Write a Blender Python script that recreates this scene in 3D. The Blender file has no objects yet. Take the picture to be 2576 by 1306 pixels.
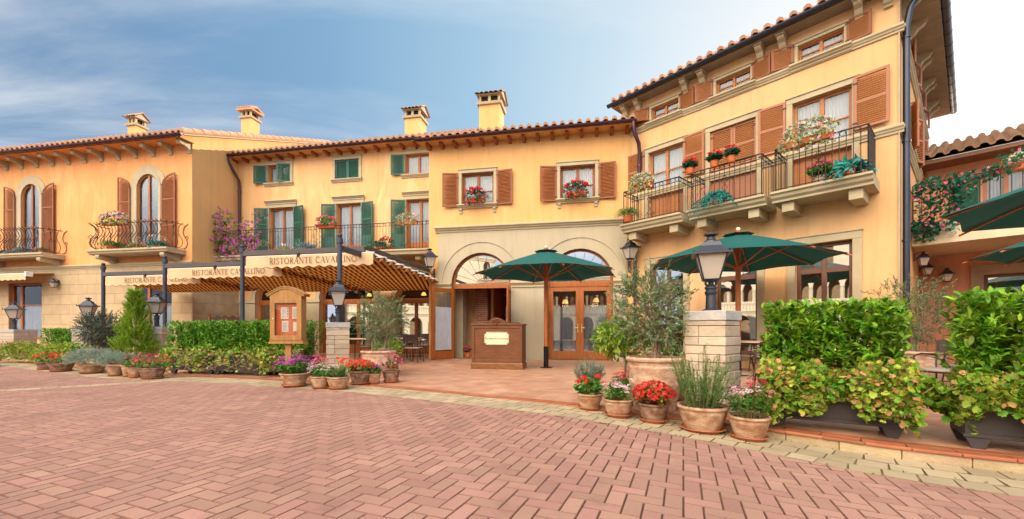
import bpy, bmesh, math, random
import numpy as np
from mathutils import Vector, Matrix, geometry
R = math.radians
PI = math.pi
rnd = random.Random(7)
scene = bpy.context.scene
COL = scene.collection

# ---------------------------------------------------------------- camera
cam = bpy.data.cameras.new('camera'); camo = bpy.data.objects.new('camera', cam); COL.objects.link(camo)
cam.sensor_width = 36.0; cam.lens = 36.0 * 1051 / 2576; cam.shift_y = 0.0691
cam.clip_start = 0.05; cam.clip_end = 2000
camo.location = (0, 0, 1.0); camo.rotation_euler = (R(90), 0, 0)
scene.camera = camo

# ---------------------------------------------------------------- light
SUN_AZ, SUN_EL = 49.4, 16.6
sd = Vector((math.sin(R(SUN_AZ)) * math.cos(R(SUN_EL)), math.cos(R(SUN_AZ)) * math.cos(R(SUN_EL)), math.sin(R(SUN_EL))))
sl = bpy.data.lights.new('sun', 'SUN'); sl.energy = 4.0; sl.angle = R(0.5); sl.color = (1, .86, .66)
so = bpy.data.objects.new('sun', sl); COL.objects.link(so); so.rotation_euler = sd.to_track_quat('Z', 'Y').to_euler()

world = bpy.data.worlds.new('World'); scene.world = world; world.use_nodes = True
def build_world():
    nt = world.node_tree; N = nt.nodes; K = nt.links
    for n in list(N): N.remove(n)
    out = N.new('ShaderNodeOutputWorld'); bg = N.new('ShaderNodeBackground'); K.new(bg.outputs[0], out.inputs[0])
    sky = N.new('ShaderNodeTexSky'); sky.sky_type = 'NISHITA'; sky.sun_disc = False
    sky.sun_elevation = R(SUN_EL); sky.sun_rotation = R(SUN_AZ); sky.air_density = 1.3; sky.dust_density = 1.5; sky.ozone_density = 2.0
    tc = N.new('ShaderNodeTexCoord')
    def math_(op, a, b=None, clamp=False):
        m = N.new('ShaderNodeMath'); m.operation = op; m.use_clamp = clamp
        for i, v in enumerate((a, b)):
            if v is None: continue
            if isinstance(v, (int, float)): m.inputs[i].default_value = v
            else: K.new(v, m.inputs[i])
        return m.outputs[0]
    def ramp(v, a, b):      # smooth 0..1
        m = N.new('ShaderNodeMapRange'); m.interpolation_type = 'SMOOTHSTEP'
        K.new(v, m.inputs[0]); m.inputs[1].default_value = a; m.inputs[2].default_value = b
        return m.outputs[0]
    sep = N.new('ShaderNodeSeparateXYZ'); K.new(tc.outputs['Generated'], sep.inputs[0])
    # wispy cirrus: noise on a flat cloud layer high above
    zz = math_('MAXIMUM', sep.outputs[2], 0.06)
    u = math_('DIVIDE', sep.outputs[0], zz); v = math_('DIVIDE', sep.outputs[1], zz)
    cmb = N.new('ShaderNodeCombineXYZ'); K.new(u, cmb.inputs[0]); K.new(v, cmb.inputs[1])
    def cloud(scale, rot, sc, detail, lo, hi, off):
        mp = N.new('ShaderNodeMapping'); mp.inputs['Rotation'].default_value = (0, 0, R(rot)); mp.inputs['Scale'].default_value = sc
        mp.inputs['Location'].default_value = off
        K.new(cmb.outputs[0], mp.inputs[0])
        nz = N.new('ShaderNodeTexNoise'); nz.inputs['Scale'].default_value = scale; nz.inputs['Detail'].default_value = detail
        nz.inputs['Roughness'].default_value = .58; nz.inputs['Distortion'].default_value = .5
        K.new(mp.outputs[0], nz.inputs['Vector'])
        return ramp(nz.outputs[0], lo, hi)
    c1 = cloud(.50, 28, (.5, 1.3, 1), 9, .42, .66, (3.1, .4, 0))
    c2 = cloud(.22, 20, (1, 1.2, 1), 4, .35, .58, (1.3, 7.7, 0))
    cl = math_('MULTIPLY', c1, c2)
    # cosine towards the sun
    dot = N.new('ShaderNodeVectorMath'); dot.operation = 'DOT_PRODUCT'; K.new(tc.outputs['Generated'], dot.inputs[0]); dot.inputs[1].default_value = tuple(sd)
    cr = N.new('ShaderNodeValToRGB'); K.new(dot.outputs['Value'], cr.inputs[0]); e = cr.color_ramp.elements
    e[0].position = 0.0; e[0].color = (*SKYR[0], 1); e[1].position = 1.0; e[1].color = (*SKYR[-1], 1)
    for p, c in zip((.38, .62, .80, .92), SKYR[1:-1]): q = e.new(p); q.color = (*c, 1)
    def mix(f, a, b, mode='MIX'):
        m = N.new('ShaderNodeMix'); m.data_type = 'RGBA'; m.blend_type = mode
        for i, v in ((0, f), (6, a), (7, b)):
            if isinstance(v, tuple): m.inputs[i].default_value = (*v, 1)
            elif isinstance(v, (int, float)): m.inputs[i].default_value = v
            else: K.new(v, m.inputs[i])
        return m.outputs[2]
    def scale(v, k):
        s_ = N.new('ShaderNodeVectorMath'); s_.operation = 'SCALE'; K.new(v, s_.inputs[0]); s_.inputs['Scale'].default_value = k; return s_.outputs[0]
    nish = mix(1.0, sky.outputs[0], SKY_TINT, 'MULTIPLY')
    blue = mix(.80, nish, scale(cr.outputs[0], SKYK))
    low = math_('SUBTRACT', 1.0, ramp(sep.outputs[2], .0, .50))       # paler towards the horizon
    blue = mix(math_('MULTIPLY', low, .38), blue, HORIZ)
    blue = mix(math_('MULTIPLY', cl, .85), blue, CLOUD)
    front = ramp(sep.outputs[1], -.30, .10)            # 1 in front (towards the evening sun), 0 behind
    # the part of the sky opposite the low sun: brightened blue near the horizon, warm fill light added overhead
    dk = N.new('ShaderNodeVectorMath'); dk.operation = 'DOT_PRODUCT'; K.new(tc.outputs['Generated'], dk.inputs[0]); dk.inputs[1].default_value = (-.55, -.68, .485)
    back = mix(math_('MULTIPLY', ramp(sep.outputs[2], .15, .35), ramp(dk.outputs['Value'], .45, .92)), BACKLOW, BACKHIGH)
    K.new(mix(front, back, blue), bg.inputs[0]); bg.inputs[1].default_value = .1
SKYR = [(.17, .31, .52), (.25, .44, .66), (.40, .61, .79), (.64, .79, .89), (.95, .96, .97), (1, 1, 1)]; SKYK = 6.0
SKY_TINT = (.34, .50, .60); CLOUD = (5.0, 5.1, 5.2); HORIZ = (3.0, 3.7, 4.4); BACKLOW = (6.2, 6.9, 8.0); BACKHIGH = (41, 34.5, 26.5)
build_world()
vs = scene.view_settings; vs.view_transform = 'Standard'; vs.look = 'None'; vs.gamma = 1; vs.use_curve_mapping = False; vs.exposure = .90
scene.cycles.max_bounces = 6; scene.cycles.transparent_max_bounces = 12; scene.cycles.caustics_reflective = False; scene.cycles.caustics_refractive = False
try: scene.cycles.use_denoising = True
except Exception: pass

# ---------------------------------------------------------------- materials
MATS = {}
def mat(name, col, rough=.7, col2=None, scale=4.0, bump=0.0, bscale=40.0, metal=0.0, spec=.4, rand=0.0, trans=0.0, stretch=(1, 1, 1), mottle=.5, coat=0):
    """Principled surface: colour mottled by noise, optional per-island variation, bump and leaf translucency."""
    if name in MATS: return MATS[name]
    m = bpy.data.materials.new(name); MATS[name] = m; m.use_nodes = True
    nt = m.node_tree; N = nt.nodes; K = nt.links
    b = N['Principled BSDF']; out = N['Material Output']
    b.inputs['Roughness'].default_value = rough; b.inputs['Metallic'].default_value = metal
    b.inputs['Specular IOR Level'].default_value = spec
    if coat: b.inputs['Coat Weight'].default_value = coat
    tc = N.new('ShaderNodeTexCoord'); mp = N.new('ShaderNodeMapping'); K.new(tc.outputs['Object'], mp.inputs[0]); mp.inputs['Scale'].default_value = stretch
    nz = N.new('ShaderNodeTexNoise'); nz.inputs['Scale'].default_value = scale; nz.inputs['Detail'].default_value = 6; K.new(mp.outputs[0], nz.inputs['Vector'])
    mr = N.new('ShaderNodeMapRange'); K.new(nz.outputs[0], mr.inputs[0]); mr.inputs[1].default_value = .5 - mottle / 3; mr.inputs[2].default_value = .5 + mottle / 3
    mx = N.new('ShaderNodeMix'); mx.data_type = 'RGBA'; K.new(mr.outputs[0], mx.inputs[0])
    c2 = col2 or tuple(c * .78 for c in col)
    mx.inputs[6].default_value = (*col, 1); mx.inputs[7].default_value = (*c2, 1)
    c = mx.outputs[2]
    if rand:
        g = N.new('ShaderNodeNewGeometry'); hs = N.new('ShaderNodeHueSaturation')
        r1 = N.new('ShaderNodeMapRange'); K.new(g.outputs['Random Per Island'], r1.inputs[0]); r1.inputs[3].default_value = 1 - rand; r1.inputs[4].default_value = 1 + rand
        K.new(r1.outputs[0], hs.inputs['Value'])
        wn = N.new('ShaderNodeMath'); wn.operation = 'FRACT'; w2 = N.new('ShaderNodeMath'); w2.operation = 'MULTIPLY'; w2.inputs[1].default_value = 17.3
        K.new(g.outputs['Random Per Island'], w2.inputs[0]); K.new(w2.outputs[0], wn.inputs[0])
        r2 = N.new('ShaderNodeMapRange'); K.new(wn.outputs[0], r2.inputs[0]); r2.inputs[3].default_value = .5 - rand * .07; r2.inputs[4].default_value = .5 + rand * .07
        K.new(r2.outputs[0], hs.inputs['Hue']); K.new(c, hs.inputs['Color']); c = hs.outputs[0]
    K.new(c, b.inputs['Base Color'])
    if bump:
        n2 = N.new('ShaderNodeTexNoise'); n2.inputs['Scale'].default_value = bscale; n2.inputs['Detail'].default_value = 5; K.new(mp.outputs[0], n2.inputs['Vector'])
        bp = N.new('ShaderNodeBump'); bp.inputs['Strength'].default_value = bump; bp.inputs['Distance'].default_value = .02
        K.new(n2.outputs[0], bp.inputs['Height']); K.new(bp.outputs[0], b.inputs['Normal'])
    if trans:
        t = N.new('ShaderNodeBsdfTranslucent'); K.new(c, t.inputs[0]); ms = N.new('ShaderNodeMixShader'); ms.inputs[0].default_value = trans
        K.new(b.outputs[0], ms.inputs[1]); K.new(t.outputs[0], ms.inputs[2]); K.new(ms.outputs[0], out.inputs[0])
    return m

def stucco(name, col, col2, col3):
    m = mat(name, col, .88, col2, .8, bump=.25, bscale=35, mottle=.9)
    nt = m.node_tree; N = nt.nodes; K = nt.links; b = N['Principled BSDF']
    src = b.inputs['Base Color'].links[0].from_socket
    tc = N.new('ShaderNodeTexCoord'); mp = N.new('ShaderNodeMapping'); K.new(tc.outputs['Object'], mp.inputs[0]); mp.inputs['Scale'].default_value = (1.6, 1.6, .45)
    nz = N.new('ShaderNodeTexNoise'); nz.inputs['Scale'].default_value = 1.1; nz.inputs['Detail'].default_value = 7; nz.inputs['Distortion'].default_value = .8; K.new(mp.outputs[0], nz.inputs['Vector'])
    mr = N.new('ShaderNodeMapRange'); K.new(nz.outputs[0], mr.inputs[0]); mr.inputs[1].default_value = .52; mr.inputs[2].default_value = .75; mr.inputs[4].default_value = .75
    mx = N.new('ShaderNodeMix'); mx.data_type = 'RGBA'; K.new(mr.outputs[0], mx.inputs[0]); K.new(src, mx.inputs[6]); mx.inputs[7].default_value = (*col3, 1)
    m3 = N.new('ShaderNodeMapping'); K.new(tc.outputs['Object'], m3.inputs[0]); m3.inputs['Scale'].default_value = (3.2, 3.2, .28)
    n3 = N.new('ShaderNodeTexNoise'); n3.inputs['Scale'].default_value = 1.7; n3.inputs['Detail'].default_value = 9; n3.inputs['Roughness'].default_value = .65; K.new(m3.outputs[0], n3.inputs['Vector'])
    r3 = N.new('ShaderNodeMapRange'); K.new(n3.outputs[0], r3.inputs[0]); r3.inputs[1].default_value = .50; r3.inputs[2].default_value = .80; r3.inputs[3].default_value = 1.0; r3.inputs[4].default_value = .80
    s3 = N.new('ShaderNodeVectorMath'); s3.operation = 'SCALE'; K.new(mx.outputs[2], s3.inputs[0]); K.new(r3.outputs[0], s3.inputs['Scale'])
    K.new(s3.outputs[0], b.inputs['Base Color'])
    return m

def stain(m, scale, lo, hi, dark, seed=0.0):
    nt = m.node_tree; N = nt.nodes; K = nt.links; b = N['Principled BSDF']; src = b.inputs['Base Color'].links[0].from_socket
    tc = N.new('ShaderNodeTexCoord'); mp = N.new('ShaderNodeMapping'); mp.inputs['Location'].default_value = (seed, seed, 0); K.new(tc.outputs['Object'], mp.inputs[0])
    n = N.new('ShaderNodeTexNoise'); n.inputs['Scale'].default_value = scale; n.inputs['Detail'].default_value = 8; n.inputs['Roughness'].default_value = .62; n.inputs['Distortion'].default_value = .6; K.new(mp.outputs[0], n.inputs['Vector'])
    r = N.new('ShaderNodeMapRange'); K.new(n.outputs[0], r.inputs[0]); r.inputs[1].default_value = lo; r.inputs[2].default_value = hi; r.inputs[3].default_value = 1; r.inputs[4].default_value = dark
    s = N.new('ShaderNodeVectorMath'); s.operation = 'SCALE'; K.new(src, s.inputs[0]); K.new(r.outputs[0], s.inputs['Scale']); K.new(s.outputs[0], b.inputs['Base Color'])
    return m

def brickmat(name, c1, c2, mortar, bw, bh, msize, axis='xz', rough=.85, offset=.5, bump=.5, rot=0.0, spec=.4, mottle=.35, vary=0):
    if name in MATS: return MATS[name]
    m = bpy.data.materials.new(name); MATS[name] = m; m.use_nodes = True
    nt = m.node_tree; N = nt.nodes; K = nt.links; b = N['Principled BSDF']
    b.inputs['Roughness'].default_value = rough; b.inputs['Specular IOR Level'].default_value = spec
    tc = N.new('ShaderNodeTexCoord'); vec = tc.outputs['Object']
    if axis != 'xy':
        sp = N.new('ShaderNodeSeparateXYZ'); K.new(vec, sp.inputs[0]); cb = N.new('ShaderNodeCombineXYZ')
        K.new(sp.outputs[0 if axis == 'xz' else 1], cb.inputs[0]); K.new(sp.outputs[2], cb.inputs[1]); vec = cb.outputs[0]
    mp = N.new('ShaderNodeMapping'); mp.inputs['Rotation'].default_value = (0, 0, rot); K.new(vec, mp.inputs[0])
    bt = N.new('ShaderNodeTexBrick'); K.new(mp.outputs[0], bt.inputs['Vector']); bt.inputs['Scale'].default_value = 1; bt.offset = offset
    bt.inputs['Brick Width'].default_value = bw; bt.inputs['Row Height'].default_value = bh; bt.inputs['Mortar Size'].default_value = msize; bt.inputs['Mortar Smooth'].default_value = .3
    bt.inputs['Color1'].default_value = (*c1, 1); bt.inputs['Color2'].default_value = (*c2, 1); bt.inputs['Mortar'].default_value = (*mortar, 1)
    nz = N.new('ShaderNodeTexNoise'); nz.inputs['Scale'].default_value = 3; nz.inputs['Detail'].default_value = 8; K.new(tc.outputs['Object'], nz.inputs['Vector'])
    mr = N.new('ShaderNodeMapRange'); K.new(nz.outputs[0], mr.inputs[0]); mr.inputs[1].default_value = .3; mr.inputs[2].default_value = .7; mr.inputs[3].default_value = 1 - mottle; mr.inputs[4].default_value = 1 + mottle * .5
    mx = N.new('ShaderNodeVectorMath'); mx.operation = 'SCALE'; K.new(bt.outputs[0], mx.inputs[0]); K.new(mr.outputs[0], mx.inputs['Scale'])
    K.new(mx.outputs[0], b.inputs['Base Color'])
    bp = N.new('ShaderNodeBump'); bp.inputs['Strength'].default_value = bump; bp.inputs['Distance'].default_value = .01; bp.invert = True
    ad = N.new('ShaderNodeMath'); ad.operation = 'MULTIPLY_ADD'; K.new(nz.outputs[0], ad.inputs[0]); ad.inputs[1].default_value = -.4; K.new(bt.outputs['Fac'], ad.inputs[2])
    K.new(ad.outputs[0], bp.inputs['Height']); K.new(bp.outputs[0], b.inputs['Normal'])
    return m

def glassmat(name, tint=(.8, .85, .88), refl=.045):
    if name in MATS: return MATS[name]
    m = bpy.data.materials.new(name); MATS[name] = m; m.use_nodes = True
    nt = m.node_tree; N = nt.nodes; K = nt.links; N.remove(N['Principled BSDF']); out = N['Material Output']
    t = N.new('ShaderNodeBsdfTransparent'); t.inputs[0].default_value = (*tint, 1)
    g = N.new('ShaderNodeBsdfGlossy'); g.inputs['Roughness'].default_value = .015; g.inputs[0].default_value = (.95, .97, 1, 1)
    lw = N.new('ShaderNodeLayerWeight'); lw.inputs[0].default_value = .5; pw = N.new('ShaderNodeMath'); pw.operation = 'POWER'; pw.inputs[1].default_value = 4.0; K.new(lw.outputs['Facing'], pw.inputs[0])
    mr = N.new('ShaderNodeMapRange'); K.new(pw.outputs[0], mr.inputs[0]); mr.inputs[3].default_value = refl; mr.inputs[4].default_value = 1
    ms = N.new('ShaderNodeMixShader'); K.new(mr.outputs[0], ms.inputs[0]); K.new(t.outputs[0], ms.inputs[1]); K.new(g.outputs[0], ms.inputs[2]); K.new(ms.outputs[0], out.inputs[0])
    return m

def stripemat(name):
    m = bpy.data.materials.new(name); m.use_nodes = True
    nt = m.node_tree; N = nt.nodes; K = nt.links; b = N['Principled BSDF']; out = N['Material Output']; b.inputs['Roughness'].default_value = .8
    tc = N.new('ShaderNodeTexCoord'); sp = N.new('ShaderNodeSeparateXYZ'); K.new(tc.outputs['Object'], sp.inputs[0])
    md = N.new('ShaderNodeMath'); md.operation = 'FRACT'; mu = N.new('ShaderNodeMath'); mu.operation = 'MULTIPLY'; mu.inputs[1].default_value = 1 / .17
    K.new(sp.outputs[0], mu.inputs[0]); K.new(mu.outputs[0], md.inputs[0])
    gt = N.new('ShaderNodeMath'); gt.operation = 'GREATER_THAN'; K.new(md.outputs[0], gt.inputs[0]); gt.inputs[1].default_value = .55
    mx = N.new('ShaderNodeMix'); mx.data_type = 'RGBA'; K.new(gt.outputs[0], mx.inputs[0]); mx.inputs[6].default_value = (.52, .195, .03, 1); mx.inputs[7].default_value = (.035, .02, .015, 1)
    K.new(mx.outputs[2], b.inputs['Base Color'])
    t = N.new('ShaderNodeBsdfTranslucent'); K.new(mx.outputs[2], t.inputs[0]); ms = N.new('ShaderNodeMixShader'); ms.inputs[0].default_value = .5
    K.new(b.outputs[0], ms.inputs[1]); K.new(t.outputs[0], ms.inputs[2]); K.new(ms.outputs[0], out.inputs[0])
    return m

def emis(name, col, s, base=(.8, .6, .2)):
    m = bpy.data.materials.new(name); m.use_nodes = True; b = m.node_tree.nodes['Principled BSDF']
    b.inputs['Base Color'].default_value = (*base, 1); b.inputs['Emission Color'].default_value = (*col, 1); b.inputs['Emission Strength'].default_value = s
    return m

STU_L = stucco('stucco_orange', (.76, .365, .145), (.68, .30, .11), (.76, .44, .22))
STU_LS = stucco('stucco_ochre', (.70, .42, .17), (.62, .36, .15), (.60, .40, .20))
STU_M = stucco('stucco_pale_yellow', (.69, .42, .205), (.63, .365, .165), (.79, .56, .31))
STU_E = stucco('stucco_yellow', (.70, .40, .165), (.64, .35, .135), (.68, .44, .22))
STU_R = stucco('stucco_warm_yellow', (.66, .415, .215), (.60, .36, .17), (.65, .45, .27))
STU_W = stucco('stucco_salmon', (.56, .27, .17), (.52, .24, .15), (.56, .32, .22))
STU_C = stucco('stucco_cream', (.62, .52, .38), (.60, .50, .36), (.66, .58, .45))
TRIM = mat('beige_stone_trim', (.44, .375, .255), .8, (.38, .32, .215), 2.5, bump=.15)
PANEL = stucco('beige_render', (.44, .385, .285), (.40, .35, .255), (.37, .33, .26))
BLOCK = brickmat('stone_blocks', (.49, .375, .235), (.43, .325, .20), (.28, .22, .14), .95, .42, .010, bump=.6, mottle=.12)
BLOCKY = brickmat('stone_blocks_side', (.48, .38, .24), (.42, .33, .21), (.30, .24, .15), .95, .42, .008, axis='yz', bump=.6, mottle=.15)
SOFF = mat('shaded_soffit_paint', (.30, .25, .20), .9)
ROOF = mat('roof_tile', (.42, .20, .115), .85, (.55, .36, .24), 3.5, bump=.35, bscale=25, mottle=.9)
WOOD = mat('door_wood', (.36, .115, .026), .42, (.26, .075, .016), 3, stretch=(6, 6, 1), bump=.1)
WOOD2 = mat('shutter_wood', (.28, .085, .020), .5, (.21, .060, .015), 3, stretch=(1, 1, 6))
WOOD3 = mat('orange_louvre_wood', (.40, .155, .048), .5, (.33, .12, .038), 3, stretch=(1, 1, 6))
WOODF = mat('shutter_frame_wood', (.25, .080, .030), .55, (.21, .065, .024), 3)
WOODP = mat('shutter_frame_pinkish', (.36, .155, .09), .6, (.32, .135, .08), 3)
GREEN = mat('green_shutter', (.012, .105, .080), .5, (.008, .080, .062), 3)
WOODD = mat('dark_carved_wood', (.16, .055, .020), .45, (.10, .035, .013), 4, stretch=(1, 1, 5), bump=.15)
WOODL = mat('golden_wood', (.36, .19, .065), .55, (.27, .13, .04), 4, stretch=(5, 5, 1), bump=.15)
WOODU = mat('parasol_wood', (.42, .13, .035), .45, (.33, .09, .02), 5, stretch=(4, 4, 1))
RAFTER = mat('rafter_wood', (.30, .085, .03), .6, (.24, .065, .02), 5)
GUTTER = mat('gutter_metal', (.085, .035, .045), .3, (.06, .03, .05), 3, metal=.6, spec=.6)
GUTTERB = mat('gutter_dark', (.035, .045, .075), .3, (.03, .035, .055), 3, metal=.6, spec=.6)
IRON = mat('wrought_iron', (.035, .030, .032), .5, (.055, .040, .035), 9, metal=.3)
IRONR = mat('old_wrought_iron', (.055, .035, .03), .6, (.085, .05, .035), 9, metal=.3)
LAMPM = mat('lamp_metal', (.045, .055, .080), .38, (.035, .04, .055), 5, metal=.5, spec=.6)
POLEM = mat('post_metal', (.050, .062, .095), .45, (.04, .05, .075), 5, metal=.4)
BEAMM = mat('beam_metal', (.075, .065, .075), .5, (.06, .055, .06), 5, metal=.3)
LGLASS = mat('frosted_lamp_glass', (.66, .60, .55), .25, (.60, .55, .50), 3, spec=.6, trans=.35)
GLASS = glassmat('window_glass'); GLASSM = glassmat('mirror_like_glass', (.35, .35, .35), .50); GLASSD = glassmat('door_glass', (.75, .78, .8), .12)
CURT = mat('white_curtain', (.46, .49, .56), .9, (.36, .39, .46), 9, trans=.08, stretch=(8, 8, .6))
CANVAS = mat('cream_canvas', (.60, .43, .27), .85, (.56, .39, .24), 3)
WHITEC = mat('white_aluminium', (.78, .77, .78), .4)
LETTER = mat('brown_lettering', (.10, .045, .025), .8)
UMB = mat('green_canvas', (.001, .100, .098), .75, (.001, .084, .082), 1.5, trans=.08, bump=.1, bscale=60)
TERRA = mat('terracotta', (.30, .135, .065), .85, (.52, .37, .26), 9, bump=.5, bscale=60, stretch=(1, 1, 1.25), mottle=.45)
TERRAD = mat('dark_terracotta', (.13, .055, .03), .8, (.32, .21, .15), 10, bump=.4, stretch=(1, 1, 1.3), mottle=.45)
TERRAP = mat('pale_terracotta', (.38, .20, .12), .9, (.60, .46, .35), 9, bump=.4, stretch=(1, 1, 1.4), mottle=.5)
SAUCER = mat('saucer_clay', (.50, .15, .055), .7, (.42, .12, .05), 6)
PLASTC = mat('orange_flower_pot', (.58, .15, .05), .6, (.50, .12, .04), 5)
SOIL = mat('soil', (.035, .022, .015), .95, (.07, .05, .035), 30, bump=.8)
STONE = mat('pillar_stone', (.55, .48, .40), .9, (.46, .36, .27), 5, bump=.7, bscale=18, rand=.13, mottle=.8)
STONEC = mat('pillar_cap_stone', (.36, .37, .40), .85, (.46, .45, .45), 6, bump=.6, bscale=22)
PLANTERM = mat('planter_metal', (.055, .050, .056), .55, (.045, .04, .046), 4, bump=.05)
BARK = mat('bark', (.30, .23, .17), .9, (.18, .13, .09), 20, bump=.5)
STEM = mat('green_stem', (.13, .20, .05), .8, (.18, .15, .06), 10)
def leafm(n, c, c2, rand=.35, trans=.35, rough=.45): return mat(n, c, rough, c2, 5, rand=rand, trans=trans, spec=.35)
LAUREL = leafm('laurel_leaf', (.09, .26, .012), (.24, .43, .028), .5)
LAURELD = leafm('hedge_leaf', (.06, .21, .012), (.16, .36, .028), .55)
IVYL = leafm('geranium_leaf', (.14, .33, .028), (.38, .47, .07), .5)
DRY = leafm('dry_leaf', (.42, .20, .07), (.48, .32, .13), .4, .2, .7)
OLIVE = leafm('olive_leaf', (.08, .17, .07), (.25, .33, .16), .4, .25)
OLIVEB = leafm('blue_olive_leaf', (.022, .065, .060), (.06, .12, .09), .4, .25)
CONIF = leafm('conifer_leaf', (.15, .31, .014), (.28, .43, .03), .4)
SILVER = leafm('silver_leaf', (.23, .33, .27), (.36, .45, .37), .35)
ROSEM = leafm('rosemary_leaf', (.10, .23, .05), (.20, .33, .10), .35)
LEAFG = leafm('pot_leaf', (.07, .24, .03), (.17, .34, .06), .4)
LEAFY = leafm('citrus_leaf', (.20, .38, .03), (.32, .46, .05), .35)
LEAFT = leafm('teal_leaf', (.015, .20, .19), (.03, .30, .28), .3)
LEAFB = leafm('dark_balcony_leaf', (.02, .11, .06), (.05, .17, .09), .4)
BLUEG = leafm('blue_grey_leaf', (.28, .38, .44), (.18, .28, .34), .3)
BRONZE = leafm('bronze_leaf', (.25, .10, .03), (.10, .20, .04), .5)
PALE = leafm('variegated_leaf', (.24, .38, .15), (.44, .50, .28), .3)
FRED = leafm('red_petal', (.62, .004, .004), (.78, .012, .008), .25, .3); FCRIM = leafm('crimson_petal', (.55, .004, .03), (.74, .02, .07), .3, .3)
FMAG = leafm('magenta_petal', (.55, .02, .46), (.72, .10, .64), .25, .3); FPINK = leafm('pink_petal', (.76, .05, .20), (.85, .17, .34), .25, .3)
FPALE = leafm('pale_pink_petal', (.80, .45, .60), (.88, .70, .78), .25, .3); FORG = leafm('orange_petal', (.85, .07, .01), (.9, .16, .03), .25, .3)
FWHITE = leafm('white_petal', (.82, .80, .74), (.88, .86, .84), .1, .3); FDK = leafm('dark_rose_petal', (.45, .01, .06), (.6, .02, .1), .3, .3)

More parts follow.
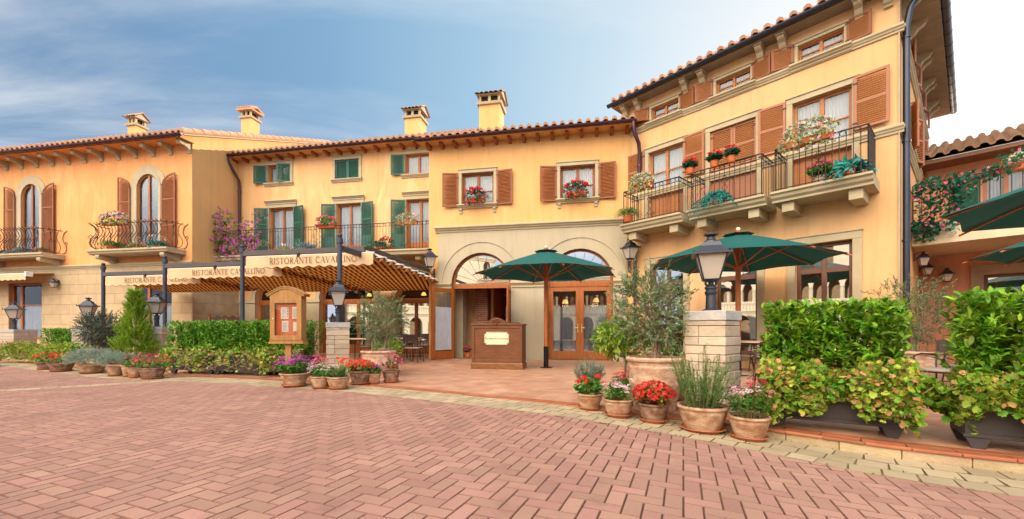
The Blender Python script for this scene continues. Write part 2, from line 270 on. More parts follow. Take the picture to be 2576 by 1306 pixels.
# ---------------------------------------------------------------- mesh helpers
class MB:
    def __init__(s): s.v = []; s.f = []; s.m = []; s.mi = 0
    def add(s, vs, fs):
        o = len(s.v); s.v.extend([tuple(p) for p in vs])
        for f in fs: s.f.append(tuple(i + o for i in f)); s.m.append(s.mi)
        return s
    def box(s, x0, y0, z0, x1, y1, z1, M=None):
        vs = [(x, y, z) for z in (z0, z1) for y in (y0, y1) for x in (x0, x1)]
        if M is not None: vs = [M @ Vector(p) for p in vs]
        return s.add(vs, [(0, 2, 3, 1), (4, 5, 7, 6), (0, 1, 5, 4), (2, 6, 7, 3), (0, 4, 6, 2), (1, 3, 7, 5)])
    def frus(s, z0, a0, z1, a1, M=None, b0=None, b1=None):     # square frustum, half sizes
        b0 = a0 if b0 is None else b0; b1 = a1 if b1 is None else b1
        vs = [(x * a, y * b, z) for z, a, b in ((z0, a0, b0), (z1, a1, b1)) for y in (-1, 1) for x in (-1, 1)]
        if M is not None: vs = [M @ Vector(p) for p in vs]
        return s.add(vs, [(0, 2, 3, 1), (4, 5, 7, 6), (0, 1, 5, 4), (2, 6, 7, 3), (0, 4, 6, 2), (1, 3, 7, 5)])
    def tube(s, pts, r, n=8, closed=False):
        pts = [Vector(p) for p in pts]; k = len(pts); rs = r if hasattr(r, '__len__') else [r] * k
        up = None; rings = []
        for i, p in enumerate(pts):
            a = pts[i - 1] if (i > 0 or closed) else p; b = pts[(i + 1) % k] if (i < k - 1 or closed) else p
            d = (b - a); d = d.normalized() if d.length > 1e-9 else Vector((0, 0, 1))
            if up is None:
                up = Vector((0, 0, 1)) if abs(d.z) < .9 else Vector((1, 0, 0))
            x = up.cross(d); x = x.normalized() if x.length > 1e-6 else Vector((1, 0, 0)); y = d.cross(x); up = y
            rings.append([p + (x * math.cos(t) + y * math.sin(t)) * rs[i] for t in [2 * PI * j / n for j in range(n)]])
        vs = [q for rg in rings for q in rg]; fs = []
        for i in range(k if closed else k - 1):
            for j in range(n):
                a, b = i * n, ((i + 1) % k) * n; fs.append((a + j, a + (j + 1) % n, b + (j + 1) % n, b + j))
        if not closed: fs.append(tuple(range(n - 1, -1, -1))); fs.append(tuple((k - 1) * n + j for j in range(n)))
        return s.add(vs, fs)
    def lathe(s, prof, n=24, c=(0, 0, 0), cap=True, sx=1, sy=1):
        vs = [(c[0] + r * sx * math.cos(2 * PI * j / n), c[1] + r * sy * math.sin(2 * PI * j / n), c[2] + z) for r, z in prof for j in range(n)]; fs = []
        for i in range(len(prof) - 1):
            for j in range(n): fs.append((i * n + j, i * n + (j + 1) % n, (i + 1) * n + (j + 1) % n, (i + 1) * n + j))
        if cap: fs.append(tuple(range(n - 1, -1, -1))); fs.append(tuple((len(prof) - 1) * n + j for j in range(n)))
        return s.add(vs, fs)
    def prism(s, poly, f0, f1):
        """poly: 2d points; f0/f1 map (a,b) to 3d for the two faces"""
        n = len(poly); vs = [f0(*p) for p in poly] + [f1(*p) for p in poly]
        tri = geometry.tessellate_polygon([[Vector((p[0], p[1], 0)) for p in poly]])
        fs = [tuple(t) for t in tri] + [tuple(n + i for i in reversed(t)) for t in tri]
        fs += [(i, (i + 1) % n, n + (i + 1) % n, n + i) for i in range(n)]
        return s.add(vs, fs)
    def xz(s, poly, y0, y1, M=None):      # polygon in x,z extruded along y
        if M is None: return s.prism(poly, lambda a, b: (a, y0, b), lambda a, b: (a, y1, b))
        return s.prism(poly, lambda a, b: M @ Vector((a, y0, b)), lambda a, b: M @ Vector((a, y1, b)))
    def yz(s, poly, x0, x1, M=None):
        if M is None: return s.prism(poly, lambda a, b: (x0, a, b), lambda a, b: (x1, a, b))
        return s.prism(poly, lambda a, b: M @ Vector((x0, a, b)), lambda a, b: M @ Vector((x1, a, b)))
    def sphere(s, c, r, n=10, sz=1):
        pr = [(r * math.sin(PI * i / (n // 2)) + 1e-4, -r * sz * math.cos(PI * i / (n // 2))) for i in range(n // 2 + 1)]
        return s.lathe(pr, n, c)
    def build(s, name, m, parent=None, smooth=None, bevel=0, loc=None, xf=None, fix=True):
        me = bpy.data.meshes.new(name)
        vs = s.v if xf is None else [tuple(xf @ Vector(p)) for p in s.v]
        me.from_pydata(vs, [], s.f)
        ml = m if isinstance(m, (list, tuple)) else [m]
        for q in ml: me.materials.append(q)
        if len(ml) > 1: me.polygons.foreach_set('material_index', s.m)
        if fix:
            bm = bmesh.new(); bm.from_mesh(me); bmesh.ops.recalc_face_normals(bm, faces=bm.faces); bm.to_mesh(me); bm.free()
        o = bpy.data.objects.new(name, me); COL.objects.link(o)
        if parent: o.parent = parent
        if loc: o.location = loc
        if smooth:
            me.shade_smooth()
            try: me.set_sharp_from_angle(angle=R(smooth))
            except Exception: pass
        if bevel:
            b = o.modifiers.new('bevel', 'BEVEL'); b.width = bevel; b.segments = 2; b.limit_method = 'ANGLE'; b.angle_limit = R(40)
        return o

def tag(o, label=None, cat=None, group=None, kind=None):
    if label: o['label'] = label
    if cat: o['category'] = cat
    if group: o['group'] = group
    if kind: o['kind'] = kind
    return o
def thing(name, label, cat, loc=(0, 0, 0), rz=0, group=None):
    o = bpy.data.objects.new(name, None); COL.objects.link(o); o.location = loc; o.rotation_euler = (0, 0, rz); o.empty_display_size = .2
    return tag(o, label, cat, group)
def copy_tree(o, parent=None):
    c = o.copy(); COL.objects.link(c); c.parent = parent
    for ch in list(o.children): copy_tree(ch, c)
    return c

# ---------------------------------------------------------------- foliage helpers (numpy)
T_DIA = (np.array([(0, 0, 0), (.5, .5, .08), (1, 0, -.05), (.5, -.5, .08)]), np.array([(0, 2, 1), (0, 3, 2)]))
T_OV = (np.array([(0, 0, 0), (.3, .42, .10), (.3, 0, 0), (.3, -.42, .10), (.68, .40, .06), (.68, 0, -.04), (.68, -.40, .06), (1, 0, -.12)]),
        np.array([(0, 2, 1), (0, 3, 2), (1, 2, 5), (1, 5, 4), (2, 3, 6), (2, 6, 5), (4, 5, 7), (5, 6, 7)]))
_a = [(.06 + 0, 0)] ; 
_lob = [(0.05, 0), (0.02, -.30), (.25, -.52), (.42, -.40), (.62, -.56), (.74, -.28), (1.0, -.18), (.92, 0), (1.0, .18), (.74, .28), (.62, .56), (.42, .40), (.25, .52), (.02, .30)]
T_LOB = (np.array([(.45, 0, -.08)] + [(x, y, .06 * math.sin(i * 2.1)) for i, (x, y) in enumerate(_lob)]), np.array([(0, i + 1, (i + 1) % len(_lob) + 1) for i in range(len(_lob))]))
_pet = []; _pf = []
for _k in range(5):
    _t = 2 * PI * _k / 5; _i = len(_pet)
    _pet += [(0, 0, 0), (.6 * math.cos(_t - .5), .6 * math.sin(_t - .5), .05), (1 * math.cos(_t), 1 * math.sin(_t), .12), (.6 * math.cos(_t + .5), .6 * math.sin(_t + .5), .05)]
    _pf += [(_i, _i + 1, _i + 2), (_i, _i + 2, _i + 3)]
T_FLO = (np.array(_pet), np.array(_pf))          # flower: x,y plane, normal z

class LF:
    """collects transformed leaf templates; one mesh"""
    def __init__(s, seed=1): s.V = []; s.F = []; s.n = 0; s.r = np.random.default_rng(seed); s.mi = []
    def put(s, tpl, P, A, Nn, L, W, mi=0):
        P = np.atleast_2d(P).astype(float); n = len(P)
        if n == 0: return
        A = A / (np.linalg.norm(A, axis=1, keepdims=True) + 1e-9)
        B = np.cross(Nn, A); B /= (np.linalg.norm(B, axis=1, keepdims=True) + 1e-9); C = np.cross(A, B)
        L = np.broadcast_to(np.asarray(L, float), (n,)); W = np.broadcast_to(np.asarray(W, float), (n,))
        t, f = tpl
        V = P[:, None, :] + t[None, :, 0:1] * (A * L[:, None])[:, None, :] + t[None, :, 1:2] * (B * W[:, None])[:, None, :] + t[None, :, 2:3] * (C * L[:, None])[:, None, :]
        k = len(t); Fc = f[None, :, :] + (s.n + np.arange(n) * k)[:, None, None]
        s.V.append(V.reshape(-1, 3)); s.F.append(Fc.reshape(-1, 3)); s.mi.append(np.full(n * len(f), mi)); s.n += n * k
    def rdir(s, n):
        v = s.r.normal(size=(n, 3)); return v / np.linalg.norm(v, axis=1, keepdims=True)
    def cloud(s, tpl, P, L, W, up=.4, out=None, lv=.3, mi=0):
        """leaves at P pointing random, biased outwards (out) and with normals upish"""
        n = len(P); A = s.rdir(n)
        if out is not None: A = A * .8 + out
        Nn = s.rdir(n) * .7 + np.array([0, 0, up]);
        if out is not None: Nn = Nn + out * .5
        l = L * (1 + lv * s.r.uniform(-1, 1, n)); s.put(tpl, P, A, Nn, l, W * l / L, mi)
    def flowers(s, P, out, rad, mi=0, jit=.5):
        n = len(P); Nn = out + s.rdir(n) * jit; A = s.rdir(n); A = A - Nn * np.sum(A * Nn, axis=1, keepdims=True) / np.sum(Nn * Nn, axis=1, keepdims=True)
        r = rad * (1 + .25 * s.r.uniform(-1, 1, n)); s.put(T_FLO, P, A, Nn, r, r, mi)
    def shoots(s, tpl, bases, dirs, lens, nl, L, W, ang=.8, droop=0., mi=0, taper=.4, start=.15, jit=.25):
        """nl leaves along each shoot"""
        bases = np.asarray(bases, float); dirs = np.asarray(dirs, float); dirs = dirs / np.linalg.norm(dirs, axis=1, keepdims=True)
        n = len(bases); lens = np.broadcast_to(np.asarray(lens, float), (n,))
        t = np.tile(np.linspace(start, 1, nl), n); idx = np.repeat(np.arange(n), nl)
        d = dirs[idx]; P = bases[idx] + d * (lens[idx] * t)[:, None]; P[:, 2] -= droop * lens[idx] * t ** 2
        ax = np.cross(d, s.rdir(len(d))); ax /= np.linalg.norm(ax, axis=1, keepdims=True) + 1e-9
        A = d * math.cos(ang) + ax * math.sin(ang) + s.rdir(len(d)) * jit
        A[:, 2] -= droop * t
        Nn = d * .8 + s.rdir(len(d)) * .3 + np.array([0, 0, .3])
        l = L * (1 - taper * t) * (1 + .25 * s.r.uniform(-1, 1, len(t)))
        s.put(tpl, P, A, Nn, l, W * l / L, mi)
    def build(s, name, m, parent=None, loc=None):
        V = np.concatenate(s.V); Fc = np.concatenate(s.F); me = bpy.data.meshes.new(name)
        me.vertices.add(len(V)); me.vertices.foreach_set('co', V.ravel())
        me.loops.add(len(Fc) * 3); me.loops.foreach_set('vertex_index', Fc.ravel().astype(np.int32))
        me.polygons.add(len(Fc)); me.polygons.foreach_set('loop_start', np.arange(0, len(Fc) * 3, 3, dtype=np.int32)); me.polygons.foreach_set('loop_total', np.full(len(Fc), 3, dtype=np.int32))
        ml = m if isinstance(m, (list, tuple)) else [m]
        for q in ml: me.materials.append(q)
        if len(ml) > 1: me.polygons.foreach_set('material_index', np.concatenate(s.mi).astype(np.int32))
        me.update(); me.validate()
        o = bpy.data.objects.new(name, me); COL.objects.link(o)
        if parent: o.parent = parent
        if loc: o.location = loc
        return o
def ell(r, n, c, rad, lo=.0, zmin=None):
    """points in an ellipsoid (lo = inner fraction), with outward directions"""
    v = r.normal(size=(n, 3)); v /= np.linalg.norm(v, axis=1, keepdims=True)
    q = (lo ** 3 + (1 - lo ** 3) * r.uniform(0, 1, n)) ** (1 / 3)
    if zmin is not None: v[:, 2] = np.where(v[:, 2] < zmin, -v[:, 2], v[:, 2])
    return np.array(c) + v * q[:, None] * np.array(rad), v

# ---------------------------------------------------------------- building helpers (facade space: x along the wall, y into the building, z up)
def rect(a, b, c, d): return [(a, c), (b, c), (b, d), (a, d)]
def arch(a, b, c, zs, n=20, ry=None):
    cx = (a + b) / 2; r = (b - a) / 2; ry = ry or r
    return [(a, c), (b, c)] + [(cx + r * math.cos(PI * i / n), zs + ry * math.sin(PI * i / n)) for i in range(n + 1)]
def wall(mb, outer, holes, y=0.0, depth=.22, grow=0.0):
    loops = [[Vector((p[0], p[1], 0)) for p in l] for l in [outer] + holes]
    tri = geometry.tessellate_polygon(loops); flat = [p for l in loops for p in l]
    mb.add([(p.x, y, p.y) for p in flat], [tuple(t) for t in tri])
    for h in holes:
        n = len(h); mb.add([(p[0], y, p[1]) for p in h] + [(p[0], y + depth, p[1]) for p in h], [(i, (i + 1) % n, n + (i + 1) % n, n + i) for i in range(n)])
def ring(mb, out, inn, y0, y1):
    """frame between two polygons with the same number of points"""
    n = len(out); vs = [(p[0], y, p[1]) for y in (y0, y1) for l in (out, inn) for p in l]
    fs = []
    for i in range(n):
        j = (i + 1) % n
        fs += [(i, j, n + j, n + i), (2 * n + i, 3 * n + i, 3 * n + j, 2 * n + j), (i, 2 * n + i, 2 * n + j, j), (n + i, n + j, 3 * n + j, 3 * n + i)]
    mb.add(vs, fs)
def moulding(mb, prof, s0, s1, xf=None):
    """prof: (y,z) closed outline swept along x"""
    n = len(prof); vs = [(s, p[0], p[1]) for s in (s0, s1) for p in prof]
    if xf is not None: vs = [xf @ Vector(v) for v in vs]
    mb.add(vs, [(i, (i + 1) % n, n + (i + 1) % n, n + i) for i in range(n)] + [tuple(range(n)), tuple(range(2 * n - 1, n - 1, -1))])
def cornice_prof(z0, z1, d):
    h = z1 - z0
    return [(.0, z0), (-d * .35, z0), (-d * .4, z0 + h * .25), (-d * .62, z0 + h * .34), (-d * .75, z0 + h * .55), (-d, z0 + h * .68), (-d, z0 + h * .93), (-d * .9, z1), (0, z1)]
def tile_roof(mb, s0, s1, y0, z0, run, pitch, xf=None, tp=.27, row=.38):
    """barrel-tile roof rising in +y from the eave"""
    n = max(2, round((s1 - s0) / tp)); tp = (s1 - s0) / n; cp, sp = math.cos(pitch), math.sin(pitch)
    prof = []
    for i in range(n):
        a = s0 + i * tp
        for j in range(5): t = PI * j / 4; prof.append((a + tp * (.12 + .32 * (1 - math.cos(t)) / 1), .025 + .105 * math.sin(t)))
        prof.append((a + tp * .88, .0))
    nr = max(1, round(run / row)); L = run / cp / nr; m = len(prof)
    for k in range(nr):
        base = []
        for (e, lift) in ((0, .030), (1, -.004)):
            d = (k + e) * L
            for (s, h) in prof:
                jit = (rnd.random() - .5) * .008
                q = h * (1.0 - .10 * e) + lift + jit
                p = Vector((s, y0 + d * cp - q * sp, z0 + d * sp + q * cp)); base.append(p)
        for (s, h) in prof:                    # lip of the lower edge
            q = h * .72 - .012; d = k * L
            base.append(Vector((s, y0 + d * cp - q * sp, z0 + d * sp + q * cp)))
        if xf is not None: base = [xf @ p for p in base]
        fs = [(i, i + 1, m + i + 1, m + i) for i in range(m - 1)] + [(2 * m + i, 2 * m + i + 1, i + 1, i) for i in range(m - 1)]
        mb.add(base, fs)
def gutter(bld, s0, s1, y, z, m, r=.085, xf=None, name='gutter'):
    mb = MB(); pr = [(y + r * math.cos(t), z + r * math.sin(t)) for t in [PI + PI * i / 8 for i in range(9)]] + [(y + (r - .012) * math.cos(t), z + .004 + (r - .012) * math.sin(t)) for t in [2 * PI - PI * i / 8 for i in range(9)]]
    moulding(mb, pr, s0, s1, xf)
    k = int((s1 - s0) / .62)
    for i in range(k + 1):
        s = s0 + .2 + i * .62
        if s > s1 - .1: break
        p2 = [(y + (r + .008) * math.cos(t), z + (r + .008) * math.sin(t)) for t in [PI + PI * j / 8 for j in range(9)]]
        moulding(mb, p2, s, s + .03, xf)
    return mb.build(name, m, bld, smooth=35)
def pipe(bld, pts, m, r=.05, name='downpipe', rings=()):
    mb = MB(); mb.tube(pts, r, 10)
    for p in rings: mb.tube([(p[0], p[1], p[2] - .02), (p[0], p[1], p[2] + .02)], r + .015, 10); mb.box(p[0] - .012, p[1], p[2] - .015, p[0] + .012, p[1] + .12, p[2] + .015)
    return mb.build(name, m, bld, smooth=40)

def curtain_mb(s0, s1, z0, z1, y, amp=.018, pitch=.07, part=None, zt=None):
    mb = MB(); n = max(6, int((s1 - s0) / pitch * 6)); nz = 6
    vs = []
    for j in range(nz + 1):
        f = j / nz; z = z0 + (z1 - z0) * f
        for i in range(n + 1):
            t = i / n; s = s0 + (s1 - s0) * t
            if part: s = s0 + (s1 - s0) * (t * (1 - part * (1 - abs(2 * f - 1)) * (1 - t)))
            ph = 2 * PI * i / 6 + .5 * math.sin(i * .37 + s0)
            top = z if zt is None else min(z, zt(s))
            vs.append((s, y + amp * math.sin(ph) * (.6 + .4 * (1 - f)), top))
    fs = [(j * (n + 1) + i, j * (n + 1) + i + 1, (j + 1) * (n + 1) + i + 1, (j + 1) * (n + 1) + i) for j in range(nz) for i in range(n)]
    mb.add(vs, fs); return mb

def window(bld, s0, s1, z0, z1, m=WOOD, y=.12, bars=(), name='window', glass=GLASS, curtain=True, cz=None, fw=.075, mid=1, xf=None, solid=0, split=None):
    """casement filling the opening; bars: heights (0..1) of glazing bars; solid: height of a wooden lower panel"""
    mb = MB(); t = .05
    def bx(a, b, c, d, y0=y, y1=y + t): mb.box(a, y0, c, b, y1, d)
    bx(s0, s1, z1 - fw, z1); bx(s0, s1, z0, z0 + fw + (0 if solid else .02)); bx(s0, s0 + fw, z0 + fw, z1 - fw); bx(s1 - fw, s1, z0 + fw, z1 - fw)
    xs = [s0 + fw] + ([s0 + (s1 - s0) * q for q in (split or [(i + 1) / (mid + 1) for i in range(mid)])]) + [s1 - fw]
    for x in xs[1:-1]: bx(x - fw * .62, x + fw * .62, z0 + fw, z1 - fw, y - .012, y + t)
    if solid:
        for a, b in zip(xs[:-1], xs[1:]):
            bx(a, b, z0 + fw, z0 + solid, y + .012, y + t); bx(a + .08, b - .08, z0 + fw + .06, z0 + solid - .1, y + .0, y + .012)
    zb = z0 + (solid or fw)
    for q in bars: z = zb + (z1 - fw - zb) * q; bx(s0 + fw, s1 - fw, z - .018, z + .018, y + .004, y + t - .004)
    w = mb.build(name, m, bld, bevel=.006, xf=xf)
    p = MB(); p.add([(s0 + .02, y + t * .6, zb - .01), (s1 - .02, y + t * .6, zb - .01), (s1 - .02, y + t * .6, z1 - .02), (s0 + .02, y + t * .6, z1 - .02)], [(0, 1, 2, 3)])
    p.build('pane', glass, w, xf=xf)
    if curtain:
        c1 = z1 - fw if cz is None else z0 + (z1 - z0) * cz
        for a, b in zip(xs[:-1], xs[1:]): curtain_mb(a, b, z0 + fw * .4, c1, y + .075).build('curtain', CURT, w, smooth=60, xf=xf, fix=False)
    return w

def shutter(w, s, z0, z1, wd, side, m_f=WOODF, m_s=WOOD2, y=-.05, ang=8, parts=2, arched=0, xf=None, panel=0):
    """louvred leaf hinged at s; side -1 opens to the left, +1 to the right. ang = degrees off the wall; arched: rise of the curved head"""
    H = z1 - z0; f = .055; th = .035
    M = Matrix.Translation((s, y, 0)) @ Matrix.Rotation(R(-ang * side), 4, 'Z')
    if side < 0: M = M @ Matrix.Scale(-1, 4, (1, 0, 0))
    if xf is not None: M = xf @ M
    mb = MB()
    top = (lambda x: z1 - arched + arched * math.sqrt(max(0, 1 - ((wd - x) / wd) ** 2))) if arched else (lambda x: z1)
    if arched:
        n = 10; out = [(0, z0), (wd, z0)] + [(wd * (1 - i / n), top(wd * (1 - i / n))) for i in range(n + 1)]
        g = lambda p: (min(max(p[0], f), wd - f), max(z0 + f, p[1] - f * 1.2))
        inn = [(f, z0 + f), (wd - f, z0 + f)] + [g(p) for p in out[2:]]
        ring_ = MB(); ring(ring_, out, inn, 0, th); mb.add([M @ Vector(v) for v in ring_.v], ring_.f)
    else:
        mb.box(0, 0, z0, f, th, z1, M); mb.box(wd - f, 0, z0, wd, th, z1, M); mb.box(f, 0, z0, wd - f, th, z0 + f, M); mb.box(f, 0, z1 - f, wd - f, th, z1, M)
    for i in range(1, parts):
        z = z0 + H * i / parts; mb.box(f, 0, z - f * .5, wd - f, th, z + f * .5, M)
    if panel: mb.box(f, .008, z0 + f, wd - f, th - .008, z0 + H * panel, M)
    mb.mi = 1; k = int(H / .050); zs = z0 + f + .02
    for i in range(k):
        z = zs + i * (H - 2 * f - .02) / k
        if panel and z < z0 + H * panel: continue
        if z > top(wd * .35) - f * 1.2: break
        x1 = wd - f; x0 = f
        if arched:
            while x0 < wd * .8 and top(x0) - f < z + .02: x0 += .01
        mb.add([M @ Vector(p) for p in [(x0, .003, z), (x1, .003, z), (x1, th - .004, z + .034), (x0, th - .004, z + .034), (x0, .003, z + .009), (x1, .003, z + .009), (x1, th - .004, z + .043), (x0, th - .004, z + .043)]],
               [(0, 1, 2, 3), (4, 7, 6, 5), (0, 4, 5, 1), (3, 2, 6, 7)])
    mb.mi = 2
    for z in (z0 + .12 * H, z0 + .86 * H): mb.box(-.02, -.012, z - .015, .07, -.001, z + .015, M)
    return mb.build('shutter', [m_f, m_s, IRON], w)

def surround(w, s0, s1, z0, z1, wd=.12, d=.04, lintel=.0, sides=True, sill=True, m=TRIM, xf=None, brackets=False, sillw=.14, silld=.11, top=True):
    mb = MB()
    if sides: mb.box(s0 - wd, -d, z0, s0, .02, z1); mb.box(s1, -d, z0, s1 + wd, .02, z1)
    if top:
        mb.box(s0 - wd, -d - .004, z1, s1 + wd, .02, z1 + wd); mb.box(s0 - wd - .02, -d - .03, z1 + wd, s1 + wd + .02, .02, z1 + wd + .035)
    if lintel:
        moulding(mb, cornice_prof(z1 + wd + .035, z1 + wd + .035 + lintel, .14), s0 - wd - .03, s1 + wd + .03)
    if mb.v: mb.build('surround', m, w, bevel=.008, xf=xf)
    if sill:
        sb = MB(); moulding(sb, cornice_prof(z0 - sillw, z0, silld), s0 - wd - .03, s1 + wd + .03)
        if brackets:
            for x in (s0 - wd + .03, s1 + wd - .13): sb.yz([(0, z0 - sillw - .16), (-.04, z0 - sillw - .16), (-.05, z0 - sillw - .08), (-.085, z0 - sillw - .05), (-.09, z0 - sillw), (0, z0 - sillw)], x, x + .1)
        sb.build('sill', m, w, bevel=.005, xf=xf)

def railing(parent, path, z0, z1, m=IRON, pitch=.115, belly=0.0, scroll=True, r=.008, posts=(), name='railing'):
    """iron railing along a polyline in facade space"""
    mb = MB()
    P = [Vector((p[0], p[1], 0)) for p in path]
    def off(p, nrm, b, z): return Vector((p.x + nrm.x * b, p.y + nrm.y * b, z))
    H = z1 - z0
    for zz, rr in ((z1, .016), (z0 + .06, .011)) + (((z1 - .12, .008),) if scroll else ()):
        for a, b in zip(P[:-1], P[1:]):
            d = (b - a).normalized(); nrm = Vector((d.y, -d.x, 0)); q = belly * .35 if (zz < z0 + .1) else 0
            mb.tube([off(a, nrm, 0, zz), off(b, nrm, 0, zz)], rr, 6)
    for ai, (a, b) in enumerate(zip(P[:-1], P[1:])):
        d = (b - a); L = d.length; d.normalize(); nrm = Vector((d.y, -d.x, 0))
        n = max(1, round(L / pitch))
        for i in range(n + 1):
            p = a + d * (L * i / n)
            if belly:
                mb.tube([off(p, nrm, belly * q, z0 + H * f) for f, q in ((0.05, .1), (.12, .75), (.25, 1), (.4, .8), (.55, .25), (.7, -.05), (.85, .15), (.95, .5), (1.0, 1.0), (1.03, 1.1))], r, 5)
                if i % 2 == 0: mb.tube([off(p, nrm, belly * q, z0 + H * f) for f, q in ((.5, .4), (.55, .9), (.48, 1.2), (.42, .9))], r * .8, 4)
            else:
                mb.tube([(p.x, p.y, z0), (p.x, p.y, z1)], r if (i % n) else r * 1.7, 5)
                if scroll and i < n and i % 2 == 0:
                    c = p + d * (L / n / 2); rr = L / n * .42
                    mb.tube([(c.x + d.x * rr * math.cos(t), c.y + d.y * rr * math.cos(t), z1 - .06 + rr * math.sin(t)) for t in [2 * PI * j / 8 for j in range(8)]], r * .7, 4, closed=True)
        if scroll and L > 1.2:      # diamond and lyre ornament
            for u in ((.30, .70) if L > 2.2 else (.5,)):
                c = a + d * (L * u)
                for sgn in (-1, 1):
                    mb.tube([(c.x + d.x * sgn * q, c.y + d.y * sgn * q, z0 + H * f) for f, q in ((.12, .02), (.2, .09), (.3, .0), (.4, .07), (.5, .0), (.6, .09), (.72, .0))], r * .9, 4)
                    mb.tube([(c.x + d.x * sgn * (.10 + .06 * math.cos(t) * k), c.y + d.y * sgn * (.10 + .06 * math.cos(t) * k), z0 + H * .14 + .06 * math.sin(t) * k) for t, k in [(j * .7, 1 - j * .09) for j in range(10)]], r * .8, 4)
    return mb.build(name, m, parent)

def bracket_prof(y0, z1, d, h):       # curved corbel seen from the side (y,z)
    t0 = .17; pts = [(y0, z1), (y0 - d, z1), (y0 - d - .02, z1 - t0 * .4), (y0 - d, z1 - t0 * .75), (y0 - d + .05, z1 - t0)]
    for i in range(0, 9): t = i / 8; pts.append((y0 - d + .10 + (d - .14) * t, z1 - t0 - (h - t0) * (1 - math.sqrt(max(0, 1 - t * t)))))
    pts.append((y0, z1 - h)); return pts

def chimney(bld_roof, x, y, z0, z1, w, gable=True, rz=0.0):
    """world placed chimney; child of the roof"""
    M = Matrix.Translation((x, y, 0)) @ Matrix.Rotation(rz, 4, 'Z'); h = w / 2
    mb = MB(); H = z1 - z0; zb = z1 - .62
    mb.frus(z0, h, zb, h, M); mb.mi = 1; mb.frus(zb, h + .07, zb + .08, h + .09, M)
    for a in (-1, 1):
        for b in (-1, 1): mb.box(a * h - .07 * (a > 0) - .0, b * h - .07 * (b > 0), zb + .08, a * h + .07 * (a < 0), b * h + .07 * (b < 0), zb + .36, M)
    mb.box(-.05, -h + .002, zb + .08, .05, -h + .08, zb + .36, M); mb.box(-.05, h - .08, zb + .08, .05, h - .002, zb + .36, M)
    mb.mi = 3; mb.box(-h + .09, -h + .09, zb + .07, h - .09, h - .09, zb + .35, M)
    mb.mi = 2; e = h + .14
    if gable:
        for sg in (-1, 1):
            n = 6
            for i in range(n):
                a = -e + 2 * e * i / n; b = a + 2 * e / n
                pts = []
                for j in range(5): t = PI * j / 4; pts.append((a + (b - a) * (.5 - .5 * math.cos(t)), .05 * math.sin(t)))
                vs = [M @ Vector((u, sg * e, zb + .36 + q)) for u, q in pts] + [M @ Vector((u, 0, zb + .36 + .26 + q)) for u, q in pts]
                mb.add(vs, [(j, j + 1, 6 + j, 5 + j) for j in range(4)])
            mb.add([M @ Vector(p) for p in [(-e, sg * e, zb + .35), (e, sg * e, zb + .35), (e, 0, zb + .60), (-e, 0, zb + .60)]], [(0, 1, 2, 3)])
        mb.mi = 1
        for q in (-e + .06, e - .06): mb.add([M @ Vector(p) for p in [(q, -e + .05, zb + .36), (q, e - .05, zb + .36), (q, 0, zb + .6)]], [(0, 1, 2)])
        mb.box(-e + .05, -e + .04, zb + .335, e - .05, e - .04, zb + .36, M)
    else:
        mb.frus(zb + .35, e, zb + .42, e, M)
        for i in range(7):
            a = -e + 2 * e * i / 7; mb.tube([M @ Vector((a + e / 7, -e - .01, zb + .43)), M @ Vector((a + e / 7, 0, zb + .60)), M @ Vector((a + e / 7, e + .01, zb + .43))], .075, 8)
    o = mb.build('chimney', [STU_E, TRIM, ROOF, mat('dark_void', (.01, .01, .012))], bld_roof)
    return o

# ================================================================ GROUND
def ramp01(v): v = max(0, min(1, v)); return v * v * (3 - 2 * v)
def pz(x, y): return -.10 * ramp01((x - .2) / 3.0) - .004        # the square falls gently towards the right
EDGE = [(-34, 22.0), (-20, 15.2), (-13.2, 11.9), (-10.2, 10.3), (-8.0, 9.15), (-5.8, 8.75), (-4.1, 8.05), (-2.41, 7.45), (-.31, 6.20), (.88, 5.50), (2.0, 4.72), (2.66, 4.20), (3.18, 3.66), (3.95, 3.18), (5.4, 2.55), (9, 1.4), (14, .3)]
def smooth_poly(P, it=3):
    for _ in range(it):
        Q = [P[0]]
        for a, b in zip(P[:-1], P[1:]): Q += [(a[0] * .75 + b[0] * .25, a[1] * .75 + b[1] * .25), (a[0] * .25 + b[0] * .75, a[1] * .25 + b[1] * .75)]
        Q.append(P[-1]); P = Q
    return P
EC = smooth_poly(EDGE, 2)
def edge_off(d):
    """edge curve moved d towards the square"""
    out = []
    for i, p in enumerate(EC):
        a = EC[max(0, i - 1)]; b = EC[min(len(EC) - 1, i + 1)]; t = Vector((b[0] - a[0], b[1] - a[1])).normalized()
        n = Vector((t.y, -t.x))
        if n.y > 0: n = -n
        out.append((p[0] + n.x * d, p[1] + n.y * d))
    return out
def edge_dist(x, y):
    best = 1e9; sg = 1
    for a, b in zip(EC[:-1], EC[1:]):
        ax, ay = a; dx, dy = b[0] - ax, b[1] - ay; L2 = dx * dx + dy * dy
        t = max(0, min(1, ((x - ax) * dx + (y - ay) * dy) / L2)); ex, ey = x - ax - t * dx, y - ay - t * dy; d = math.hypot(ex, ey)
        if d < best: best = d; sg = 1 if (dx * ey - dy * ex) < 0 else -1      # + = square side
    return best * sg

